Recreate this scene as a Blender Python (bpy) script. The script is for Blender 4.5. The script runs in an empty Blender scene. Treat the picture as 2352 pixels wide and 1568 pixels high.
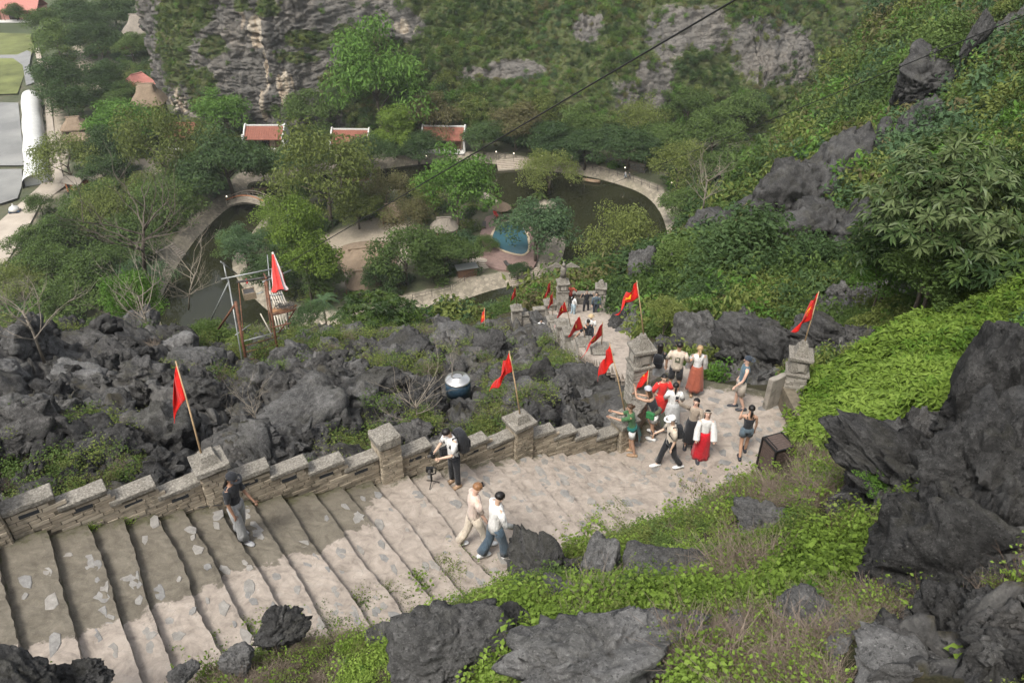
import bpy, bmesh, math, random
import numpy as np
from mathutils import Vector, Matrix
random.seed(7); rng = np.random.default_rng(7)
C = bpy.context.scene.collection
sc = bpy.context.scene
PI = math.pi
# ------------------------------------------------------------------ camera, sky, sun, exposure
H = 75.0                      # height of the viewpoint over the pond
PITCH = math.radians(35.0); F = 1829.0   # focal length in units of a 2352 wide picture
cam_d = bpy.data.cameras.new('camera'); cam = bpy.data.objects.new('camera', cam_d); C.objects.link(cam)
cam_d.sensor_width = 36.0; cam_d.lens = 36.0*F/2352.0; cam_d.clip_start = 0.1; cam_d.clip_end = 5000
cam.location = (0, 0, H); cam.rotation_euler = (PI/2-PITCH, 0, 0)
sc.camera = cam
w = bpy.data.worlds.new('World'); sc.world = w; w.use_nodes = True
nt = w.node_tree; nt.nodes.clear()
SUN_EL, SUN_ROT = math.radians(58), math.radians(215)
sky = nt.nodes.new('ShaderNodeTexSky'); sky.sky_type = 'NISHITA'; sky.sun_disc = False
sky.sun_elevation = SUN_EL; sky.sun_rotation = SUN_ROT; sky.dust_density = 4.0; sky.air_density = 1.0; sky.ozone_density = 1.0
hs = nt.nodes.new('ShaderNodeHueSaturation'); hs.inputs['Saturation'].default_value = 0.36
bg = nt.nodes.new('ShaderNodeBackground'); bg.inputs['Strength'].default_value = 0.13
wo = nt.nodes.new('ShaderNodeOutputWorld')
nt.links.new(sky.outputs[0], hs.inputs['Color']); nt.links.new(hs.outputs[0], bg.inputs['Color']); nt.links.new(bg.outputs[0], wo.inputs['Surface'])
sun_d = bpy.data.lights.new('sun', 'SUN'); sun_d.energy = 1.4; sun_d.angle = math.radians(16); sun_d.color = (1.0, 0.965, 0.90)
sun = bpy.data.objects.new('sun', sun_d); C.objects.link(sun)
_sd = Vector((math.sin(SUN_ROT)*math.cos(SUN_EL), math.cos(SUN_ROT)*math.cos(SUN_EL), math.sin(SUN_EL)))
sun.rotation_euler = _sd.to_track_quat('Z', 'Y').to_euler(); sun.location = (0, 0, 120)
sc.view_settings.view_transform = 'Standard'; sc.view_settings.look = 'None'
sc.view_settings.exposure = 1.1; sc.view_settings.gamma = 1.0; sc.view_settings.use_curve_mapping = False
sc.cycles.max_bounces = 5; sc.cycles.diffuse_bounces = 2; sc.cycles.glossy_bounces = 2; sc.cycles.transmission_bounces = 3
sc.cycles.transparent_max_bounces = 4; sc.cycles.volume_bounces = 0; sc.cycles.use_denoising = True
sc.cycles.caustics_reflective = False; sc.cycles.caustics_refractive = False

# ------------------------------------------------------------------ helpers
CP, SP = math.cos(PITCH), math.sin(PITCH)
def ray(px, py):
    r = (px-1176.0)/F; u = (784.0-py)/F
    return np.array([r, CP+u*SP, -SP+u*CP])
def WZ(px, py, z):            # a seen point at depth z
    return Vector(ray(px, py)*z + np.array([0, 0, H]))
def G(px, py, Z=1.5):         # a seen point on the level Z
    d = ray(px, py); t = (Z-H)/d[2]
    return Vector((d[0]*t, d[1]*t, Z))
def depth(p): return p[1]*CP + (H-p[2])*SP

def _h(ix, iy, iz, s):
    n = (ix.astype(np.int64)*374761393 + iy.astype(np.int64)*668265263 + iz.astype(np.int64)*2147483647 + s*974634777) & 0xffffffff
    n = ((n ^ (n >> 13))*1274126177) & 0xffffffff
    n = ((n ^ (n >> 16))*2246822519) & 0xffffffff
    return ((n ^ (n >> 15)) & 0xffffff)/float(0xffffff)
def vnoise(P, s=0):           # value noise -1..1
    P = np.asarray(P, float); I = np.floor(P).astype(np.int64); f = P-I; f = f*f*f*(f*(f*6-15)+10)
    o = 0
    for a in (0, 1):
        wa = f[:, 0] if a else 1-f[:, 0]
        for b in (0, 1):
            wb = f[:, 1] if b else 1-f[:, 1]
            for c in (0, 1):
                wc = f[:, 2] if c else 1-f[:, 2]
                o = o + wa*wb*wc*_h(I[:, 0]+a, I[:, 1]+b, I[:, 2]+c, s)
    return o*2-1
def fbm(P, octv=4, s=0, lac=2.03, g=0.5):
    o = 0; a = 1.0; t = 0; P = np.asarray(P, float)
    for k in range(octv):
        o = o + a*vnoise(P, s+k*17); t += a; a *= g; P = P*lac+3.7
    return o/t*1.6
def ridged(P, octv=4, s=0, lac=2.1, g=0.55):
    o = 0; a = 1.0; t = 0; P = np.asarray(P, float)
    for k in range(octv):
        o = o + a*(1-np.abs(vnoise(P, s+k*13))*2); t += a; a *= g; P = P*lac+1.9
    return o/t
def worley(P, s=0):           # F1, F2-F1, cell id
    P = np.asarray(P, float); I = np.floor(P).astype(np.int64)
    f1 = np.full(len(P), 9.0); f2 = np.full(len(P), 9.0); cid = np.zeros(len(P))
    for a in (-1, 0, 1):
        for b in (-1, 0, 1):
            for c in (-1, 0, 1):
                J = I+np.array([a, b, c])
                q = np.stack([J[:, 0]+_h(J[:, 0], J[:, 1], J[:, 2], s), J[:, 1]+_h(J[:, 0], J[:, 1], J[:, 2], s+1), J[:, 2]+_h(J[:, 0], J[:, 1], J[:, 2], s+2)], 1)
                d = np.sqrt(((P-q)**2).sum(1)); m = d < f1
                f2 = np.where(m, f1, np.minimum(f2, d)); cid = np.where(m, _h(J[:, 0], J[:, 1], J[:, 2], s+3), cid); f1 = np.where(m, d, f1)
    return f1, f2-f1, cid
def unit(v): return v/np.maximum(np.linalg.norm(v, axis=1, keepdims=True), 1e-9)
def sstep(a, b, x):
    t = np.clip((x-a)/(b-a), 0, 1); return t*t*(3-2*t)
def poly_sd(X, Y, poly):      # signed distance, positive inside
    P = np.array([(p[0], p[1]) for p in poly]); d = np.full(X.shape, 1e9); ins = np.zeros(X.shape, bool)
    n = len(P)
    for i in range(n):
        a = P[i]; b = P[(i+1) % n]; e = b-a; L = (e**2).sum()+1e-12
        t = np.clip(((X-a[0])*e[0]+(Y-a[1])*e[1])/L, 0, 1)
        d = np.minimum(d, (X-a[0]-t*e[0])**2+(Y-a[1]-t*e[1])**2)
        c = ((a[1] > Y) != (b[1] > Y)) & (X < (b[0]-a[0])*(Y-a[1])/(b[1]-a[1]+1e-12)+a[0])
        ins ^= c
    d = np.sqrt(d); return np.where(ins, d, -d)
def line_d(X, Y, pts):
    P = np.array([(p[0], p[1]) for p in pts]); d = np.full(X.shape, 1e9)
    for i in range(len(P)-1):
        a = P[i]; b = P[i+1]; e = b-a; L = (e**2).sum()+1e-12
        t = np.clip(((X-a[0])*e[0]+(Y-a[1])*e[1])/L, 0, 1)
        d = np.minimum(d, (X-a[0]-t*e[0])**2+(Y-a[1]-t*e[1])**2)
    return np.sqrt(d)
def smooth_poly(pts, it=2):
    P = [np.array(p[:2], float) for p in pts]
    for _ in range(it):
        Q = []
        for i in range(len(P)):
            a = P[i]; b = P[(i+1) % len(P)]; Q += [a*.75+b*.25, a*.25+b*.75]
        P = Q
    return P

# ---- mesh output
def mesh_np(name, V, Fc, mat=None, smooth=False, attrs=None, uv=None):
    """V (n,3), Fc (m,k) int array or list of lists"""
    me = bpy.data.meshes.new(name); V = np.asarray(V, np.float32)
    me.vertices.add(len(V)); me.vertices.foreach_set('co', V.ravel())
    if isinstance(Fc, np.ndarray):
        k = Fc.shape[1]; me.loops.add(Fc.size); me.loops.foreach_set('vertex_index', Fc.astype(np.int32).ravel())
        me.polygons.add(len(Fc)); me.polygons.foreach_set('loop_start', np.arange(0, Fc.size, k, dtype=np.int32))
        try: me.polygons.foreach_set('loop_total', np.full(len(Fc), k, np.int32))
        except Exception: pass
    else:
        tot = [len(f) for f in Fc]; fl = [i for f in Fc for i in f]
        me.loops.add(len(fl)); me.loops.foreach_set('vertex_index', fl)
        me.polygons.add(len(Fc)); st = np.concatenate([[0], np.cumsum(tot)[:-1]]) if tot else []
        me.polygons.foreach_set('loop_start', np.array(st, np.int32))
        try: me.polygons.foreach_set('loop_total', np.array(tot, np.int32))
        except Exception: pass
    if attrs:
        for an, av in attrs.items():
            at = me.attributes.new(an, 'FLOAT', 'POINT'); at.data.foreach_set('value', np.asarray(av, np.float32))
    me.update(calc_edges=True)
    if len(Fc): me.polygons.foreach_set('use_smooth', np.full(len(me.polygons), bool(smooth)))
    if mat: me.materials.append(mat)
    me.validate()
    return me
def link(name, me, parent=None, loc=None, rot=None, scl=None):
    o = bpy.data.objects.new(name, me); C.objects.link(o)
    if parent: o.parent = parent
    if loc is not None: o.location = loc
    if rot is not None: o.rotation_euler = rot
    if scl is not None: o.scale = scl if hasattr(scl, '__len__') else (scl,)*3
    return o
def tag(o, label=None, cat=None, group=None, kind=None):
    if label: o['label'] = label
    if cat: o['category'] = cat
    if group: o['group'] = group
    if kind: o['kind'] = kind
    return o
def empty(name, loc=(0, 0, 0), rz=0.0, label=None, cat=None, group=None):
    o = bpy.data.objects.new(name, None); C.objects.link(o); o.location = loc; o.rotation_euler = (0, 0, rz)
    o.empty_display_size = 0.2
    return tag(o, label, cat, group)
class MB:                     # collects shapes, builds ONE mesh object
    def __init__(s): s.v = []; s.f = []
    def add(s, V, Fs):
        n = len(s.v); s.v += [tuple(map(float, p)) for p in V]; s.f += [[i+n for i in f] for f in Fs]; return s
    def box(s, c, size, rz=0.0, M=None, taper=1.0):
        hx, hy, hz = size[0]/2, size[1]/2, size[2]/2; cs, sn = math.cos(rz), math.sin(rz)
        V = []
        for z in (-hz, hz):
            k = taper if z > 0 else 1.0
            for x, y in ((-hx, -hy), (hx, -hy), (hx, hy), (-hx, hy)):
                p = Vector((x*k*cs-y*k*sn, x*k*sn+y*k*cs, z))
                if M is not None: p = M @ p
                V.append((p[0]+c[0], p[1]+c[1], p[2]+c[2]))
        return s.add(V, [[3, 2, 1, 0], [4, 5, 6, 7], [0, 1, 5, 4], [1, 2, 6, 5], [2, 3, 7, 6], [3, 0, 4, 7]])
    def tube(s, pts, r, n=8, cap=True):
        pts = [Vector(p) for p in pts]
        rs = r if hasattr(r, '__len__') else [r]*len(pts)
        V = []; Fs = []; up = None
        for i, p in enumerate(pts):
            t = (pts[min(i+1, len(pts)-1)]-pts[max(i-1, 0)]).normalized()
            if up is None: up = t.orthogonal().normalized()
            up = (up-t*up.dot(t)); up = up.normalized() if up.length > 1e-6 else t.orthogonal().normalized()
            b = t.cross(up)
            for k in range(n):
                a = 2*PI*k/n; V.append(p+(up*math.cos(a)+b*math.sin(a))*rs[i])
        for i in range(len(pts)-1):
            for k in range(n):
                Fs.append([i*n+k, i*n+(k+1) % n, (i+1)*n+(k+1) % n, (i+1)*n+k])
        if cap: Fs.append(list(range(n))[::-1]); Fs.append([(len(pts)-1)*n+k for k in range(n)])
        return s.add(V, Fs)
    def loft(s, rings, cap=True):   # rings: lists of points of equal count
        n = len(rings[0]); V = [p for r in rings for p in r]; Fs = []
        for i in range(len(rings)-1):
            for k in range(n): Fs.append([i*n+k, i*n+(k+1) % n, (i+1)*n+(k+1) % n, (i+1)*n+k])
        if cap: Fs.append(list(range(n))[::-1]); Fs.append([(len(rings)-1)*n+k for k in range(n)])
        return s.add(V, Fs)
    def lathe(s, c, prof, n=20, cap=True):
        return s.loft([[(c[0]+r*math.cos(2*PI*k/n), c[1]+r*math.sin(2*PI*k/n), c[2]+z) for k in range(n)] for r, z in prof], cap)
    def build(s, name, mat, parent=None, smooth=False, **kw):
        return link(name, mesh_np(name, s.v, s.f, mat, smooth), parent, **kw)
def copy_tree(o, parent=None):
    c = o.copy(); C.objects.link(c)
    if parent: c.parent = parent
    for ch in list(o.children): copy_tree(ch, c)
    return c

# ------------------------------------------------------------------ materials
def N(nt, t, **kw):
    n = nt.nodes.new(t)
    for k, v in kw.items():
        if k.startswith('i_'):
            n.inputs[int(k[2:])].default_value = v
        else: setattr(n, k, v)
    return n
def newmat(name):
    m = bpy.data.materials.new(name); m.use_nodes = True; nt = m.node_tree
    return m, nt, nt.nodes['Principled BSDF']
def ramp(nt, fac, stops, interp='LINEAR'):
    r = nt.nodes.new('ShaderNodeValToRGB'); r.color_ramp.interpolation = interp
    el = r.color_ramp.elements
    while len(el) > 1: el.remove(el[-1])
    el[0].position = stops[0][0]; el[0].color = (*stops[0][1], 1)
    for p, c in stops[1:]:
        e = el.new(p); e.color = (*c, 1)
    nt.links.new(fac, r.inputs[0]); return r.outputs[0]
def coords(nt, scale=(1, 1, 1), space='Object', rot=(0, 0, 0)):
    if space == 'World':
        g = nt.nodes.new('ShaderNodeNewGeometry'); src = g.outputs['Position']
    else:
        g = nt.nodes.new('ShaderNodeTexCoord'); src = g.outputs[space]
    m = nt.nodes.new('ShaderNodeMapping'); m.inputs['Scale'].default_value = scale; m.inputs['Rotation'].default_value = rot
    nt.links.new(src, m.inputs[0]); return m.outputs[0]
def noise(nt, vec, sc_, det=6, rough=0.6, dist=0.0):
    n = nt.nodes.new('ShaderNodeTexNoise'); n.inputs['Scale'].default_value = sc_; n.inputs['Detail'].default_value = det
    n.inputs['Roughness'].default_value = rough; n.inputs['Distortion'].default_value = dist
    nt.links.new(vec, n.inputs['Vector']); return n.outputs['Fac']
def mix(nt, fac, a, b, mode='MIX'):
    m = nt.nodes.new('ShaderNodeMix'); m.data_type = 'RGBA'; m.blend_type = mode
    for sock, v in ((m.inputs[0], fac), (m.inputs[6], a), (m.inputs[7], b)):
        if isinstance(v, (int, float)): sock.default_value = v
        elif isinstance(v, tuple): sock.default_value = (*v, 1) if len(v) == 3 else v
        else: nt.links.new(v, sock)
    return m.outputs[2]
def mth(nt, op, a, b=None, clamp=False):
    m = nt.nodes.new('ShaderNodeMath'); m.operation = op; m.use_clamp = clamp
    for i, v in enumerate((a, b)):
        if v is None: continue
        if isinstance(v, (int, float)): m.inputs[i].default_value = v
        else: nt.links.new(v, m.inputs[i])
    return m.outputs[0]
def mrange(nt, v, a, b, c=0.0, d=1.0):
    m = nt.nodes.new('ShaderNodeMapRange'); m.interpolation_type = 'SMOOTHSTEP'
    nt.links.new(v, m.inputs[0]); m.inputs[1].default_value = a; m.inputs[2].default_value = b; m.inputs[3].default_value = c; m.inputs[4].default_value = d
    return m.outputs[0]
def bump(nt, b, h, strength=0.5, dist=0.05, prev=None):
    n = nt.nodes.new('ShaderNodeBump'); n.inputs['Strength'].default_value = strength; n.inputs['Distance'].default_value = dist
    nt.links.new(h, n.inputs['Height'])
    if prev is not None: nt.links.new(prev, n.inputs['Normal'])
    if b is not None: nt.links.new(n.outputs[0], b.inputs['Normal'])
    return n.outputs[0]
def attr(nt, name, typ='GEOMETRY'):
    a = nt.nodes.new('ShaderNodeAttribute'); a.attribute_name = name; a.attribute_type = typ; return a
def slope_z(nt):              # the z part of the surface normal
    g = nt.nodes.new('ShaderNodeNewGeometry'); s = nt.nodes.new('ShaderNodeSeparateXYZ'); nt.links.new(g.outputs['Normal'], s.inputs[0]); return s.outputs[2]

def plain(name, col, rough=0.7, var=0.12, scale=8.0, bumpd=0.0, metal=0.0, spec=0.3):
    m, nt, b = newmat(name)
    v = coords(nt); f = noise(nt, v, scale, 5)
    c = ramp(nt, f, [(0.3, tuple(x*(1-var) for x in col)), (0.7, tuple(min(1, x*(1+var)) for x in col))])
    nt.links.new(c, b.inputs['Base Color']); b.inputs['Roughness'].default_value = rough; b.inputs['Metallic'].default_value = metal
    b.inputs['Specular IOR Level'].default_value = spec
    if bumpd: bump(nt, b, f, 0.6, bumpd)
    return m
def rock_mat(name, dark, lite, scale=1.0, moss_shade=0.0, strata=False, space='World'):
    m, nt, b = newmat(name)
    v = coords(nt, (1, 1, 1), space)
    n1 = noise(nt, v, 0.9*scale, 8, 0.65, 0.6); n2 = noise(nt, v, 9*scale, 8, 0.75); n3 = noise(nt, v, 45*scale, 4, 0.7)
    mid = tuple((a+c)/2 for a, c in zip(dark, lite))
    c1 = ramp(nt, n1, [(0.36, dark), (0.5, mid), (0.62, tuple(x*1.15 for x in lite))])
    c2 = ramp(nt, n2, [(0.35, tuple(x*0.55 for x in mid)), (0.5, mid), (0.68, tuple(min(1, x*1.55) for x in lite))])
    c = mix(nt, 0.5, c1, c2)
    pit = mrange(nt, noise(nt, v, 22*scale, 5, 0.8), 0.36, 0.46, 0.75, 0); c = mix(nt, pit, c, tuple(x*0.35 for x in dark))
    sp = mrange(nt, n3, 0.55, 0.68); c = mix(nt, mth(nt, 'MULTIPLY', sp, 0.4), c, tuple(min(1, x*1.9+0.03) for x in lite))
    if moss_shade:
        nz = slope_z(nt); mm = mth(nt, 'MULTIPLY', mrange(nt, nz, 0.55, 0.9), mrange(nt, noise(nt, v, 0.8*scale, 6), 0.5, 0.62))
        c = mix(nt, mth(nt, 'MULTIPLY', mm, moss_shade), c, (0.075, 0.07, 0.035))
    nt.links.new(c, b.inputs['Base Color']); b.inputs['Roughness'].default_value = 0.92; b.inputs['Specular IOR Level'].default_value = 0.15
    vs = coords(nt, (1, 1, 0.35) if not strata else (0.4, 0.4, 2.4), space)
    nr = nt.nodes.new('ShaderNodeTexNoise'); nr.noise_type = 'RIDGED_MULTIFRACTAL'; nr.inputs['Scale'].default_value = 2.2*scale; nr.inputs['Detail'].default_value = 7
    nt.links.new(vs, nr.inputs['Vector'])
    vo = nt.nodes.new('ShaderNodeTexVoronoi'); vo.inputs['Scale'].default_value = 14*scale; nt.links.new(v, vo.inputs['Vector'])
    wv = nt.nodes.new('ShaderNodeTexNoise'); wv.inputs['Scale'].default_value = 3.0*scale; wv.inputs['Detail'].default_value = 9; wv.inputs['Roughness'].default_value = 0.8; nt.links.new(coords(nt, (0.5, 0.5, 3.0), space, (0.35, 0.2, 0)), wv.inputs['Vector'])
    p = bump(nt, None, nr.outputs['Fac'], 0.9, 0.16/scale)
    p = bump(nt, None, wv.outputs['Fac'], 0.9, 0.10/scale, p)
    p = bump(nt, None, n2, 1.0, 0.07/scale, p)
    p = bump(nt, None, vo.outputs[0], 0.5, 0.02/scale, p)
    p = bump(nt, None, n3, 0.8, 0.02/scale, p)
    bump(nt, b, noise(nt, v, 130*scale, 3, 0.7), 0.7, 0.007/scale, p)
    return m
def leaf_mat(name, cols, trans=0.34, rough=0.6, tintspan=0.35, space='World', patch=0.35):
    """cols: dark, mid, light leaf colours; varies per leaf, per clump and in patches"""
    cols = [(c[0]*1.14, c[1]*1.27, c[2]*1.12) for c in cols]
    m, nt, b = newmat(name)
    g = nt.nodes.new('ShaderNodeNewGeometry'); oi = nt.nodes.new('ShaderNodeObjectInfo')
    v = coords(nt, (1, 1, 1), space); pn = noise(nt, v, patch, 3, 0.6)
    f = mth(nt, 'ADD', mth(nt, 'MULTIPLY', g.outputs['Random Per Island'], 0.45), mth(nt, 'MULTIPLY', oi.outputs['Random'], tintspan))
    f = mth(nt, 'ADD', f, mth(nt, 'MULTIPLY', mth(nt, 'SUBTRACT', pn, 0.5), 1.5)); f = mth(nt, 'ADD', f, 0.08, True)
    c = ramp(nt, f, [(0.0, cols[0]), (0.5, cols[1]), (1.0, cols[2])])
    nt.links.new(c, b.inputs['Base Color']); b.inputs['Roughness'].default_value = rough; b.inputs['Specular IOR Level'].default_value = 0.15
    tr = nt.nodes.new('ShaderNodeBsdfTranslucent'); nt.links.new(mix(nt, 0.5, c, (0.12, 0.16, 0.03)), tr.inputs['Color'])
    ms = nt.nodes.new('ShaderNodeMixShader'); ms.inputs[0].default_value = trans
    nt.links.new(b.outputs[0], ms.inputs[1]); nt.links.new(tr.outputs[0], ms.inputs[2])
    nt.links.new(ms.outputs[0], nt.nodes['Material Output'].inputs['Surface'])
    return m
# ------------------------------------------------------------------ the stairs: edges as traced, wall end -> near end
PLZ = 60.5; RIS = 0.205
EDGES = [  # from the lowest (next to the landing) up
 [(1384,1032),(1480,1090),(1560,1140)], [(1342,1033),(1389,1069),(1500,1155)], [(1298,1042),(1340,1078),(1440,1165)], [(1262,1048),(1310,1092),(1400,1180)],
 [(1227,1054),(1281,1098),(1370,1200)], [(1190,1062),(1258,1124),(1340,1225)], [(1140,1069),(1215,1140),(1300,1240)], [(1083,1078),(1150,1150),(1250,1265)],
 [(1013,1088),(1090,1175),(1190,1290)], [(949,1105),(999,1162),(1056,1246),(1125,1320)], [(868,1118),(925,1186),(990,1270),(1070,1375)],
 [(800,1132),(882,1236),(932,1293),(983,1367),(1010,1400)], [(732,1146),(781,1213),(828,1280),(898,1367),(935,1430)], [(658,1155),(702,1222),(756,1297),(812,1378),(860,1450)],
 [(584,1166),(631,1235),(668,1297),(709,1370),(752,1440)], [(508,1176),(553,1243),(591,1308),(645,1397),(680,1460)],
 [(433,1186),(470,1249),(500,1313),(524,1360),(570,1440),(590,1480)], [(370,1198),(420,1300),(450,1387),(494,1475),(515,1530)],
 [(289,1210),(329,1347),(356,1424),(373,1478),(400,1560)], [(208,1224),(255,1340),(282,1444),(316,1545),(335,1600)],
 [(111,1238),(116,1250),(148,1364),(188,1542),(205,1620)], [(-12,1262),(8,1340),(37,1478),(62,1610)], [(-140,1290),(-120,1390),(-95,1560),(-80,1680)], [(-280,1320),(-262,1450),(-240,1620),(-230,1700)]]
def resample(P, n):
    P = [Vector(p) for p in P]; L = [0]
    for a, b in zip(P, P[1:]): L.append(L[-1]+(b-a).length)
    out = []
    for k in range(n):
        t = L[-1]*k/(n-1); i = 0
        while i < len(L)-2 and L[i+1] < t: i += 1
        out.append(P[i].lerp(P[i+1], (t-L[i])/max(1e-9, L[i+1]-L[i])))
    return out
EW = []
for i, e in enumerate(EDGES):
    z = PLZ+RIS*(i+1); P = [G(x, y, z) for x, y in e]
    d = (P[-1]-P[-2]).normalized(); P.append(P[-1]+d*0.5)
    d0 = (P[0]-P[1]).normalized(); P.insert(0, P[0]+d0*0.3)
    EW.append(resample(P, 26))
# landing outline
PLAZA_PX = [(1384,1028),(1440,1010),(1478,985),(1480,930),(1500,890),(1540,868),(1600,880),(1660,892),(1725,903),(1780,915),(1815,950),(1830,1000),(1800,1060),(1740,1085),(1680,1120),(1600,1165),(1540,1200),(1460,1190),(1330,1060)]
PLAZA = [G(x, y, PLZ) for x, y in PLAZA_PX]
# path going down behind the left gate pillar to the lower terrace: (px, py, level, half width)
PATH = [(1530,885,60.5,1.0), (1490,858,59.6,1.1), (1455,842,58.2,1.3), (1425,828,56.3,1.4), (1400,806,54.3,1.5), (1383,782,52.4,1.5), (1365,757,50.6,1.5), (1348,735,49.0,1.7), (1338,716,48.3,2.3), (1340,700,48.3,2.4)]
PATHW = [G(x, y, z) for x, y, z, h in PATH]
STAIR_POLY = [EW[0][0]] + [e[0] for e in EW[1:]] + [EW[-1][-1]] + [e[-1] for e in EW[::-1]]

# ------------------------------------------------------------------ hill terrain from seen points (px, py, depth)
CTRL = [(-300,1500,10),(-200,1300,12.5),(-200,1150,14.5),(0,1568,10.3),(0,1150,14.2),(250,1090,14.8),(100,1000,17.5),(100,900,21),(60,800,25),(20,760,27),(-250,950,18),(-300,780,26),
 (250,1000,17.2),(300,900,21.5),(300,800,27),(300,755,30),(450,1000,17.6),(450,880,23),(450,780,29.5),(600,1020,17.4),(600,930,21),(600,850,29),(580,790,32),(740,1000,18.5),(740,900,23),(740,800,31),(720,760,37),
 (900,940,21.5),(900,850,27.5),(900,780,36),(1040,970,20.5),(1040,900,26),(1040,800,35),(1040,752,42),(1150,900,25),(1180,800,36),(1190,765,43),(1300,960,22),(1300,880,28),(1280,830,34),(1230,790,40),
 (1400,880,28.5),(1440,900,27),(1150,735,46),(1250,745,48),
 (1240,715,50),(1380,715,51),(1400,740,46),(1440,790,39),(1480,830,33),(1420,700,50),(1500,750,42),(1560,840,30),(1600,850,28),
 (1700,870,26.5),(1640,800,30),(1590,740,36),(1700,750,34),(1750,830,28),(1800,850,26),(1870,900,23),(1870,820,25.5),
 (1600,640,47),(1550,600,51),(1700,650,44),(1650,560,58),(1800,650,40),(1700,530,60),(1800,560,52),(1640,470,80),(1720,450,90),(1750,400,110),(1850,450,70),(1800,350,100),(1900,300,96),(1900,250,110),(2000,180,108),(2050,0,116),(2000,450,52),(1950,550,46),
 (2100,600,37),(2100,450,46),(2250,300,52),(2150,180,74),(2300,50,68),(2352,0,70),(2250,480,33),(2300,600,28),(2352,500,29),(2000,700,31),
 (2352,700,22),(2300,720,23),(2150,720,25.5),(2000,770,25),(1950,850,23),(2000,850,21.5),(2000,1000,17.5),(2150,900,18.5),(1880,1010,19),(2200,800,20.5),(1900,1080,16.3),(2100,1000,15.5),
 (1850,1090,16.0),(1780,1130,15.5),(1700,1160,15.5),(1600,1200,15.6),(1500,1240,15.6),(1400,1270,15.0),(1300,1300,14.2),(1200,1330,13.4),(1100,1370,12.6),(1000,1420,11.9),(900,1460,11.3),(700,1480,11.1),(500,1510,10.8),(350,1590,10.2),
 (1250,1250,15.0),(1700,1250,13.2),(1700,1400,10),(1900,1200,12.3),(2000,1300,9.6),(2000,1120,13.2),(1500,1350,11.2),(1500,1500,7.9),(1300,1420,10.2),(1300,1540,7.8),(1100,1450,10.6),(1100,1550,8.6),(900,1550,9.4),(700,1560,9.8),
 (1800,1500,7.4),(2100,1560,6.0),(2100,1400,7.8),(2300,1400,6.8),(2300,1560,5.2),(2200,1200,8.8),(2300,1050,9.2),(2200,1010,10.8),(2320,860,10.8),(2230,900,12),(2500,1000,7.5),(2500,1300,5.5),(2500,800,11)]
CTRL = [(a, b+(24 if (a < 1250 and 735 <= b <= 832 and z >= 24) else 0), z) for a, b, z in CTRL]
CX = [tuple(WZ(*c)) for c in CTRL]
for e in EW[::3]:
    for k in (1, 8, 16, 24): CX.append((e[k].x, e[k].y, e[k].z-0.1))
CX += [(p.x, p.y, p.z-0.05) for p in PLAZA[::2]] + [tuple(p) for p in PATHW]
CX += [(0,1,66.5),(-6,1,65.5),(6,1,68.5),(-14,3,65),(14,4,73),(-2,-4,67),(8,-6,71),(-12,-6,67),(-25,5,62),(25,10,80),(40,30,76),(50,60,70),(60,90,60),(70,120,45),(-25,20,59),(-40,20,57),(-30,33,52),(-60,30,45),(-45,45,35),
       (-30,50,38),(-15,50,38),(-2,56,38),(5,60,36),(12,66,35),(-70,60,20),(-45,70,18),(-20,75,18),(0,78,18),(12,84,17),(22,98,18),(30,112,16)]
CX += [(-80,96,-3),(-50,98,-4),(-25,100,-4),(0,102,-4),(18,112,-4),(30,130,-4),(42,142,-4),(55,165,-3),(66,185,-3),(80,215,0),(95,190,20),(90,160,30),(100,130,45),(110,230,0),(-120,90,-4),(-120,40,20),(-70,120,-6),(0,120,-7),(-30,140,-8),(20,140,-8)]
CX = np.array(CX)
def rbf_fit(P):
    n = len(P); D = np.sqrt(((P[:, None, :2]-P[None, :, :2])**2).sum(2)+0.3)
    A = np.zeros((n+3, n+3)); A[:n, :n] = D - 0.02*np.eye(n)*D.mean()*0; A[:n, n] = 1; A[:n, n+1:n+3] = P[:, :2]; A[n, :n] = 1; A[n+1:n+3, :n] = P[:, :2].T
    A[:n, :n] += np.eye(n)*(-0.35)
    return np.linalg.solve(A, np.concatenate([P[:, 2], [0, 0, 0]]))
RW = rbf_fit(CX)
def base_h(X, Y):
    o = np.zeros(X.shape); n = len(CX)
    for i in range(n): o += RW[i]*np.sqrt((X-CX[i, 0])**2+(Y-CX[i, 1])**2+0.3)
    return o+RW[n]+RW[n+1]*X+RW[n+2]*Y
def ibez(p): return np.array(p)
def inv_px(X, Y, Z):          # seen position of points (used only to find which zone a spot belongs to)
    z = Y*CP+(H-Z)*SP; u = (Y*SP-(H-Z)*CP)/z
    return 1176+F*X/z, 784-F*u, z
_sp = np.array([(p[0], p[1]) for p in STAIR_POLY]); PZ = [(p[0], p[1]) for p in PLAZA]
EWa = np.array([[tuple(p) for p in e] for e in EW])
def stair_level(X, Y):        # level of the stair surface near x,y (sloping plane through the step edges)
    A = EWa.reshape(-1, 3); M = np.c_[A[:, :2], np.ones(len(A))]; k, *_ = np.linalg.lstsq(M, A[:, 2], rcond=None)
    return k[0]*X+k[1]*Y+k[2]
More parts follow.
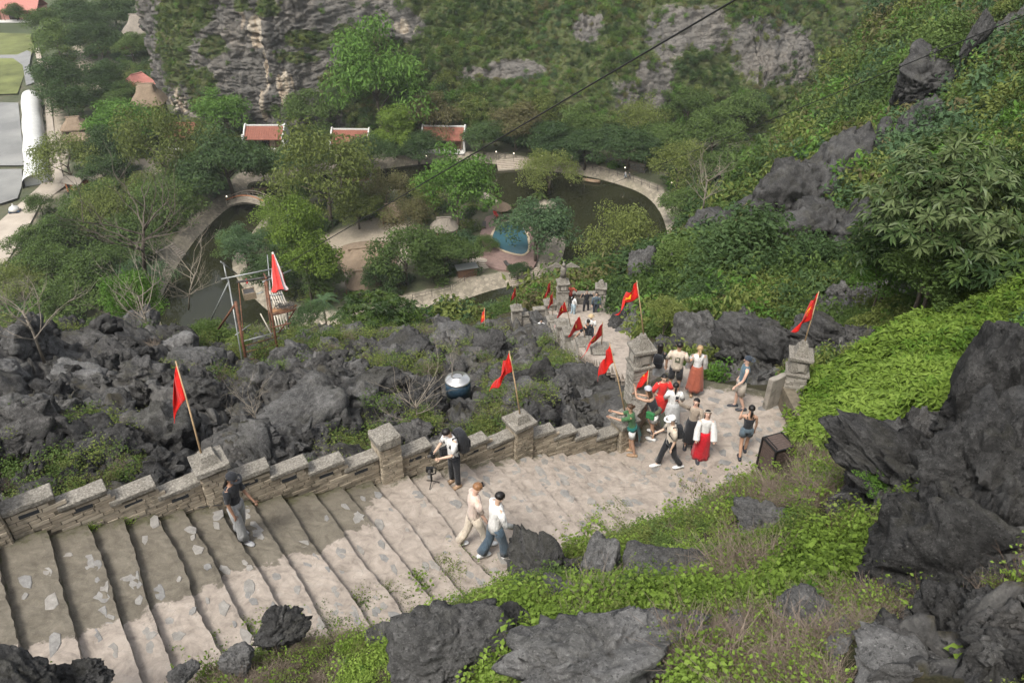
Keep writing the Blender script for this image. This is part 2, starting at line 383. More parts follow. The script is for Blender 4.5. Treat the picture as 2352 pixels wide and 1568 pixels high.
# zones: centre (seen px), radius, what grows there
BUSHF = [G(x, y, z) for x, y, z in [(1845,1075,60.2),(1800,1010,60.5),(1850,960,60.6),(1880,900,60.8),(1960,850,61.3),(2050,760,61.8),(2200,680,62.3),(2352,590,62.8),(2500,560,63),(2450,760,63.5),(2220,770,64),(2190,900,65),(2170,1010,66),(1990,1040,64.5),(1900,1075,61.5)]]
def zones(X, Y, Z):
    """rock amount 0..1 from where a spot lies on the hill"""
    R = np.zeros(X.shape)
    def blob(cx, cy, cz, rad, w=1.0, sx=1.0):
        p = WZ(cx, cy, cz); d = np.hypot((X-p.x)/sx, Y-p.y); return w*sstep(rad*1.25, rad*0.6, d)
    wall = [EW[i][0] for i in range(len(EW)-1, -1, -1)]
    left = line_d(X, Y, [(-60, 5)]+[(-22, 12), (-8, 15), (0, 22), (4, 28)])
    R = np.maximum(R, sstep(-1, 1, (Y*0.83+X*(-0.553))-(wall[-1].y*0.83-wall[-1].x*0.553)-1.0)*sstep(9, 5, X-0.12*Y))
    R *= sstep(46, 40, Y)*sstep(6.5, 3, X-0.0*Y)
    for b in [(2290,1250,8.2,1.2),(2340,900,10.5,1.7),(2340,1500,6,.8),(2110,1110,12.2,.8),(1230,1310,13.6,.6),
              (1790,800,27,2.6),(1900,780,26,2.2),(1690,790,31,2.4),(1590,760,34,1.6),(1700,520,60,6.5),(1850,430,62,6.0),(1780,560,54,4.5),(1950,560,46,4),(1900,640,40,2.6),(2180,200,72,4),(2100,300,66,3),(2300,120,66,4),(1480,830,32,1.6),(1500,720,44,2.6),(1440,560,53,1.5),(2000,680,32,2.5),(1640,880,27,.5)]:
        R = np.maximum(R, blob(*b))
    R = np.maximum(R, sstep(6.2, 7.4, X)*sstep(10.5, 8, Y)*sstep(-0.35, 0.15, 0.6*vnoise(np.stack([X, Y, Y*0], 1)*0.5, 91)+0.2))
    return R
NA, NR = 620, 640
ang = np.linspace(-58, 58, NA)*PI/180; lr = np.exp(np.linspace(math.log(2.2), math.log(245), NR))
A_, R_ = np.meshgrid(ang, lr, indexing='ij')
tX = (R_*np.sin(A_)).ravel(); tY = (R_*np.cos(A_)-1.5).ravel()
tZ = base_h(tX, tY)
rockm = zones(tX, tY, tZ)
P0 = np.stack([tX, tY, tZ], 1)
wob = fbm(P0*0.35, 3, 5); rockm = np.clip(rockm*1.15+wob*0.35*(rockm > 0.02)*(rockm < 0.98), 0, 1)
sdS = poly_sd(tX, tY, [(p[0], p[1]) for p in STAIR_POLY]); sdP = poly_sd(tX, tY, PZ)
dPath = line_d(tX, tY, PATHW)
far = sstep(30, 90, R_.ravel())
big = ridged(P0*0.28+2, 4, 3)-0.5; med = ridged(P0*0.9, 4, 9)-0.45; 
f1, fe, cid = worley(P0*np.array([0.75, 0.75, 0.45])+fbm(P0*0.8, 2, 11)[:, None]*0.35, 4)
f1b, feb, cidb = worley(P0*np.array([2.3, 2.3, 1.2])+fbm(P0*2.0, 2, 12)[:, None]*0.3, 7)
fine = ridged(P0*4.0, 3, 21)-0.4
amp = 0.75+0.9*far
rk = amp*(0.75*big+0.75*(cid-0.45)+0.22*med) - 0.5*amp*sstep(0.18, 0.0, fe) + 0.2*(cidb-0.5) - 0.16*sstep(0.16, 0.0, feb) + 0.06*fine
soil = 0.25*fbm(P0*0.4, 4, 31)*(1+2*far)
dz = rk*rockm*1.15+soil*(1-rockm)
offS = np.maximum(sdS, np.maximum(sdP, 1.4-dPath))
keep = sstep(0.5, -0.5, offS)                   # 0 on the stairs, 1 away
keepw = sstep(0.1, -1.2, offS)
tZ2 = tZ+np.minimum(dz, 3)*np.where(dz > 0, keepw, np.maximum(keepw, 0.3))
lvl = np.where(sdP > -1.0, PLZ, stair_level(tX, tY))
def path_level(X, Y):
    o = np.full(X.shape, 0.0); best = np.full(X.shape, 1e9)
    for i in range(len(PATHW)-1):
        a = PATHW[i]; b = PATHW[i+1]; ex, ey = b.x-a.x, b.y-a.y; L = ex*ex+ey*ey
        t = np.clip(((X-a.x)*ex+(Y-a.y)*ey)/L, 0, 1); d = np.hypot(X-a.x-t*ex, Y-a.y-t*ey)
        z = a.z+(b.z-a.z)*t; o = np.where(d < best, z, o); best = np.minimum(best, d)
    return o
pl = path_level(tX, tY)
lvl = np.where((sdS > -1.0) & (sdP < 0.0), stair_level(tX, tY)-0.35, PLZ-0.3)
lvl = np.where((dPath < 1.9) & (np.maximum(sdS, sdP) < -0.2), pl-0.35, lvl)
tZ2 = tZ2*keep+(1-keep)*np.minimum(lvl, np.where((dPath < 1.9), pl-0.35, 1e9))
TH = tZ2.reshape(NA, NR)
hx = rockm*keepw*(0.32*vnoise(P0*1.3, 41)+0.16*vnoise(P0*3.1, 43)); hy = rockm*keepw*(0.32*vnoise(P0*1.3, 42)+0.16*vnoise(P0*3.1, 44))
V = np.stack([tX+hx, tY+hy, tZ2], 1)
ii = np.arange(NA*NR).reshape(NA, NR)
Fq = np.stack([ii[:-1, :-1].ravel(), ii[1:, :-1].ravel(), ii[1:, 1:].ravel(), ii[:-1, 1:].ravel()], 1)[:, ::-1]
vis = tZ2 > -6
Fq = Fq[vis[Fq].any(1)]
def th(x, y):                 # terrain height lookup
    x = np.atleast_1d(np.asarray(x, float)); y = np.atleast_1d(np.asarray(y, float))
    a = np.arctan2(x, y+1.5); r = np.hypot(x, y+1.5)
    fa = np.clip((a-ang[0])/(ang[1]-ang[0]), 0, NA-1.001); fr = np.clip((np.log(np.maximum(r, 2.21))-math.log(2.2))/(math.log(245/2.2)/(NR-1)), 0, NR-1.001)
    i = fa.astype(int); j = fr.astype(int); fa -= i; fr -= j
    return (TH[i, j]*(1-fa)*(1-fr)+TH[i+1, j]*fa*(1-fr)+TH[i, j+1]*(1-fa)*fr+TH[i+1, j+1]*fa*fr)
RKM = rockm.reshape(NA, NR)
def rk_at(x, y):
    a = np.arctan2(x, y+1.5); r = np.hypot(x, y+1.5)
    i = np.clip(((a-ang[0])/(ang[1]-ang[0])).astype(int), 0, NA-1); j = np.clip(((np.log(np.maximum(r, 2.21))-math.log(2.2))/(math.log(245/2.2)/(NR-1))).astype(int), 0, NR-1)
    return RKM[i, j]
# terrain material: karst rock or dark soil by zone, plus litter
M_rock = rock_mat('karst_rock', (0.034, 0.033, 0.032), (0.17, 0.163, 0.153), 1.0, moss_shade=0.35)
M_rockB = rock_mat('boulder_rock', (0.036, 0.036, 0.035), (0.165, 0.16, 0.152), 1.0, moss_shade=0.15)
def terrain_mat():
    m, nt, b = newmat('hill_ground')
    v = coords(nt, (1, 1, 1), 'World'); a = attr(nt, 'rock').outputs['Fac']
    n1 = noise(nt, v, 0.8, 8, 0.65, 0.5); n2 = noise(nt, v, 7, 8, 0.75); n3 = noise(nt, v, 40, 4, 0.7)
    rc = mix(nt, 0.5, ramp(nt, n1, [(0.3, (0.03, 0.029, 0.028)), (0.5, (0.075, 0.072, 0.068)), (0.72, (0.155, 0.148, 0.137))]), ramp(nt, n2, [(0.35, (0.03, 0.03, 0.029)), (0.52, (0.09, 0.087, 0.082)), (0.7, (0.23, 0.22, 0.2))]))
    rc = mix(nt, mth(nt, 'MULTIPLY', mrange(nt, n3, 0.6, 0.75), 0.5), rc, (0.2, 0.195, 0.18))
    n4 = noise(nt, v, 1.1, 7, 0.65); sc1 = ramp(nt, n4, [(0.3, (0.02, 0.019, 0.012)), (0.5, (0.045, 0.04, 0.022)), (0.7, (0.035, 0.05, 0.015))])
    sc1 = mix(nt, 0.5, sc1, ramp(nt, n3, [(0.35, (0.015, 0.014, 0.009)), (0.6, (0.075, 0.062, 0.036)), (0.75, (0.14, 0.115, 0.07))]))
    nz = slope_z(nt); lit = mth(nt, 'MULTIPLY', mrange(nt, nz, 0.6, 0.92), mrange(nt, noise(nt, v, 0.7, 7, 0.7), 0.48, 0.6))
    rc = mix(nt, mth(nt, 'MULTIPLY', lit, 0.7), rc, sc1)
    c = mix(nt, mrange(nt, a, 0.35, 0.55), sc1, rc)
    nt.links.new(c, b.inputs['Base Color']); b.inputs['Roughness'].default_value = 0.93; b.inputs['Specular IOR Level'].default_value = 0.12
    nr = nt.nodes.new('ShaderNodeTexNoise'); nr.noise_type = 'RIDGED_MULTIFRACTAL'; nr.inputs['Scale'].default_value = 2.0; nr.inputs['Detail'].default_value = 8
    nt.links.new(coords(nt, (1, 1, 0.4), 'World'), nr.inputs['Vector'])
    p = bump(nt, None, nr.outputs['Fac'], 0.6, 0.12); p = bump(nt, None, n2, 0.8, 0.06, p); bump(nt, b, n3, 0.6, 0.015, p)
    return m
tag(link('hill_terrain', mesh_np('hill_terrain', V, Fq, terrain_mat(), True, {'rock': rockm})), 'rocky limestone hillside falling away to the pond', kind='structure')

# ------------------------------------------------------------------ valley floor, pond, island
POND_PX = [(615,470),(535,468),(497,500),(452,545),(418,592),(390,640),(366,690),(360,740),(420,790),(700,830),(1000,820),(1300,760),(1450,700),(1530,640),(1540,580),(1533,530),(1520,490),(1490,452),(1440,428),(1350,404),(1290,396),(1215,388),(1130,374),(1000,372),(850,392),(700,405),(640,425),(575,412),(562,440)]
ISL_PX = [(622,478),(560,560),(528,600),(548,650),(600,700),(650,740),(700,752),(820,758),(900,728),(965,707),(1060,690),(1130,665),(1210,650),(1262,632),(1290,598),(1300,560),(1292,520),(1240,496),(1190,486),(1150,470),(1125,440),(1050,425),(900,440),(740,445),(660,452)]
POND = smooth_poly([G(x, y, 0) for x, y in POND_PX]); ISL = smooth_poly([G(x, y, 0) for x, y in ISL_PX])
ISLET = smooth_poly([G(x, y, 0) for x, y in [(1222,470),(1245,458),(1275,462),(1280,478),(1255,488),(1228,484)]])
gx = np.concatenate([np.arange(-150, -80, 1.6), np.arange(-80, 62, 0.55), np.arange(62, 110, 1.6)]); gy = np.concatenate([np.arange(88, 215, 0.55), np.arange(215, 341, 2.0)])
GX, GY = np.meshgrid(gx, gy, indexing='ij'); X = GX.ravel(); Y = GY.ravel()
sp = poly_sd(X, Y, POND); si = np.maximum(poly_sd(X, Y, ISL), poly_sd(X, Y, ISLET))
landd = np.maximum(-sp, si)                        # distance to the water edge, positive on land
shore = np.where(landd > 0, np.clip(landd/2.6, 0, 1)*1.5, landd*0.35)
shore = np.maximum(shore, -1.5)
rough = fbm(np.stack([X, Y, Y*0], 1)*0.12, 4, 3)
Zv = shore+np.where(landd > 3.2, 0.25*rough*sstep(3.2, 6, landd), 0)
bank = sstep(-0.6, -0.1, landd)*sstep(3.4, 3.0, landd+0.25*vnoise(np.stack([X, Y, Y*0], 1)*0.6, 8))
# paths in the valley, at their seen places
def plevel(px): return [G(x, y, 1.5) for x, y in px]
VP = [(plevel([(-60,700),(10,590),(70,490),(120,445),(150,430)]), 1.6), (plevel([(120,445),(125,400),(130,330),(120,250),(105,130),(80,90)]), 1.9), (plevel([(150,430),(240,400),(330,370),(360,400)]), 1.5),
      (plevel([(175,105),(200,160),(215,200)]), 1.6), (plevel([(1650,375),(1690,385),(1735,398)]), 1.8), (plevel([(940,362),(1050,372),(1140,358),(1200,372),(1300,375),(1400,395),(1500,432)]), 1.7),
      (plevel([(395,590),(370,660),(350,700)]), 1.2)]
pm = np.zeros(X.shape)
for pts, hw in VP: pm = np.maximum(pm, sstep(hw+0.5, hw-0.2, line_d(X, Y, pts)+0.4*vnoise(np.stack([X, Y, Y*0], 1)*0.5, 5)))
for q_ in ([(725,545),(860,495),(965,520),(965,565),(900,640),(885,690),(800,670),(755,600)],[(1040,640),(1100,560),(1120,600),(1090,640),(1050,655)]): pm = np.maximum(pm, 0.85*sstep(-0.8, 0.8, poly_sd(X, Y, plevel(q_))+0.8*vnoise(np.stack([X, Y, Y*0], 1)*0.4, 15)))
def valley_mat():
    m, nt, b = newmat('valley_ground')
    v = coords(nt, (1, 1, 1), 'World'); ab = attr(nt, 'bank').outputs['Fac']; ap = attr(nt, 'path').outputs['Fac']
    n1 = noise(nt, v, 0.16, 7, 0.65); n2 = noise(nt, v, 2.2, 5, 0.7)
    g = ramp(nt, n1, [(0.35, (0.035, 0.05, 0.018)), (0.5, (0.06, 0.07, 0.03)), (0.62, (0.11, 0.095, 0.06)), (0.75, (0.05, 0.075, 0.02))])
    g = mix(nt, 0.35, g, ramp(nt, n2, [(0.3, (0.02, 0.025, 0.012)), (0.7, (0.13, 0.12, 0.07))]))
    vo = nt.nodes.new('ShaderNodeTexVoronoi'); vo.feature = 'DISTANCE_TO_EDGE'; vo.inputs['Scale'].default_value = 1.6; nt.links.new(v, vo.inputs['Vector'])
    vc = nt.nodes.new('ShaderNodeTexVoronoi'); vc.inputs['Scale'].default_value = 1.6; nt.links.new(v, vc.inputs['Vector'])
    st = ramp(nt, vc.outputs['Color'], [(0.2, (0.19, 0.165, 0.125)), (0.8, (0.33, 0.285, 0.22))]); st = mix(nt, mrange(nt, vo.outputs[0], 0.0, 0.06, 0.6, 0), st, (0.1, 0.085, 0.06))
    st = mix(nt, mrange(nt, n1, 0.45, 0.7, 0, 0.5), st, (0.14, 0.13, 0.08))
    pt = ramp(nt, n2, [(0.3, (0.25, 0.205, 0.15)), (0.7, (0.36, 0.31, 0.24))])
    c = mix(nt, ap, g, pt); c = mix(nt, ab, c, st)
    nt.links.new(c, b.inputs['Base Color']); b.inputs['Roughness'].default_value = 0.9; bump(nt, b, n2, 0.5, 0.1)
    return m
ii = np.arange(X.size).reshape(GX.shape)
Fv = np.stack([ii[:-1, :-1].ravel(), ii[1:, :-1].ravel(), ii[1:, 1:].ravel(), ii[:-1, 1:].ravel()], 1)
tag(link('valley_ground', mesh_np('valley_ground', np.stack([X, Y, Zv], 1), Fv, valley_mat(), True, {'bank': bank, 'path': pm})), 'flat valley floor with pale stone banks round the pond', kind='structure')
m_far = plain('far_ground', (0.06, 0.075, 0.035), 0.95, 0.35, 0.05)
tag(link('far_ground', mesh_np('far_ground', [(-900, -120, -2.5), (900, -120, -2.5), (900, 900, -2.5), (-900, 900, -2.5), (-900, 336, 1.2), (900, 336, 1.2), (900, 900, 1.2), (-900, 900, 1.2), (-900, 60, 1.2), (-149, 60, 1.2), (-149, 336, 1.2)], [[0, 1, 2, 3], [4, 5, 6, 7], [8, 9, 10, 4]], m_far)), kind='structure')
def water_mat(name, col, rough=0.06, bsc=0.9, spec=0.5):
    m, nt, b = newmat(name); v = coords(nt, (1, 1, 1), 'World')
    n = noise(nt, v, bsc, 3, 0.5); n1 = noise(nt, v, 0.08, 4, 0.6)
    c = ramp(nt, n1, [(0.35, tuple(x*0.8 for x in col)), (0.65, tuple(x*1.25 for x in col))])
    nl = noise(nt, v, 1.3, 4, 0.8); c = mix(nt, mrange(nt, nl, 0.73, 0.76, 0, 0.6), c, (0.12, 0.10, 0.045))
    nt.links.new(c, b.inputs['Base Color']); b.inputs['Roughness'].default_value = rough; b.inputs['Specular IOR Level'].default_value = spec; b.inputs['IOR'].default_value = 1.33
    bump(nt, b, n, 0.05, 0.02); return m
tag(link('pond_water', mesh_np('pond_water', [(-85, 92, 0), (62, 92, 0), (62, 235, 0), (-85, 235, 0)], [[0, 1, 2, 3]], water_mat('pond_water', (0.020, 0.021, 0.010)))), 'dark green brown pond water', kind='structure')

# ------------------------------------------------------------------ limestone mountain behind the pond
MB_PX = [(345,150),(360,232),(400,262),(470,288),(560,300),(650,312),(750,305),(850,310),(960,322),(1060,330),(1160,330),(1280,335),(1400,335),(1520,325),(1640,322),(1740,330),(1800,330),(1900,300),(2050,250)]
bp = [G(x, y, 1.0) for x, y in MB_PX]; bp.insert(0, Vector((-135, 380, 1.0)))
bp.append(Vector((110, 190, 1)));
MS = 760; MT = 250
bl = np.array([tuple(p) for p in resample(bp, MS)])
sS = np.concatenate([[0], np.cumsum(np.hypot(np.diff(bl[:, 0]), np.diff(bl[:, 1])))])
tg = np.gradient(bl[:, :2], axis=0); 
k = np.ones(25)/25; 
tgs = np.stack([np.convolve(np.pad(tg[:, i], 12, 'edge'), k, 'valid') for i in (0, 1)], 1); tgs /= np.hypot(tgs[:, 0], tgs[:, 1])[:, None]
nrm = np.stack([tgs[:, 1], -tgs[:, 0]], 1)         # towards the viewer
px_of_s = inv_px(bl[:, 0], bl[:, 1], bl[:, 2])[0]
lean = np.interp(px_of_s, [300, 420, 700, 800, 950, 1200, 1500, 1900, 2100], [82, 83, 80, 68, 56, 50, 52, 52, 50])*PI/180
hmax = 62.0
tt = np.linspace(0, 1, MT)**1.15*hmax
S_, T_ = np.meshgrid(np.arange(MS), tt, indexing='ij')
S1 = S_.ravel(); T1 = T_.ravel()
back = T1/np.tan(lean[S1])
Xm = bl[S1, 0]-nrm[S1, 0]*back; Ym = bl[S1, 1]-nrm[S1, 1]*back; Zm = T1-1.0
Pm = np.stack([Xm, Ym, Zm], 1)
lf = sstep(900, 700, px_of_s)[S1]                  # bare cliff part
q = np.stack([sS[S1], T1, Ym*0.3], 1)
strata = q*np.array([0.05, 0.42, 0.1])+fbm(q*0.06, 3, 51)[:, None]*0.6
wf1, wfe, wc = worley(q*np.array([0.16, 0.30, 0.3])+fbm(q*0.15, 3, 50)[:, None]*0.7, 52)
wf1b, wfeb, wcb = worley(q*np.array([0.55, 0.75, 0.5])+fbm(q*0.5, 2, 53)[:, None]*0.5, 55)
bigm = fbm(Pm*0.035, 4, 61); ridge = ridged(q*np.array([0.16, 0.05, 0.1]), 4, 62)-0.5
disp = 3.2*bigm+2.2*ridge*(0.6+0.4*lf)+0.8*(wc-0.5)+0.5*(wcb-0.5)-0.7*sstep(0.12, 0, wfe)-0.45*sstep(0.12, 0, wfeb)+0.6*(ridged(q*np.array([0.45, 0.07, 0.2]), 3, 69)-0.5)+0.35*fbm(Pm*0.5, 4, 66)+0.25*(ridged(q*np.array([0.9, 0.12, 0.3]), 3, 68)-.5)
disp += 1.6*(1-lf)*fbm(Pm*0.12, 4, 63)
# hollow with pale drip rock right of the middle of the bare face, and the cave mouth above
def spot(px, py, rx, ry):
    mp = inv_px(Xm, Ym, Zm); return np.exp(-(((mp[0]-px)/rx)**2+((mp[1]-py)/ry)**2)**2)
hol = spot(625, 212, 46, 52); hol2 = spot(575, 82, 12, 5); hol3 = spot(930, 62, 26, 22); hol4 = spot(398, 230, 20, 36)
disp += -1.8*hol*sstep(190, 215, 0*Xm+200)-2.5*hol2-0.8*hol3
disp += 1.6*spot(605, 240, 22, 28)
fade = sstep(0, 4, T1); disp *= 0.35+0.65*fade
sl = np.sin(lean[S1]); cl = np.cos(lean[S1])
Xm2 = Xm+nrm[S1, 0]*disp*sl; Ym2 = Ym+nrm[S1, 1]*disp*sl; Zm2 = Zm+disp*cl
pxm, pym, _ = inv_px(Xm, Ym, Zm)
def mspot(px, py, rx, ry): return np.exp(-(((pxm-px)/rx)**2+((pym-py)/ry)**2)**2)
vn = fbm(Pm*0.09, 4, 71); vn2 = fbm(Pm*0.4, 3, 72)
# where bare stone shows: the cliff on the left, rocky ribs on the right
bare = np.clip(sstep(1000, 760, pxm)*1.05, 0, 1)
for b in [(560,120,150,140),(700,60,120,90),(920,60,60,40),(1180,160,80,28),(1080,170,45,22),(1500,190,60,85),(1540,70,80,70),(1620,60,70,60),(1790,110,120,100),(1350,60,40,40),(1460,230,60,60)]: bare = np.maximum(bare, mspot(*b)*0.85)
for b in [(610,20,40,25),(850,110,50,30),(480,110,25,30),(680,135,60,14),(760,190,30,40),(405,90,38,110),(465,210,36,60),(430,30,50,50),(840,230,70,120),(700,90,60,22),(790,80,28,22),(735,105,22,14),(1010,10,70,40),(545,10,20,20)]: bare = bare*(1-0.95*mspot(*b))
bare = np.clip(bare+0.35*vn+0.15*vn2, 0, 1)
pale = np.maximum.reduce([mspot(580,75,22,40)*.9, mspot(600,140,9,70)*.7, mspot(645,205,24,42), mspot(605,238,24,48)*.95, mspot(930,62,34,20)*.9, mspot(402,235,28,42)*.8, mspot(398,170,8,40)*.7, mspot(545,40,14,40)*.5, mspot(1475,290,16,18)*.5])
pale = np.clip(pale*(0.7+1.0*fbm(q*np.array([0.8, 0.12, 0.3]), 3, 75)), 0, 1)
def cliff_mat():
    m, nt, b = newmat('limestone_cliff')
    v = coords(nt, (1, 1, 1), 'World'); ab = attr(nt, 'bare').outputs['Fac']; ap = attr(nt, 'pale').outputs['Fac']
    vs = coords(nt, (1, 1, 0.12), 'World')
    n1 = noise(nt, v, 0.10, 8, 0.65); ns = noise(nt, vs, 0.55, 7, 0.7, 0.3); n2 = noise(nt, v, 1.2, 7, 0.75)
    c = mix(nt, 0.55, ramp(nt, ns, [(0.32, (0.065, 0.064, 0.062)), (0.5, (0.14, 0.13, 0.115)), (0.7, (0.26, 0.236, 0.2))]), ramp(nt, n1, [(0.3, (0.07, 0.07, 0.066)), (0.55, (0.14, 0.13, 0.115)), (0.72, (0.23, 0.2, 0.165))]))
    c = mix(nt, mrange(nt, n2, 0.3, 0.5, 0.75, 0), c, (0.028, 0.028, 0.027))
    pc = ramp(nt, ns, [(0.3, (0.13, 0.10, 0.075)), (0.45, (0.34, 0.27, 0.195)), (0.6, (0.46, 0.41, 0.33)), (0.75, (0.30, 0.2, 0.125))])
    c = mix(nt, mrange(nt, ap, 0.25, 0.6), c, pc)
    gr = ramp(nt, noise(nt, v, 0.35, 6, 0.7), [(0.3, (0.03, 0.048, 0.015)), (0.5, (0.07, 0.088, 0.033)), (0.7, (0.10, 0.095, 0.045))])
    f = mrange(nt, mth(nt, 'ADD', ab, mth(nt, 'MULTIPLY', mth(nt, 'SUBTRACT', n2, 0.5), 0.9)), 0.40, 0.55)
    c = mix(nt, f, gr, c)
    nt.links.new(c, b.inputs['Base Color']); b.inputs['Roughness'].default_value = 0.93; b.inputs['Specular IOR Level'].default_value = 0.12
    vo = nt.nodes.new('ShaderNodeTexVoronoi'); vo.feature = 'DISTANCE_TO_EDGE'; vo.inputs['Scale'].default_value = 0.55
    vw = nt.nodes.new('ShaderNodeVectorMath'); vw.operation = 'ADD'; nt.links.new(coords(nt, (0.5, 0.5, 1.5), 'World'), vw.inputs[0])
    nn = nt.nodes.new('ShaderNodeTexNoise'); nn.inputs['Scale'].default_value = 0.4; nt.links.new(v, nn.inputs['Vector']); nt.links.new(nn.outputs['Color'], vw.inputs[1]); nt.links.new(vw.outputs[0], vo.inputs['Vector'])
    crack = mrange(nt, vo.outputs[0], 0.0, 0.05)
    p = bump(nt, None, ns, 0.6, 0.55); p = bump(nt, None, crack, 0.7, 0.35, p); bump(nt, b, n2, 0.8, 0.5, p)
    return m
ii = np.arange(MS*MT).reshape(MS, MT)
Fm = np.stack([ii[:-1, :-1].ravel(), ii[1:, :-1].ravel(), ii[1:, 1:].ravel(), ii[:-1, 1:].ravel()], 1)
VM = np.stack([Xm2, Ym2, Zm2], 1)
tag(link('limestone_mountain', mesh_np('limestone_mountain', VM, Fm, cliff_mat(), True, {'bare': bare, 'pale': pale})), 'grey limestone mountain with pale streaks behind the pond', kind='structure')
# ------------------------------------------------------------------ stairs, landing, path
def step_mat():
    m, nt, b = newmat('trodden_step')
    v = coords(nt, (1, 1, 1), 'World'); d = attr(nt, 'dirt').outputs['Fac']
    n1 = noise(nt, v, 1.3, 8, 0.65, 0.4); n2 = noise(nt, v, 12, 6, 0.75); n3 = noise(nt, v, 60, 3, 0.7); n4 = noise(nt, v, 3.5, 6, 0.7, 0.6)
    pale = ramp(nt, n4, [(0.28, (0.15, 0.128, 0.104)), (0.42, (0.25, 0.213, 0.178)), (0.55, (0.315, 0.27, 0.226)), (0.7, (0.37, 0.325, 0.278))])
    pale = mix(nt, mrange(nt, n2, 0.58, 0.72, 0, 0.45), pale, (0.2, 0.165, 0.13))
    dirt = ramp(nt, n4, [(0.3, (0.088, 0.076, 0.058)), (0.5, (0.132, 0.116, 0.09)), (0.7, (0.178, 0.157, 0.123))])
    dirt = mix(nt, mrange(nt, n3, 0.58, 0.7, 0, 0.5), dirt, (0.27, 0.24, 0.18))
    dirt = mix(nt, mrange(nt, n2, 0.55, 0.7, 0, 0.5), dirt, (0.085, 0.072, 0.05))
    f = mrange(nt, mth(nt, 'ADD', d, mth(nt, 'MULTIPLY', mth(nt, 'SUBTRACT', n1, 0.5), 1.5)), 0.44, 0.52)
    c = mix(nt, f, pale, dirt)
    vo = nt.nodes.new('ShaderNodeTexVoronoi'); vo.feature = 'DISTANCE_TO_EDGE'; vo.inputs['Scale'].default_value = 2.6
    vw = nt.nodes.new('ShaderNodeVectorMath'); vw.operation = 'ADD'; nn = nt.nodes.new('ShaderNodeTexNoise'); nn.inputs['Scale'].default_value = 2.0; nt.links.new(v, nn.inputs['Vector']); nt.links.new(v, vw.inputs[0]); nt.links.new(nn.outputs['Color'], vw.inputs[1]); nt.links.new(vw.outputs[0], vo.inputs['Vector'])
    crack = mth(nt, 'MULTIPLY', mrange(nt, vo.outputs[0], 0.0, 0.02, 1, 0), mrange(nt, n4, 0.45, 0.6, 0, 0.35)); c = mix(nt, crack, c, (0.12, 0.10, 0.07))
    mo = attr(nt, 'moss_shade').outputs['Fac']  # mossy edges, with painted shade along each riser foot
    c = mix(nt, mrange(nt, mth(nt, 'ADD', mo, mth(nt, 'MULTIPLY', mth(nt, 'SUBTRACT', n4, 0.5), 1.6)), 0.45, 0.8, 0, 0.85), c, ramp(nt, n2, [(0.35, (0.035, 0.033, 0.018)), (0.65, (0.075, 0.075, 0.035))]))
    nt.links.new(c, b.inputs['Base Color']); b.inputs['Roughness'].default_value = 0.88; b.inputs['Specular IOR Level'].default_value = 0.2
    p = bump(nt, None, n4, 0.35, 0.02); p = bump(nt, None, n2, 0.5, 0.015, p); bump(nt, b, n3, 0.5, 0.004, p)
    return m
M_step = step_mat()
def flag_mat():
    m, nt, b = newmat('paving_stone')
    v = coords(nt, (1, 1, 1), 'World'); oi = nt.nodes.new('ShaderNodeObjectInfo')
    n1 = noise(nt, v, 9, 6, 0.7); n2 = noise(nt, v, 45, 4, 0.7); g = nt.nodes.new('ShaderNodeNewGeometry')
    c = mix(nt, 0.5, ramp(nt, oi.outputs['Random'], [(0, (0.15, 0.148, 0.142)), (0.3, (0.19, 0.18, 0.165)), (0.6, (0.235, 0.218, 0.19)), (1.0, (0.28, 0.25, 0.212))]), ramp(nt, n1, [(0.33, (0.085, 0.08, 0.073)), (0.5, (0.18, 0.172, 0.158)), (0.65, (0.27, 0.26, 0.24))]))
    c = mix(nt, mrange(nt, n2, 0.6, 0.7, 0, 0.5), c, (0.45, 0.43, 0.4))
    nt.links.new(c, b.inputs['Base Color']); b.inputs['Roughness'].default_value = 0.75; bump(nt, b, n1, 0.6, 0.02); return m
M_flag = flag_mat()
stairs = empty('stone_stairs', (0, 0, 0)); tag(stairs, 'broad worn stone stairs leading down to the landing', kind='structure')
stair_steps = []
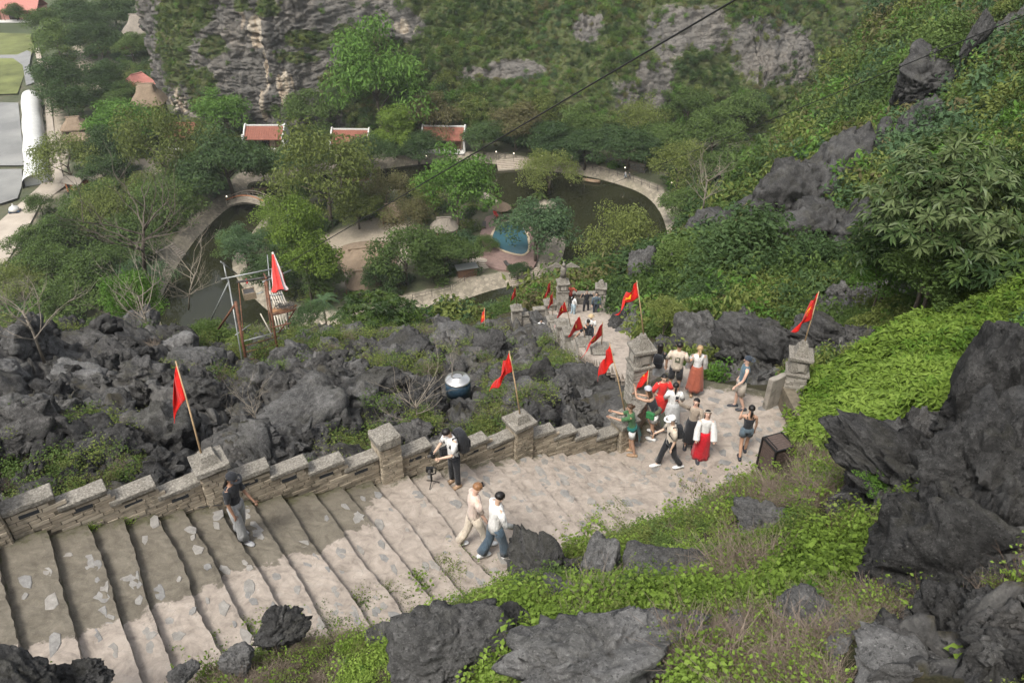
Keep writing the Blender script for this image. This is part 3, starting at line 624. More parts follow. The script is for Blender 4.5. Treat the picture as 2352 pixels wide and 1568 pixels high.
for i in range(len(EW)-1):
    lo = EW[i]; hi = EW[i+1]; z = lo[0].z; rg = random.Random(i)
    nj = 52; ni = 9
    LO = resample(lo, nj); HI = resample(hi, nj)
    V = []; dirt = []; moss_shade = []
    for j in range(nj):
        s = j/(nj-1); a = Vector((HI[j].x, HI[j].y, z)); b_ = Vector((LO[j].x, LO[j].y, z))
        a = a-(b_-a).normalized()*0.05
        jag = 0.007*math.sin(j*1.3+i*2.1)+0.010*rg.uniform(-1, 1)+0.018*math.sin(j*0.21+i)
        b_ = b_+(b_-a).normalized()*jag
        for k in range(ni):
            t = k/(ni-2) if k < ni-1 else 1.0
            p = a.lerp(b_, t)
            # wavy worn tread, tipped slightly forward
            dz = 0.006*math.sin(p.x*3.1+p.y*2.3+i)+0.008*rg.uniform(-1, 1)-0.02*t
            if k == ni-2: dz -= 0.012
            if k == ni-1: p = p+(b_-a).normalized()*rg.uniform(-0.03, 0.02); dz = -0.42
            V.append((p.x, p.y, z+dz))
            frac = (i)/20.0
            wd = 0.62-0.02*i+0.30*(frac > 2)   # how far the brown dirt reaches from the wall
            lim = np.interp(i, [0, 4, 8, 11, 13, 17, 22], [-0.6, -0.5, -0.15, 0.30, 0.40, 0.52, 0.62])
            dirt.append(0.5+max(-0.9, min(0.9, (lim-s)*4.0)))
            moss_shade.append(max(1.15-abs(t-0.0)*7.5, 0) if k < ni-1 else 1.0)  # back of tread: moss plus the shade line below the riser, painted in
            if s < 0.12: moss_shade[-1] = max(moss_shade[-1], 0.75-s*5)
    Fs = np.array([[j*ni+k, (j+1)*ni+k, (j+1)*ni+k+1, j*ni+k+1] for j in range(nj-1) for k in range(ni-1)])
    o = link('step', mesh_np('step', V, Fs, M_step, False, {'dirt': dirt, 'moss_shade': moss_shade}), stairs)
    stair_steps.append((o, HI, LO, z))
def slab_mesh(pts, z, th=0.03, bev=0.02):      # irregular flat stone
    c = sum((Vector((p[0], p[1], 0)) for p in pts), Vector())/len(pts); n = len(pts); V = []
    for (k, zz) in ((1.0, z-th), (1.0, z), (1-bev*4, z+0.006)):
        for p in pts: V.append((c.x+(p[0]-c.x)*k, c.y+(p[1]-c.y)*k, zz+0.0))
    Fs = []
    for r in range(2):
        for k in range(n): Fs.append([r*n+k, r*n+(k+1) % n, (r+1)*n+(k+1) % n, (r+1)*n+k])
    Fs.append([2*n+k for k in range(n)])
    return V, Fs
def pebble(cx, cy, z, r, rg, asp=1.6, rot=None, M=None, parent=None):
    n = rg.randint(5, 8); rot = rg.uniform(0, PI) if rot is None else rot; pts = []
    for k in range(n):
        a = 2*PI*k/n+rg.uniform(-0.2, 0.2); rr = r*rg.uniform(0.65, 1.25); x = math.cos(a)*rr*asp**0.5; y = math.sin(a)*rr/asp**0.5
        pts.append((cx+x*math.cos(rot)-y*math.sin(rot), cy+x*math.sin(rot)+y*math.cos(rot)))
    V, Fs = slab_mesh(pts, z); return link('paving_stone', mesh_np('paving_stone', V, Fs, M or M_flag, False), parent)
rg = random.Random(3)
for i, (o, HI, LO, z) in enumerate(stair_steps[:22]):
    for q in range(rg.randint(7, 10) if i > 9 else rg.randint(8, 11)):
        s = rg.uniform(0.04, 0.92); j = int(s*51); t = rg.uniform(0.22, 0.86)
        if rg.random() < 0.5: t = rg.uniform(0.6, 0.88)
        p = HI[j].lerp(LO[j], t); tread = (HI[j]-LO[j]).length
        d = LO[min(j+2, 51)]-LO[max(0, j-2)]
        pebble(p.x, p.y, z-0.02*t-0.001+0.012*math.sin(p.x*3.1+p.y*2.3+i), min(rg.uniform(0.055, 0.15), tread*0.3), rg, rg.uniform(1.2, 2.4), math.atan2(d.y, d.x)+rg.uniform(-0.4, 0.4), None, o)
# landing slab
PLS = smooth_poly([(p.x, p.y) for p in PLAZA], 1)
gx = np.arange(-1.5, 9.5, 0.12); gy = np.arange(8, 22, 0.12); GX, GY = np.meshgrid(gx, gy, indexing='ij'); Xp = GX.ravel(); Yp = GY.ravel()
sdp = poly_sd(Xp, Yp, PZ); P3 = np.stack([Xp, Yp, Xp*0], 1)
Zp = PLZ+0.02*fbm(P3*0.9, 3, 2)+0.008*vnoise(P3*5, 3)-np.clip(-sdp-0.25, 0, 3)*0.8
sds = poly_sd(Xp, Yp, [(p[0], p[1]) for p in STAIR_POLY])
Zp = np.where(sds > 0.05, Zp-0.5, Zp)
ii = np.arange(Xp.size).reshape(GX.shape); Fp = np.stack([ii[:-1, :-1].ravel(), ii[1:, :-1].ravel(), ii[1:, 1:].ravel(), ii[:-1, 1:].ravel()], 1)
Fp = Fp[(sdp[Fp] > -0.9).any(1)]
ddirt = np.clip(0.02+0.45*fbm(P3*0.35, 2, 9)+0.25*sstep(0.8, 0.1, sdp), 0, 0.75)
landing = tag(link('landing', mesh_np('landing', np.stack([Xp, Yp, Zp], 1), Fp, M_step, True, {'dirt': ddirt, 'moss_shade': sstep(0.5, -0.1, sdp)*0.8})), 'wide paved stone landing below the stairs', kind='structure')
cnt = 0; rg = random.Random(5)
used = []
for _try in range(2600):
    if cnt >= 150: break
    x = rg.uniform(0, 8.5); y = rg.uniform(9, 20.5); r = rg.uniform(0.07, 0.17)
    if poly_sd(np.array([x]), np.array([y]), PZ)[0] < 0.15 or poly_sd(np.array([x]), np.array([y]), [(p[0], p[1]) for p in STAIR_POLY])[0] > -0.1: continue
    if any((x-a)**2+(y-b)**2 < (r+c)**2*1.5 for a, b, c in used): continue
    used.append((x, y, r)); cnt += 1
    zz = PLZ+0.02*float(fbm(np.array([[x*0.9, y*0.9, 0]]), 3, 2)[0])+0.004
    pebble(x, y, zz, r, rg, rg.uniform(1.1, 1.8), None, None, landing)
# lower path in shallow steps
pth = empty('lower_path', (0, 0, 0)); tag(pth, 'narrow paved path winding down to the lower gate', kind='structure')
hw = [p[3] for p in PATH]
L = [0]
for a, b in zip(PATHW, PATHW[1:]): L.append(L[-1]+(b-a).length)
nS = 44; cen = resample(PATHW, nS+1); hws = [float(np.interp(L[-1]*k/nS, L, hw)) for k in range(nS+1)]
for k in range(nS):
    a, b = cen[k], cen[k+1]; d = Vector((b.x-a.x, b.y-a.y, 0)).normalized(); nn_ = Vector((-d.y, d.x, 0))
    d1 = Vector((cen[min(k+2, nS)].x-a.x, cen[min(k+2, nS)].y-a.y, 0)).normalized(); n1_ = Vector((-d1.y, d1.x, 0)); z = a.z
    V = []; w0, w1 = hws[k], hws[k+1]
    for p, nv, ww in ((a-d*0.05, nn_, w0), (b+d*0.02, n1_, w1)):
        for s in (-1, -0.5, 0, 0.5, 1): q_ = p+nv*(s*ww); V.append((q_.x, q_.y, z-0.01*abs(s)))
    V += [(v_[0], v_[1], z-0.5) for v_ in V[5:10]]
    Fs = np.array([[0, 1, 6, 5], [1, 2, 7, 6], [2, 3, 8, 7], [3, 4, 9, 8], [5, 6, 11, 10], [6, 7, 12, 11], [7, 8, 13, 12], [8, 9, 14, 13]])[:, ::-1]
    st = link('step', mesh_np('step', V, Fs, M_step, False, {'dirt': [0.15]*15, 'moss_shade': [0.3, .1, 0, .1, .3]*3}), pth)

# ------------------------------------------------------------------ brick walls and pillars
def brick_mat(name, a, b_, c_):
    m, nt, b = newmat(name); v = coords(nt, (1, 1, 1), 'World'); oi = nt.nodes.new('ShaderNodeObjectInfo')
    n1 = noise(nt, v, 5, 7, 0.7); n2 = noise(nt, v, 40, 4, 0.7); g = noise(nt, v, 1.1, 5, 0.7)
    c = mix(nt, 0.45, ramp(nt, oi.outputs['Random'], [(0, a), (0.5, b_), (1, c_)]), ramp(nt, n1, [(0.3, tuple(x*0.4 for x in a)), (0.5, b_), (0.7, c_)]))
    c = mix(nt, mrange(nt, g, 0.52, 0.66, 0, 0.7), c, (0.07, 0.062, 0.043))
    c = mix(nt, mrange(nt, n2, 0.6, 0.72, 0, 0.5), c, (0.09, 0.08, 0.06))
    nt.links.new(c, b.inputs['Base Color']); b.inputs['Roughness'].default_value = 0.9; p = bump(nt, None, n1, 0.5, 0.03); bump(nt, b, n2, 0.6, 0.008, p); return m
M_brick = brick_mat('tan_brick', (0.20, 0.162, 0.115), (0.31, 0.26, 0.19), (0.41, 0.35, 0.265))
M_brickg = brick_mat('grey_brick', (0.21, 0.188, 0.155), (0.29, 0.265, 0.225), (0.38, 0.35, 0.30))
def cap_mat():
    m, nt, b = newmat('weathered_coping'); v = coords(nt, (1, 1, 1), 'World'); n1 = noise(nt, v, 4, 8, 0.75); n2 = noise(nt, v, 26, 6, 0.75); nz = slope_z(nt)
    c = mix(nt, 0.55, ramp(nt, n1, [(0.3, (0.07, 0.063, 0.05)), (0.5, (0.165, 0.15, 0.125)), (0.7, (0.30, 0.275, 0.235))]), ramp(nt, n2, [(0.38, (0.045, 0.041, 0.033)), (0.52, (0.21, 0.19, 0.155)), (0.66, (0.45, 0.415, 0.36))]))
    nt.links.new(c, b.inputs['Base Color']); b.inputs['Roughness'].default_value = 0.92; p = bump(nt, None, n1, 0.5, 0.03); bump(nt, b, n2, 0.8, 0.012, p); return m
M_cap = cap_mat()
M_mortar = plain('old_mortar', (0.13, 0.11, 0.08), 0.95, 0.4, 6, 0.02)
def slab_block(parent, name, c, size, rz, mat, rg, z0jit=0.0, n=4):
    """a worn block with chipped edges, its own mesh"""
    bm = bmesh.new(); bmesh.ops.create_cube(bm, size=1.0)
    for v in bm.verts: v.co.x *= size[0]; v.co.y *= size[1]; v.co.z *= size[2]
    bmesh.ops.bevel(bm, geom=bm.edges[:], offset=min(size)*0.13, segments=1, affect='EDGES')
    longe = [e for e in bm.edges if abs((e.verts[0].co-e.verts[1].co).x) > size[0]*0.5]
    if longe: bmesh.ops.subdivide_edges(bm, edges=longe, cuts=n)
    for v in bm.verts: v.co += Vector((rg.uniform(-1, 1), rg.uniform(-1, 1), rg.uniform(-1, 1)))*min(size)*0.075
    me = bpy.data.meshes.new(name); bm.to_mesh(me); bm.free(); me.materials.append(mat)
    return link(name, me, parent, loc=c, rot=(rg.uniform(-0.015, 0.015), rg.uniform(-0.02, 0.02), rz))
BRK = []
for k in range(7):
    rr = random.Random(k+50); mb = MB(); j = lambda a: rr.uniform(-a, a)
    V = []
    for x in (-0.5, 0.5):
        for y in (-0.5, 0.5):
            for z in (-0.5, 0.5): V.append((x+j(0.03), y+(0.2 if y < 0 else 0)*rr.random()*0.5, z+j(0.09)))
    mb.add(V, [[0, 1, 3, 2], [4, 6, 7, 5], [0, 4, 5, 1], [2, 3, 7, 6], [1, 5, 7, 3], [0, 2, 6, 4]])
    BRK.append(mesh_np('brick', mb.v, mb.f, M_brick))
BRKG = []
for me in BRK:
    m2 = me.copy(); m2.materials.clear(); m2.materials.append(M_brickg); BRKG.append(m2)
def brick_face(parent, A, B, zbot, ztop, rg, hgt=0.078, thick=0.06, grey=False, lmin=0.16, lmax=0.42, off=0.0, limit=300):
    """courses of bricks on the vertical face A->B (xy), outward to the right of A->B; zbot/ztop functions of distance"""
    A = Vector((A[0], A[1], 0)); B = Vector((B[0], B[1], 0)); d = B-A; L = d.length; d.normalize(); nrm_ = Vector((d.y, -d.x, 0)); ang_ = math.atan2(d.y, d.x)
    zs = [zbot(L*q/20) for q in range(21)]; zt = [ztop(L*q/20) for q in range(21)]
    z = min(zs); n = 0; row = 0
    while z+hgt <= max(zt)+0.001:
        s = rg.uniform(-0.2, 0) if row else 0
        s = max(0, s)
        first = rg.uniform(0.08, lmax)
        while s < L-0.03:
            ln = min(rg.uniform(lmin, lmax) if s > 0 else first, L-s)
            if L-s-ln < 0.07: ln = L-s
            m_ = s+ln/2
            if z+hgt > zbot(m_)-0.03 and z+hgt <= ztop(m_)+0.012 and n < limit:
                pr = rg.uniform(-0.006, 0.016)+off
                p = A+d*m_+nrm_*(pr-thick/2+0.012)
                link('brick', rg.choice(BRKG if grey else BRK), parent, loc=(p.x, p.y, z+hgt/2), rot=(0, rg.uniform(-0.02, 0.02), ang_), scl=(ln-0.014, thick, hgt-0.014)); n += 1
            s += ln
        z += hgt; row += 1
    return n
def ground_fn(A, B, za, zb):
    L = (Vector((A[0], A[1]))-Vector((B[0], B[1]))).length
    return lambda s: za+(zb-za)*min(1, max(0, s/L))
PIL = []   # upper balustrade pillars
rgw = random.Random(11)
def pillar(px, py, Z, wd, ht, label, group, capk='pyramid', grey=False, rz=0.0, hgt=0.078, name='brick_pillar', cat='pillar', pos=None):
    p = pos if pos is not None else G(px, py, Z); t = empty(name, (p.x, p.y, Z-0.25), rz, label, cat, group)
    ht += 0.25
    core = MB().box((0, 0, ht/2), (wd-0.03, wd-0.03, ht)).build('core', M_mortar, t)
    faces = [((-wd/2, -wd/2), (wd/2, -wd/2)), ((wd/2, -wd/2), (wd/2, wd/2)), ((-wd/2, wd/2), (-wd/2, -wd/2))]
    lim = 96
    for a, b_ in faces: brick_face(t, a, b_, lambda s: 0.0, lambda s: ht, rgw, hgt, 0.05, grey, 0.14, 0.34, 0.0, lim)
    if capk == 'pyramid':
        slab_block(t, 'cap_slab', (0, 0, ht+0.06), (wd+0.16, wd+0.16, 0.12), 0, M_cap, rgw, n=3)
        MB().box((0, 0, ht+0.115+0.09), (wd*0.85, wd*0.85, 0.19), taper=0.62).build('cap_block', M_cap, t)
        top = Z+ht-0.25+0.3
    elif capk == 'block':
        slab_block(t, 'cap_slab', (0, 0, ht+0.11), (wd+0.07, wd+0.07, 0.24), 0, M_cap, rgw, n=3); top = Z+ht
    elif capk == 'gate':
        slab_block(t, 'neck_slab', (0, 0, ht+0.03), (wd+0.1, wd+0.1, 0.08), 0, M_cap, rgw, n=3)
        hd = slab_block(t, 'lantern_block', (0, 0, ht+0.07+0.22), (wd*0.98, wd*0.98, 0.45), 0, M_cap, rgw, n=3)
        for a_ in (0, 1, 2, 3):
            q_ = MB().box((0, 0, 0), (wd*0.5, 0.02, 0.24)).build('panel', M_brickg, hd)
            q_.location = (math.sin(a_*PI/2)*wd*0.5, -math.cos(a_*PI/2)*wd*0.5, 0); q_.rotation_euler = (0, 0, a_*PI/2)
        slab_block(t, 'cap_slab', (0, 0, ht+0.56), (wd+0.12, wd+0.12, 0.1), 0, M_cap, rgw, n=3)
        MB().box((0, 0, ht+0.61+0.13), (wd*0.8, wd*0.8, 0.26), taper=0.6).build('cap_block', M_cap, t)
        MB().box((0, 0, ht+0.87+0.07), (wd*0.4, wd*0.4, 0.14), taper=0.6).build('finial', M_cap, t)
        top = Z+ht-0.25+0.98
    PIL.append(t); return t, Vector((p.x, p.y, top))
wallpts = [EW[i][0] for i in range(len(EW))]       # descending index order from landing up
def on_wall(px, py):
    if px > 1420:
        g_ = G(1436, 1030, PLZ); return g_
    return on_wall0(px, py)
def on_wall0(px, py):                               # the wall foot under a seen point
    best = None
    for i in range(len(EW)-1):
        a, b_ = EW[i][0], EW[i+1][0]
        for k in range(11):
            p = a.lerp(b_, k/10); q_ = inv_px(np.array(p.x), np.array(p.y), np.array(p.z))
            d = abs(q_[0]-px)
            if best is None or d < best[0]: best = (d, p.copy())
    return best[1]
wd_dir = (EW[21][0]-EW[0][0]); wd_dir = Vector((wd_dir.x, wd_dir.y, 0)).normalized(); WRZ = math.atan2(wd_dir.y, wd_dir.x); outw = Vector((wd_dir.y, -wd_dir.x, 0))
if outw.y < 0: outw = -outw
pill_def = [(-22, 'pyramid', 'brick balustrade pillar cut off by the left edge of the picture'),
            (512, 'pyramid', 'brick pillar with a stepped cap beside the woman in grey trousers'),
            (902, 'block', 'brick pillar with a plain square block top, without any flag'),
            (1200, 'pyramid', 'brick pillar with pyramid cap between the backpack photographer and the corner pillar'),
            (1440, 'pyramid', 'corner brick pillar that the woman in green leans on')]
UP = []
for px, ck, lab in pill_def:
    f = on_wall(px, 0); p = f+outw*0.16
    t, top = pillar(0, 0, f.z+0.02, 0.47, 0.84 if ck == 'pyramid' else 0.88, lab, 'pillars of the upper balustrade', ck, rz=WRZ+PI, pos=Vector((p.x, p.y, 0)))
    UP.append((t, top, f, p))
for s in range(4):
    a = UP[s]; b_ = UP[s+1]; A = a[3]; B = b_[3]; d = Vector((B.x-A.x, B.y-A.y, 0)); L = d.length; d.normalize()
    A2 = A+d*0.26; B2 = B-d*0.26; L2 = L-0.52; za = a[2].z; zb = b_[2].z
    labs = ['brick wall panel with dark vent slots left of the first flag pillar', 'brick wall panel behind the woman in grey trousers up to the plain block pillar', 'brick wall panel behind the photographer with the big backpack', 'brick wall panel with toothed coping between the two rightmost cap pillars']
    mid = A2.lerp(B2, 0.5); t = empty('wall_panel', (0, 0, 0), 0, labs[s], 'wall', 'wall panels of the upper balustrade')
    zf = lambda q, za=za, zb=zb, L2=L2: za+(zb-za)*(q/L2)
    nsl = max(4, round(L2/0.82)); nrm_ = Vector((d.y, -d.x, 0)); rz = math.atan2(d.y, d.x)
    wallh = 0.5; tops = []
    body = MB()
    for q in range(nsl):
        s0, s1 = L2*q/nsl, L2*(q+1)/nsl; zt = zf(s0*0.35+s1*0.65)+wallh; tops.append((s0, s1, zt))
        c = A2+d*((s0+s1)/2); zb_ = zf(s1)-0.4
        body.box((c.x, c.y, (zt+zb_)/2), (s1-s0-0.001*(q % 2), 0.24, zt-zb_), rz)
        slab_block(t, 'coping_slab', (c.x, c.y, zt+0.049), (s1-s0+0.04, 0.34, 0.10), rz, M_cap, rgw, n=4)
    body.build('core', M_mortar, t)
    def ztop(q_, tops=tops):
        for s0, s1, zt in tops:
            if q_ <= s1+1e-6: return zt
        return tops[-1][2]
    Af = A2+nrm_*0.12; Bf = B2+nrm_*0.12
    if (Af-EW[0][5]).length > (A2-nrm_*0.12-EW[0][5]).length: pass
    brick_face(t, (Af.x, Af.y), (Bf.x, Bf.y), lambda q_: zf(q_)-0.12, ztop, rgw, 0.082, 0.05, False, 0.16, 0.46, 0.0, 296)
    if s < 3:
        for q in range(nsl):       # dark vent slots
            sp_ = L2*(q+0.45)/nsl; c = Af+d*sp_; zc = zf(sp_)+0.30
            MB().box((0, 0, 0), (0.3, 0.03, 0.07)).build('vent_slot', bpy.data.materials.get('dark_gap') or plain('dark_gap', (0.025, 0.027, 0.03), 0.9), t, loc=(c.x+nrm_.x*0.008, c.y+nrm_.y*0.008, zc), rot=(0, 0.03, rz))
# gate pillars at the landing
gl, gl_top = pillar(1462, 908, 60.5, 0.54, 1.15, 'tall grey brick gate pillar left of the man in the printed shirt', 'tall gate pillars of the landing', 'gate', True, 0.25, 0.07, 'gate_pillar')
gr, gr_top = pillar(1812, 925, 60.5, 0.52, 1.15, 'tall grey brick gate pillar at the right end of the landing', 'tall gate pillars of the landing', 'gate', True, -0.25, 0.07, 'gate_pillar')
# rough parapet below the right gate pillar
lw = empty('low_parapet', (0, 0, 0), 0, 'crumbling low parapet running from the right gate pillar to the leafy bushes', 'wall')
a = G(1795, 925, 60.5); b_ = G(1838, 1010, 60.5); dd = (b_-a).normalized()
a = a+Vector((dd.y, -dd.x, 0))*-0.0
MB().box(((a.x+b_.x)/2, (a.y+b_.y)/2, 60.75), ((b_-a).length, 0.3, 0.9), math.atan2(dd.y, dd.x)).build('core', M_mortar, lw)
brick_face(lw, (b_.x-0.15*dd.y*-1, b_.y), (a.x, a.y), lambda s: 60.4, lambda s: 61.2, rgw, 0.12, 0.06, True, 0.2, 0.5, 0.16, 60)
slab_block(lw, 'standing_slab', (a.x-0.25, a.y-0.1, 61.0), (0.75, 0.16, 1.15), 0.5, M_brickg, rgw)
# corner parapet from the corner pillar round to the left gate pillar
cp = empty('corner_parapet', (0, 0, 0), 0, 'short brick parapet behind the woman in green with the tied jacket', 'wall')
a = UP[4][3]; b_ = G(1475, 960, 60.5); dd = Vector((b_.x-a.x, b_.y-a.y, 0)); Lc = dd.length; dd.normalize(); a = a+dd*0.3
MB().box(((a.x+b_.x)/2, (a.y+b_.y)/2, 60.75), (Lc-0.3, 0.25, 0.95), math.atan2(dd.y, dd.x)).build('core', M_mortar, cp)
brick_face(cp, (a.x+dd.y*0.12, a.y-dd.x*0.12), (b_.x+dd.y*0.12, b_.y-dd.x*0.12), lambda s: 60.4, lambda s: 61.2, rgw, 0.08, 0.05, False, 0.16, 0.4, 0.0, 120)
nc = 3
for q in range(nc):
    c = a.lerp(b_, (q+0.5)/nc); slab_block(cp, 'coping_slab', (c.x, c.y, 61.28), ((Lc-0.3)/nc-0.03, 0.38, 0.11), math.atan2(dd.y, dd.x), M_cap, rgw)
# lower gate and balustrade
lg1, lg1_top = pillar(1290, 722, 48.3, 0.64, 1.75, 'tall lower gate pillar crowned by a spread winged stone figure', 'tall pillars of the lower gate', 'gate', True, 0.1, 0.09, 'gate_pillar')
lg2, lg2_top = pillar(1376, 722, 48.3, 0.6, 1.45, 'lower gate pillar right of the man in the dark jacket', 'tall pillars of the lower gate', 'gate', True, -0.1, 0.09, 'gate_pillar')
low_def = [(1186, 752, 47.5, 0.55, 1.35, 'lone brick post with a flag at the left end of the lower balustrade'), (1262, 728, 48.0, 0.6, 1.0, 'brick post with two flags beside the winged gate pillar'),
           (1268, 765, 49.6, 0.5, 0.9, 'dark capped post beside the crouching people on the lower path'), (1290, 790, 50.8, 0.6, 1.25, 'brick post left of the small star flag, halfway down the lower path'),
           (1308, 815, 52.2, 0.6, 1.35, 'brick post just left of the man in black with outstretched arm'), (1340, 835, 54.0, 0.6, 1.1, 'brick post with the big star flag, nearest the man in black'), (1377, 850, 56.2, 0.62, 0.95, 'brick post with the torn star flag near the pointed rocks')]
LOWP = []
for x, y, z, w_, h_, lab in low_def: LOWP.append(pillar(x, y, z, w_, h_, lab, 'posts of the lower balustrade', 'pyramid', True, 0.15, 0.1, 'balustrade_post', 'post'))
def low_wall(p, q, zp, zq, label, hh=0.8):
    t = empty('balustrade_wall', (0, 0, 0), 0, label, 'wall', 'walls of the lower balustrade')
    d = Vector((q[0]-p[0], q[1]-p[1], 0)); L_ = d.length; d.normalize(); rz = math.atan2(d.y, d.x); n_ = max(2, round(L_/1.0)); m = MB()
    for k in range(n_):
        s0, s1 = L_*k/n_, L_*(k+1)/n_; z0 = zp+(zq-zp)*(s0+s1)/2/L_; c = Vector((p[0], p[1], 0))+d*(s0+s1)/2
        m.box((c.x, c.y, z0+hh/2-0.3), (s1-s0-0.002*(k % 2), 0.26, hh+0.6), rz)
        slab_block(t, 'coping_slab', (c.x, c.y, z0+hh+0.05), (s1-s0+0.04, 0.4, 0.12), rz, M_cap, rgw, n=2)
    m.build('core', M_mortar, t)
    fa = (p[0]+d.y*0.13, p[1]-d.x*0.13); fb = (q[0]+d.y*0.13, q[1]-d.x*0.13)
    brick_face(t, fa, fb, lambda s: zp+(zq-zp)*s/L_-0.2, lambda s: zp+(zq-zp)*s/L_+hh, rgw, 0.12, 0.05, True, 0.25, 0.6, 0.0, 130)
P_ = [p[0].location for p in LOWP]
low_wall(P_[0], P_[1], 47.4, 48.0, 'low brick wall between the lone flag post and the winged gate pillar')
low_wall(P_[2], P_[3], 49.6, 50.8, 'short sloping wall above the crouching people', 0.6)
low_wall(P_[3], P_[4], 50.8, 52.2, 'short sloping wall between two dark capped posts', 0.7)
low_wall(P_[4], P_[5], 52.2, 54.0, 'sloping wall beside the man in black on the lower path', 0.6)
low_wall(P_[5], P_[6], 54.0, 56.2, 'sloping wall between the two star flag posts nearest the rocks', 0.6)
pa = lg1.location; pb = lg2.location
low_wall((pa.x+0.5, pa.y+1.6), (pb.x+0.2, pb.y+1.6), 48.2, 48.2, 'low terrace wall behind the three people at the lower gate', 0.6)
# winged stone figure on the lower gate pillar
wf = empty('winged_figure', lg1_top, 0, 'small winged stone figure perched on the lower gate pillar', 'statue')
m = MB(); m.tube([(0, 0, 0), (0, 0, 0.25), (0.02, 0, 0.5), (0, -0.05, 0.72)], [0.2, 0.17, 0.2, 0.1], 10); m.build('body', M_cap, wf, True)
MB().tube([(0, -0.05, 0.7), (0, -0.15, 0.86), (0, -0.3, 0.86)], [0.09, 0.1, 0.03], 8).build('head', M_cap, wf, True)
for s in (-1, 1):
    m = MB()
    for k in range(5): m.tube([(s*0.1, 0.02, 0.6), (s*(0.45+0.12*k), 0.05, 0.86-0.07*k), (s*(0.62+0.1*k), 0.08, 0.72-0.12*k)], [0.06, 0.045, 0.012], 5)
    m.build('wing', M_cap, wf)
MB().tube([(0, 0.1, 0.3), (0.05, 0.35, 0.5), (0, 0.45, 0.8)], [0.08, 0.06, 0.02], 6).build('tail', M_cap, wf)
# ------------------------------------------------------------------ boulders
def boulder_mesh(seed, sub=5, crag=1.0, planes=11, mat=None, boxy=0.0):
    crag *= 1.35
    r = np.random.default_rng(seed); bm = bmesh.new(); bmesh.ops.create_icosphere(bm, subdivisions=sub, radius=1.0)
    V = np.array([v.co[:] for v in bm.verts]); Fs = np.array([[v.index for v in f.verts] for f in bm.faces]); bm.free(); V = unit(V)
    nn_ = unit(r.normal(size=(planes, 3))); hh = r.uniform(0.62, 1.0, planes)
    if boxy: nn_ = np.concatenate([nn_[:max(2, planes-6)], np.array([[1, 0, .1], [-1, .1, 0], [0, 1, .1], [0, -1, .1], [0.1, 0.05, 1], [0, 0, -1.0]])]); nn_ = unit(nn_); hh = np.concatenate([hh[:max(2, planes-6)]+0.2, r.uniform(.62, .8, 6)])
    dt = V @ nn_.T; rad = np.where(dt > 0.05, hh/np.maximum(dt, 0.05), 9.0); k = 14.0
    R0 = -np.log(np.exp(-k*np.minimum(rad, 2.2)).sum(1)+1e-9)/k; R0 = np.clip(R0, 0.4, 1.35)
    P = V*R0[:, None]
    a, fe, cid_ = worley(P*2.2+fbm(P*1.5, 2, seed)[:, None]*0.35, seed+3)
    b, fe2, cid2 = worley(P*np.array([6, 6, 4.0])+fbm(P*4, 2, seed+1)[:, None]*0.3, seed+5)
    d = crag*(0.10*(ridged(P*1.4, 4, seed+7)-0.5)+0.09*(cid_-0.5)-0.07*sstep(0.12, 0, fe)+0.05*(ridged(P*np.array([5, 5, 2.2]), 3, seed+9)-0.5)+0.03*(cid2-0.5)-0.02*sstep(0.15, 0, fe2)+0.022*vnoise(P*16, seed+2)-0.035*np.abs(vnoise(P*np.array([1.5, 1.5, 9])+2*fbm(P, 2, seed)[:, None], seed+4)))
    P = P+V*d[:, None]; P[:, :2] += np.stack([vnoise(P*3, seed+20), vnoise(P*3, seed+21)], 1)*0.05*crag
    return mesh_np('boulder', P, Fs, mat or M_rockB, True)
M_rockD = rock_mat('dark_karst', (0.019, 0.019, 0.019), (0.105, 0.102, 0.097), 1.0, moss_shade=0.15)
M_rockL = rock_mat('pale_karst', (0.075, 0.074, 0.072), (0.23, 0.225, 0.215), 1.0, moss_shade=0.1)
BM_ = [boulder_mesh(900+k, 5, [1.0, 1.4, 0.8][k % 3]) for k in range(6)]; BX = [boulder_mesh(930+k, 5, 0.7, 9, None, 1.0) for k in range(3)]
BXY = []
def boulder(cx, cy, z, w_, h_, label, me, mat=None, rz=None, tilt=(0, 0), dp=0.8, cat='rock'):
    z = z+0.10*w_*z/F; p = WZ(cx, cy, z); o = link('boulder', me, None, loc=tuple(p), rot=(tilt[0], tilt[1], random.uniform(0, 6.28) if rz is None else rz), scl=(w_*z/F*0.56, w_*z/F*0.5*dp, h_*z/F*0.62))
    BXY.append((p.x, p.y, w_*z/F*0.5))
    if mat: o.material_slots[0].link = 'OBJECT'; o.material_slots[0].material = mat
    return tag(o, label, cat, 'boulders on the hillside')
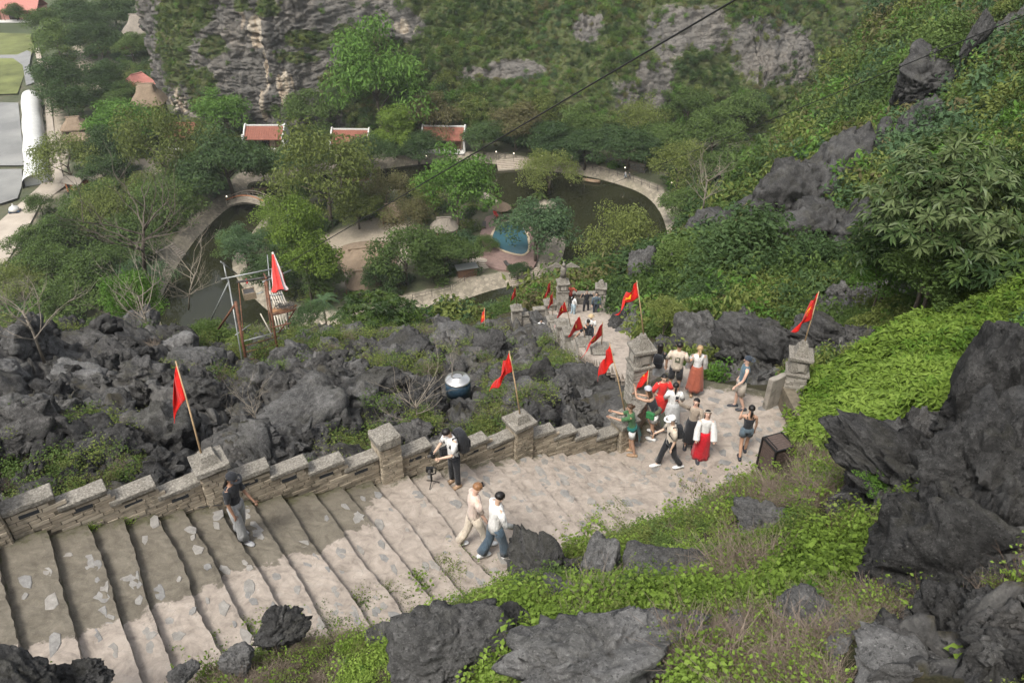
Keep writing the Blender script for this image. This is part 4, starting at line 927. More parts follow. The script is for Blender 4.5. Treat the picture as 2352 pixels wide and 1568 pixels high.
BD = [(70,790,25.5,180,140,'big leaning boulder with a pale top behind the leafless sapling at the left',BM_[0],None,(0.1,0.35)),
 (20,880,21,110,110,'rounded grey boulder at the left picture edge below the leaning boulder',BM_[2],M_rockL,(0,0)),
 (705,985,19.6,280,170,'big square dark boulder right behind the wall between the first two pillars',BX[0],None,(0,0.1)),
 (590,985,19.5,90,110,'smaller dark block leaning on the left of the big square boulder',BM_[1],None,(0,0)),
 (270,1065,16.6,150,110,'ragged dark boulder behind the wall left of the first flag',BM_[4],M_rockD,(0,0)),
 (90,1010,17.8,170,110,'flat topped grey boulder near the left edge above the wall',BM_[3],None,(0,0.1)),
 (330,940,21,150,120,'blocky boulder directly left of the first red flag',BX[1],None,(0.1,0)),
 (180,880,23,140,90,'grey slab among dark rocks right below the leafless sapling',BX[2],M_rockL,(0.2,-0.2)),
 (450,860,25,150,90,'broad boulder between the first flag tip and the cable tower',BM_[2],None,(0,0)),
 (410,805,29,90,80,'peaked grey rock on the crest left of the cable tower',BM_[5],M_rockL,(0,0)),
 (600,872,29.5,150,45,'grey rock base that carries the cable tower',BX[0],M_rockL,(0,0)),
 (930,822,33,190,80,'long slanting dark slab below the glossy tree',BX[1],M_rockD,(0.1,-0.4)),
 (1040,778,41,170,45,'flat layered ledge on the crest below the far small flag',BX[2],M_rockD,(0,0.05)),
 (1130,822,36,110,90,'ribbed dark rock right of the flat ledge',BM_[1],M_rockD,(0,0)),
 (850,890,24.5,170,90,'rough dark boulder left of the water tank',BM_[3],M_rockD,(0,0)),
 (980,940,21.8,120,80,'dark ragged boulder behind the photographer',BM_[4],M_rockD,(0,0)),
 (1275,965,22.6,110,100,'slanting pale slab rock between the two cap pillars',BX[2],M_rockL,(0.5,0.3)),
 (1345,975,22.6,90,60,'low dark rock left of the corner pillar',BM_[0],M_rockD,(0,0)),
 (1250,890,28,110,80,'fluted dark rock right of the flag above the third pillar',BM_[1],M_rockD,(0,0)),
 (1350,900,27,110,80,'dark fluted rock behind the corner pillar flag',BM_[4],M_rockD,(0,0)),
 (1592,775,31.5,105,135,'tall pointed grey rock standing behind the man in the printed shirt',BM_[5],None,(0.1,0)),
 (1665,805,30,110,70,'rounded rock right beside the pointed grey rock',BM_[2],None,(0,0)),
 (1765,795,28,190,130,'crumpled dark rock left of the right gate pillar',BM_[3],M_rockD,(0,0)),
 (1900,780,27,180,100,'dark crumpled rock beyond the right gate pillar',BM_[1],M_rockD,(0,0)),
 (1425,752,43,55,60,'dark rock beside the three people at the lower gate',BM_[4],M_rockD,(0,0)),
 (1460,760,41,100,80,'slanting rock right of the lower path bend',BX[1],None,(0.3,0.5)),
 (1475,615,52,60,110,'rounded grey rock wall left of the pale green shrub',BM_[5],None,(0,0)),
 (1560,600,53,80,60,'low grey rock above the pale green shrub',BM_[2],None,(0,0)),
 (1885,425,57,230,220,'largest dark outcrop in the middle of the right hillside',BM_[3],M_rockD,(0.1,0)),
 (1800,490,55,170,150,'dark outcrop shoulder left below the largest outcrop',BM_[4],M_rockD,(0,0)),
 (1690,520,57,160,90,'dark rounded rock low on the right hillside beside the pond',BM_[0],M_rockD,(0,0)),
 (1770,560,52,190,90,'grey hump rock under the dark outcrop',BM_[2],None,(0,0)),
 (1930,480,53,100,60,'grey tilted stone right below the largest outcrop',BX[0],None,(0.2,0.2)),
 (2245,85,60,55,100,'dark upright rock tooth high on the right hillside',BM_[5],M_rockD,(0,0.2)),
 (2120,190,64,170,120,'dark rock group under the upright tooth',BM_[1],M_rockD,(0,0)),
 (2100,290,58,130,100,'dark rock half hidden by leaves above the whorl leaved tree',BM_[3],M_rockD,(0,0)),
 (1980,1000,17,1,1,'',None,None,(0,0)),
 (2300,950,10.8,300,400,'huge rock buttress at the right edge beside the bright leafy field',BM_[3],M_rockD,(0,0.15)),
 (2080,1110,11.5,360,120,'long dark sloping rock rib under the bright leafy field',BM_[4],M_rockD,(0.2,-0.4)),
 (2210,1310,8.4,400,360,'great pitted rock face in the right foreground',BM_[1],M_rockD,(0,0)),
 (2330,1190,8.0,200,300,'dark rock face cut off by the right edge',BM_[0],M_rockD,(0,0)),
 (1945,1190,12,100,110,'leaning grey rock left of the round green bush',BX[1],None,(0.2,0.3)),
 (1750,1208,13.6,150,60,'narrow pitted rock ridge in the herbs below the brown cabinet',BM_[4],None,(0,0.3)),
 (1235,1315,13.2,190,120,'dark crinkled boulder just right of the man in white sweater',BM_[1],M_rockD,(0,0)),
 (1380,1300,12.6,140,120,'light grey smooth block right of the crinkled boulder',BX[0],M_rockL,(0,0)),
 (1545,1325,11.8,210,110,'low grey boulder with rounded back in the middle foreground',BM_[2],None,(0,0)),
 (1020,1510,8.9,240,190,'dark boulder with hollowed side at the bottom middle',BM_[3],None,(0,0.2)),
 (1395,1535,7.5,420,190,'largest pale grey boulder lying at the bottom middle right',BM_[1],M_rockL,(0,0)),
 (1845,1465,7.8,190,170,'smooth grey block in the right foreground',BM_[2],M_rockL,(0,0)),
 (1700,1480,8.1,100,120,'knobbly grey stone touching the smooth grey block',BM_[5],M_rockL,(0,0)),
 (2100,1590,5.9,420,90,'long pale pitted rock ridge along the bottom right edge',BM_[0],M_rockL,(0,0)),
 (2190,1440,7.0,200,90,'dark ledge rock below the lobed plant',BM_[4],None,(0,0)),
 (645,1445,10.6,120,75,'dark stone lying in the herbs at the foot of the stairs',BM_[1],M_rockD,(0,0)),
 (545,1515,10.0,75,60,'small pointed stone in the bottom herbs',BM_[5],None,(0,0)),
 (870,1460,10.6,70,40,'small grey stone in the herbs near the bottom middle',BM_[2],None,(0,0)),
 (2270,1110,9.2,340,260,'fissured dark rock mass between the buttress and the great pitted face',BM_[4],M_rockD,(0.2,0)),
 (2120,1230,9.6,200,190,'dark angular rock right of the round green bush',BX[2],M_rockD,(0.1,0.2)),
 (2060,1480,7.4,190,130,'grey knobbly rock right of the smooth grey block',BM_[0],None,(0,0)),
 (1960,1560,6.6,230,110,'pale rough rock at the bottom edge below the smooth grey block',BM_[3],M_rockL,(0,0)),
 (2300,1500,6.3,260,190,'grey rock ledge in the bottom right corner',BX[1],None,(0,0.1)),
 (1590,1480,8.3,120,100,'small grey rock between the pale boulder and the knobbly stone',BM_[4],None,(0,0)),
 (1170,1450,9.6,120,80,'dark low rock above the gap between the two bottom boulders',BM_[2],M_rockD,(0,0)),
 (1290,1390,11.0,120,70,'grey rock in the herbs below the crinkled boulder',BM_[4],None,(0,0)),
 (1640,530,60,140,70,'dark rock hump by the pond side of the right hillside',BM_[3],M_rockD,(0,0)),
 (1980,560,43,170,120,'dark rock below the whorl leaved tree',BM_[4],M_rockD,(0,0)),
 (1860,550,49,180,110,'grey rounded rock between the dark humps',BM_[4],M_rockD,(0,0)),
 (1940,380,62,90,110,'tall dark rock behind the largest outcrop',BM_[1],M_rockD,(0,0.2)),
 (2040,330,62,110,90,'dark rock in the leaves right above the largest outcrop',BM_[2],M_rockD,(0,0)),
 (60,1575,9.2,210,150,'dark rock in the bottom left corner',BM_[0],M_rockD,(0,0.3)),
 (185,1560,9.8,110,50,'low dark rock right of the bottom left corner rock',BM_[4],M_rockD,(0,0)),
 (420,1552,9.8,60,36,'small grey stone at the bottom of the picture',BM_[3],None,(0,0))]
for cx, cy, z, w_, h_, lab, me, mt, tl in BD:
    if me is not None: boulder(cx, cy, z, w_, h_, lab, me, mt, None, tl)
# ------------------------------------------------------------------ leaves, clumps and scattering
def leaves(P, Nn, size, asp=0.5, droop=0.0, r=None, dirs=None, fold=0.25):
    """one folded four-cornered leaf per point"""
    r = r or rng; n = len(P); size = np.broadcast_to(size, (n,)).reshape(n, 1)
    Nn = unit(Nn); d = r.normal(size=(n, 3)) if dirs is None else dirs; d = unit(d-Nn*(d*Nn).sum(1, keepdims=True)); d[:, 2] -= droop; d = unit(d); s = np.cross(Nn, d)
    a = P; b = P+d*size*0.5+s*size*asp*0.5+Nn*size*fold*0.3; c = P+d*size-Nn*size*0.12; e = P+d*size*0.5-s*size*asp*0.5+Nn*size*fold*0.3
    V = np.stack([a, b, c, e], 1).reshape(-1, 3); Fs = np.arange(4*n).reshape(n, 4); return V, Fs
def shell_pts(n, r, flat=0.75, inner=0.35):
    d = unit(r.normal(size=(n, 3))); rad = 1-inner*r.random(n)**1.6; P = d*rad[:, None]; P[:, 2] = P[:, 2]*flat; return P, d
def clump(name, n, leaf, mat, flat=0.8, asp=0.5, seed=0, puffs=5, droop=0.1, up=0.5):
    r = np.random.default_rng(seed); Ps = []; Ns = []
    for k in range(puffs):
        c = np.array([r.uniform(-.5, .5), r.uniform(-.5, .5), r.uniform(0, .5)*flat]) if puffs > 1 else np.zeros(3); rad = r.uniform(0.4, 0.65) if puffs > 1 else 1
        P, d = shell_pts(n//puffs, r, flat, 0.5); P = P*rad+c; Ps.append(P); Ns.append(d)
    P = np.concatenate(Ps); Nn = np.concatenate(Ns); P[:, 2] += 0.25; Nn = Nn*0.6+r.normal(size=Nn.shape)*0.5; Nn[:, 2] += up
    V, Fs = leaves(P, Nn, leaf*r.uniform(0.6, 1.3, len(P)), asp, droop, r)
    return mesh_np(name, V, Fs, mat)
def rosettes(name, nros, nleaf, leaf, mat, seed=0, rad=1.0, flat=0.6, asp=0.28, droop=0.35, stem=None):
    r = np.random.default_rng(seed); C0, d0 = shell_pts(nros, r, flat, 0.6); C0 *= rad; C0[:, 2] = np.abs(C0[:, 2])
    ax = unit(d0*0.5+np.array([0, 0, 0.8])+r.normal(size=d0.shape)*0.25); Vs = []; Fs = []; off = 0
    t = unit(np.cross(ax, r.normal(size=ax.shape))); b = np.cross(ax, t)
    for k in range(nleaf):
        a = 2*PI*k/nleaf+r.uniform(-.3, .3, nros); dirs = t*np.cos(a)[:, None]+b*np.sin(a)[:, None]; dd = unit(dirs+ax*0.25-np.array([0, 0, droop])*r.uniform(.4, 1.3, (nros, 1)))
        Nn = unit(ax-dd*(ax*dd).sum(1, keepdims=True)); V, F_ = leaves(C0+dd*leaf*0.08, Nn, leaf*r.uniform(0.75, 1.2, nros), asp, 0, r, dd, 0.3); Vs.append(V); Fs.append(F_+off); off += len(V)
    return mesh_np(name, np.concatenate(Vs), np.concatenate(Fs), mat)
def twigs(name, n, mat, seed=0, ht=1.0, spread=0.8, thick=0.008, curve=0.25, leafn=0, leafmat=None, leaf=0.05):
    rg = random.Random(seed); m = MB(); tips = []
    for k in range(n):
        a = rg.uniform(0, 2*PI); x, y = rg.uniform(-.25, .25), rg.uniform(-.25, .25); h = ht*rg.uniform(0.4, 1.0); sx, sy = math.cos(a)*spread*rg.random(), math.sin(a)*spread*rg.random()
        p = [(x, y, 0), (x+sx*.3+rg.uniform(-.05, .05), y+sy*.3, h*.4), (x+sx*.7, y+sy*.7+rg.uniform(-.06, .06), h*.75), (x+sx*1.1, y+sy*1.1, h)]
        m.tube(p, [thick, thick*.8, thick*.6, thick*.3], 3, False); tips += [p[2], p[3], p[1]]
        if rg.random() < 0.7:
            q = p[rg.choice([1, 2])]; m.tube([q, (q[0]+rg.uniform(-.3, .3), q[1]+rg.uniform(-.3, .3), q[2]+rg.uniform(0, .3))], [thick*.6, thick*.3], 3, False)
    me = mesh_np(name, m.v, m.f, mat)
    if leafn:
        r = np.random.default_rng(seed); T = np.array(tips)[r.integers(0, len(tips), leafn)]+r.normal(size=(leafn, 3))*0.08; Nn = r.normal(size=(leafn, 3)); Nn[:, 2] += 1.0
        V, F_ = leaves(T, Nn, leaf*r.uniform(.6, 1.3, leafn), 0.7, 0.1, r); n0 = len(m.v)
        me = mesh_np(name, np.concatenate([np.array(m.v), V]), m.f+(F_+n0).tolist(), mat); me.materials.append(leafmat)
        idx = np.zeros(len(me.polygons), np.int32); idx[len(m.f):] = 1; me.polygons.foreach_set('material_index', idx)
    return me
def scatter(name, label, pts, rots, scls, idx, meshes):
    """one uncountable cover: a point mesh with its pieces instanced on it"""
    col = bpy.data.collections.new(name+'_pieces')
    for k, me in enumerate(meshes):
        o = bpy.data.objects.new('%s_piece_%02d' % (name, k), me); col.objects.link(o)
    me = bpy.data.meshes.new(name); me.vertices.add(len(pts)); me.vertices.foreach_set('co', np.asarray(pts, np.float32).ravel())
    a = me.attributes.new('rot', 'FLOAT_VECTOR', 'POINT'); a.data.foreach_set('vector', np.asarray(rots, np.float32).ravel())
    a = me.attributes.new('scl', 'FLOAT_VECTOR', 'POINT'); a.data.foreach_set('vector', np.asarray(scls, np.float32).ravel())
    a = me.attributes.new('idx', 'INT', 'POINT'); a.data.foreach_set('value', np.asarray(idx, np.int32))
    me.update(); o = link(name, me); tag(o, label, None, None, 'stuff')
    ng = bpy.data.node_groups.new(name+'_cover', 'GeometryNodeTree')
    ng.interface.new_socket('Geometry', in_out='INPUT', socket_type='NodeSocketGeometry'); ng.interface.new_socket('Geometry', in_out='OUTPUT', socket_type='NodeSocketGeometry')
    gi = ng.nodes.new('NodeGroupInput'); go = ng.nodes.new('NodeGroupOutput'); ip = ng.nodes.new('GeometryNodeInstanceOnPoints'); ci = ng.nodes.new('GeometryNodeCollectionInfo')
    ci.inputs['Collection'].default_value = col; ci.inputs['Separate Children'].default_value = True; ci.inputs['Reset Children'].default_value = True
    def na(n_, t):
        q = ng.nodes.new('GeometryNodeInputNamedAttribute'); q.data_type = t; q.inputs[0].default_value = n_; return q.outputs[0]
    ng.links.new(gi.outputs[0], ip.inputs['Points']); ng.links.new(ci.outputs[0], ip.inputs['Instance']); ip.inputs['Pick Instance'].default_value = True
    ng.links.new(na('idx', 'INT'), ip.inputs['Instance Index']); ng.links.new(na('rot', 'FLOAT_VECTOR'), ip.inputs['Rotation']); ng.links.new(na('scl', 'FLOAT_VECTOR'), ip.inputs['Scale'])
    ng.links.new(ip.outputs[0], go.inputs[0]); md = o.modifiers.new('cover', 'NODES'); md.node_group = ng
    return o
# leaf colours
G_dark = leaf_mat('dark_leaves', [(0.020, 0.036, 0.015), (0.048, 0.074, 0.030), (0.09, 0.125, 0.05)])
G_mid = leaf_mat('green_leaves', [(0.036, 0.054, 0.017), (0.080, 0.113, 0.034), (0.135, 0.17, 0.056)])
G_olive = leaf_mat('olive_leaves', [(0.06, 0.067, 0.020), (0.13, 0.143, 0.042), (0.20, 0.21, 0.07)])
G_brite = leaf_mat('bright_leaves', [(0.045, 0.095, 0.014), (0.088, 0.155, 0.032), (0.155, 0.235, 0.06)])
G_lime = leaf_mat('lime_leaves', [(0.055, 0.08, 0.014), (0.12, 0.165, 0.028), (0.20, 0.25, 0.055)], 0.3)
G_brown = leaf_mat('dry_leaves', [(0.06, 0.047, 0.026), (0.125, 0.10, 0.052), (0.135, 0.135, 0.055)])
G_blue = leaf_mat('bluish_leaves', [(0.030, 0.050, 0.028), (0.06, 0.095, 0.048), (0.105, 0.15, 0.072)])
M_bark = plain('bark', (0.10, 0.082, 0.06), 0.9, 0.4, 3, 0.02)
M_twig = plain('dry_twig', (0.19, 0.15, 0.115), 0.9, 0.3, 5)
M_twigd = plain('dark_twig', (0.10, 0.065, 0.045), 0.9, 0.3, 5)

def hill_sample(n, xr=(-33, 33), rr=(2.5, 150), seed=1):
    r = np.random.default_rng(seed); a = r.uniform(*xr, n)*PI/180; R = np.exp(r.uniform(math.log(rr[0]), math.log(rr[1]), n)); x = R*np.sin(a); y = R*np.cos(a)-1.5
    return x, y, th(x, y), r
def in_view(x, y, z, m=120):
    px, py, d = inv_px(x, y, z); return (px > -m) & (px < 2352+m) & (py > -m) & (py < 1568+m)
def off_path(x, y, mg=0.3):
    s = np.maximum(poly_sd(x, y, [(p[0], p[1]) for p in STAIR_POLY]), poly_sd(x, y, PZ)); s = np.maximum(s, 1.5-line_d(x, y, PATHW)); return s < -mg
def behind_wall(x, y):        # between the balustrade and the crest
    a = UP[0][3]; b = UP[4][3]; return ((x-a.x)*(b.y-a.y)-(y-a.y)*(b.x-a.x)) < 0
bf = [(p[0], p[1]) for p in BUSHF]
SHRUBS = []
for mi, mt in enumerate((G_dark, G_mid, G_olive, G_brite, G_brown, G_blue)):
    for k in range(2): SHRUBS.append(clump('shrub_clump', 330, 0.185, mt, 0.8, 0.45, 10*mi+k, 6))
SH_FAR = []
for mi, mt in enumerate((G_dark, G_mid, G_olive, G_brite, G_brown, G_blue)):
    for k in range(2): SH_FAR.append(clump('far_clump', 230, 0.22, mt, 0.8, 0.5, 100+10*mi+k, 5))
def pick(r, x, y, z, w):      # patchy choice of leaf kind; w: weights of the six kinds
    n = fbm(np.stack([x, y, z], 1)*0.11, 3, 77)+0.35*fbm(np.stack([x, y, z], 1)*0.6, 2, 78)+r.normal(size=len(x))*0.25
    q = np.argsort(np.argsort(n))/len(n); c = np.cumsum(np.array(w)/sum(w)); k = np.searchsorted(c, q); return np.clip(k, 0, 5)
# --- the green hillside on the right
x, y, z, r = hill_sample(33000, (2, 44), (14, 140), 3)
px, py, dd_ = inv_px(x, y, z)
rk = rk_at(x, y); 
m = in_view(x, y, z, 500) & ((y > 16) | (px > 2380)) & off_path(x, y, 0.6) & (rk < 0.45+0.3*(r.random(len(x)) < 0.06)) & (poly_sd(x, y, bf) < -0.3) & (z > 5)
m &= r.random(len(x)) < 0.68
m &= ~((py > 880) & (px < 1850)) & ~((px < 1800) & (px > 1500) & (py > 820) & (y < 20.5))
x, y, z = x[m], y[m], z[m]; px, py, dist = px[m], py[m], dd_[m]
s = dist*0.0185*r.uniform(0.5, 1.35, len(x))*(1+0.9*(r.random(len(x)) < 0.08)); s = np.where(dist < 32, s*0.75, s); s = np.where((px < 1660) & (py < 660), s*0.55, s)
kind = pick(r, x, y, z, [16, 28, 26, 14, 8, 8])
hs_ = r.uniform(0.8, 1.5, len(x))
scatter('hillside_shrubs', 'dense mixed shrubs covering the right hillside', np.stack([x, y, z-0.1*s], 1), np.stack([r.uniform(-.35, .35, len(x)), r.uniform(-.35, .35, len(x)), r.uniform(0, 6.28, len(x))], 1),
        np.stack([s, s, s*hs_], 1), kind*2+r.integers(0, 2, len(x)), SHRUBS)
# --- bright leafy field beside the landing
BR = [rosettes('leafy_spray', 80, 6, 0.17, G_lime, 300+k, 0.6, 0.8, 0.42, 0.15) for k in range(3)]+[rosettes('leafy_spray', 85, 6, 0.15, leaf_mat('yellow_green_leaves', [(0.045, 0.08, 0.012), (0.09, 0.145, 0.02), (0.17, 0.22, 0.045)], 0.3), 310, 0.6, 0.8, 0.42, 0.15)]
x, y, z, r = hill_sample(46000, (15, 46), (12, 34), 5)
m = in_view(x, y, z, 500) & (poly_sd(x, y, bf) > 0.0) & off_path(x, y, 0.35); x, y, z = x[m][:2600], y[m][:2600], z[m][:2600]; s = r.uniform(0.6, 1.25, len(x))*(0.55+0.02*np.hypot(x, y)); 
scatter('leafy_bushes', 'bright yellow green leafy bushes beside the landing', np.stack([x, y, z+0.05+0.55*fbm(np.stack([x, y, z], 1)*0.55, 3, 5)], 1), np.stack([r.uniform(-.3, .3, len(x)), r.uniform(-.3, .3, len(x))-0.2, r.uniform(0, 6.28, len(x))], 1), np.stack([s, s, s*1.1], 1), r.integers(0, 4, len(x)), BR)
# --- undergrowth on the steep slope and along the valley
r = np.random.default_rng(8); n = 9000; x = r.uniform(-95, 40, n); y = r.uniform(46, 112, n); z = np.maximum(th(x, y), 1.2)
px, py, dd_ = inv_px(x, y, z); m = in_view(x, y, z) & (y < 110) & (poly_sd(x, y, POND) < -3.5) & off_path(x, y, 1.5) & ((px < 380) | (px > 1310) | (py > 742)); x, y, z = x[m], y[m], z[m]; s = r.uniform(0.9, 2.2, len(x))
kind = pick(r, x, y, z, [25, 30, 10, 10, 5, 20])
scatter('slope_thicket', 'thicket on the steep slope above the pond', np.stack([x, y, z], 1), np.stack([x*0, x*0, r.uniform(0, 6.28, len(x))], 1), np.stack([s, s, s], 1), kind*2, SH_FAR)
n = 9000; x = r.uniform(-150, 75, n); y = r.uniform(100, 330, n)
spd = poly_sd(x, y, POND); isd = poly_sd(x, y, ISL); land = np.maximum(-spd, isd)
pd = np.full(n, 1e9)
for pts, hw_ in VP: pd = np.minimum(pd, line_d(x, y, pts)-hw_)
CLEAR = [[G(a, b, 1.5) for a, b in q] for q in ([(730,540),(860,500),(960,520),(960,560),(880,640),(880,680),(800,670),(760,600)], [(1100,490),(1240,500),(1250,600),(1200,640),(1100,610)], [(-40,-30),(80,50),(95,450),(-80,480)], [(1010,385),(1150,345),(1130,330),(960,345)],[(-100,440),(140,440),(20,620),(-100,700)],[(105,250),(170,290),(180,480),(80,480)])]
cl = np.full(n, -1e9)
for q in CLEAR: cl = np.maximum(cl, poly_sd(x, y, q))
mk = (poly_sd(x, y, [(p[0], p[1]) for p in bl[::12]]+[(110, 500), (-135, 500)]) > 2)
bush = fbm(np.stack([x, y, y*0], 1)*0.09, 3, 14) > -0.5
m = in_view(x, y, x*0+1.5) & (land > 3.8) & (pd > 0.6) & (cl < 0) & ~mk & bush; x, y = x[m], y[m]; s = r.uniform(0.7, 2.4, len(x))
kind = pick(r, x, y, x*0, [26, 30, 16, 8, 5, 18])
scatter('valley_undergrowth', 'low shrubs growing between the valley trees', np.stack([x, y, x*0+1.4], 1), np.stack([x*0, x*0, r.uniform(0, 6.28, len(x))], 1), np.stack([s*1.2, s*1.2, s], 1), kind*2+1, SH_FAR)
# --- green on the mountain behind
r = np.random.default_rng(9); sel = r.integers(0, len(VM), 60000); P = VM[sel]; px, py, _ = inv_px(P[:, 0], P[:, 1], P[:, 2])
area = np.exp(-P[:, 2]*0.008)
m = (py > -60) & (px > 250) & (px < 2250) & (r.random(len(P)) < 0.95*np.clip(1.03-bare[sel]*1.12, 0.012, 1)*0.42); P = P[m]; sl_ = sel[m]
dense = fbm(P*0.06, 3, 80); s = r.uniform(0.55, 1.5, len(P))*(1+0.35*dense); s = np.where(px[m] > 900, s, s*0.75)
kd = pick(r, P[:, 0], P[:, 1], P[:, 2], [12, 34, 22, 16, 8, 8])
scatter('mountain_scrub', 'scrub and creepers on the mountain face', P, np.stack([r.uniform(0, .5, len(P)), r.uniform(-.3, .3, len(P)), r.uniform(0, 6.28, len(P))], 1), np.stack([s, s, s*r.uniform(0.7, 1.5, len(P))], 1), kd*2, SH_FAR)
# --- plants among the near rocks
HERB = [clump('herb_clump', 130, 0.17, G_lime, 1.0, 0.75, 400, 6, 0.1, 0.9), clump('herb_clump', 140, 0.15, G_mid, 1.0, 0.75, 401, 6, 0.1, 0.9), clump('herb_clump', 150, 0.13, G_olive, 0.9, 0.65, 402, 7, 0.1, 0.8), rosettes('herb_clump', 22, 5, 0.3, G_brite, 403, 0.7, 0.9, 0.6, 0.3),
        twigs('twig_clump', 26, M_twigd, 404, 0.9, 0.8, 0.006, leafn=110, leafmat=G_lime, leaf=0.11), twigs('twig_clump', 60, M_twig, 405, 0.7, 1.0, 0.006), twigs('twig_clump', 22, M_twigd, 406, 1.2, 0.6, 0.006, leafn=130, leafmat=G_olive, leaf=0.09)]
x, y, z, r = hill_sample(66000, (-44, 54), (3.0, 24), 12)
rk = rk_at(x, y); px, py, dd_ = inv_px(x, y, z)
nob = np.ones(len(x), bool)
for bx_, by_, br_ in BXY: nob &= np.hypot(x-bx_, y-by_) > br_*0.72
cabx = (px > 1715) & (px < 1825) & (py > 1040) & (py < 1118)
near_e = line_d(x, y, [e[-1] for e in EW]+[PLAZA[-3]]) < 0.75+0.5*np.clip(fbm(np.stack([x, y, x*0], 1)*0.9, 2, 66), 0, 1)
m = in_view(x, y, z, 800) & (off_path(x, y, 0.02) | near_e) & ~cabx & nob & ~behind_wall(x, y) & (poly_sd(x, y, bf) < -0.1) & (rk < 0.5) & (z < 74) & (py > 1000); 
x, y, z, dist = x[m], y[m], z[m], dd_[m]; k = min(len(x), 12000); x, y, z, dist = x[:k], y[:k], z[:k], dist[:k]
nn_ = fbm(np.stack([x, y, z], 1)*0.55, 3, 15); s = r.uniform(0.10, 0.30, k)*(0.32+dist*0.062)*(1+0.6*(r.random(k) < 0.15))
p2 = inv_px(x, y, z)[0]; dry = fbm(np.stack([x, y, z], 1)*0.7+5, 2, 16)+0.9*np.exp(-(((p2-2000)/260)**2))
idx = np.where(dry > 0.34, np.where(r.random(k) < 0.6, 5, 4), np.where(nn_ > 0.25, 0, np.where(nn_ > 0.0, 2, np.where(nn_ > -0.3, 1, 0)))); idx = np.where(r.random(k) < 0.07, r.integers(3, 7, k), idx); s = np.where(idx >= 4, s*1.3, s)
s = s*np.where(off_path(x, y, 0.25), 1, 0.75)*(0.75+0.5*np.clip(nn_, -0.4, 0.8)); z = z+s*0.1
scatter('foreground_herbs', 'small leafed herbs and twigs between the foreground rocks', np.stack([x, y, z-0.02], 1), np.stack([r.uniform(-.4, .4, k), r.uniform(-.4, .4, k), r.uniform(0, 6.28, k)], 1), np.stack([s, s, s], 1), idx, HERB)
# --- sparse growth in the rock field beyond the balustrade
x, y, z, r = hill_sample(26000, (-38, 24), (13, 52), 17); px, py, dd_ = inv_px(x, y, z)
nf = fbm(np.stack([x, y, z], 1)*0.32, 3, 19)+0.4*np.exp(-(((px-1150)/130)**2+((py-940)/60)**2))+0.35*np.exp(-(((px-560)/90)**2+((py-960)/50)**2))+0.3*np.exp(-(((px-760)/110)**2+((py-860)/40)**2))
m = in_view(x, y, z) & off_path(x, y, 0.4) & behind_wall(x, y) & (np.hypot(px-1051, (py-915)*0.8) > 62) & (nf > 0.14) & (px < 1500) & (py > 745) & (r.random(len(x)) < 0.42)
x, y, z, dist = x[m], y[m], z[m], dd_[m]; k = len(x); s = r.uniform(0.15, 0.4, k)*(0.5+dist*0.03)
idx = np.where(r.random(k) < 0.3, np.where(r.random(k) < 0.5, 5, 6), np.where(r.random(k) < 0.5, 2, 1)); z = z+0.12
scatter('rockfield_growth', 'dry grass and small plants among the dark rocks', np.stack([x, y, z], 1), np.stack([r.uniform(-.3, .3, k), r.uniform(-.3, .3, k), r.uniform(0, 6.28, k)], 1), np.stack([s, s, s], 1), idx, HERB)

# ------------------------------------------------------------------ trees
def crown_mesh(kind, seed, nl=7600):
    r = np.random.default_rng(seed); Ps = []; Ns = []
    if kind == 'feather': np_, hh = 34, 0.48
    elif kind == 'layer': np_, hh = 26, 0.30
    elif kind == 'tall': np_, hh = 30, 0.75
    else: np_, hh = 34, 0.46
    for k in range(np_):
        d = unit(r.normal(size=(1, 3)))[0]; d[2] = abs(d[2])*1.1-0.25
        c = d*np.array([0.38, 0.38, hh*0.85])*r.uniform(0.5, 1.12)
        if kind == 'layer': rx, rz_ = r.uniform(0.13, 0.22), r.uniform(0.035, 0.07)
        elif kind == 'feather': rx, rz_ = r.uniform(0.07, 0.17), r.uniform(0.06, 0.14)
        elif kind == 'tall': rx, rz_ = r.uniform(0.13, 0.2), r.uniform(0.06, 0.1)
        else: rx, rz_ = r.uniform(0.08, 0.19), r.uniform(0.05, 0.13)
        if kind == 'tall': c[:2] *= (1.1-0.9*max(0, c[2]))
        n = int(nl/np_*(rx/0.15)**1.5); P, dd = shell_pts(n, r, 1, 0.55); P = P*np.array([rx, rx, rz_]); P[:, 2] += r.normal(size=n)*0.008; Ps.append(P+c); Ns.append(dd)
    P = np.concatenate(Ps); Nn = np.concatenate(Ns)*0.6+r.normal(size=P.shape)*0.5; Nn[:, 2] += 0.55
    sz = {'feather': 0.026, 'layer': 0.030, 'tall': 0.034, 'round': 0.032}[kind]
    V, F_ = leaves(P, Nn, sz*r.uniform(0.6, 1.4, len(P)), 0.5, 0.1, r); return mesh_np('crown', V, F_, G_mid)
CR = {k: [crown_mesh(k, 500+i*7+j) for j in range(3)] for i, k in enumerate(('feather', 'layer', 'tall', 'round'))}
def trunk_mesh(seed):
    rg = random.Random(seed); m = MB(); m.tube([(0, 0, -0.15), (0.01, 0, 0.2), (rg.uniform(-.03, .03), rg.uniform(-.03, .03), 0.55)], [0.035, 0.026, 0.018], 7)
    for k in range(6):
        a = rg.uniform(0, 6.28); b0 = rg.uniform(0.25, 0.52); m.tube([(0, 0, b0), (math.cos(a)*.15, math.sin(a)*.15, b0+.15), (math.cos(a)*.3, math.sin(a)*.3, b0+rg.uniform(.2, .38))], [0.014, 0.009, 0.003], 5)
    return mesh_np('trunk', m.v, m.f, M_bark, True)
TRK = [trunk_mesh(i) for i in range(3)]
MATS = dict(dark=G_dark, mid=G_mid, olive=G_olive, bright=G_brite, lime=G_lime, brown=G_brown, blue=G_blue)
tcount = 0
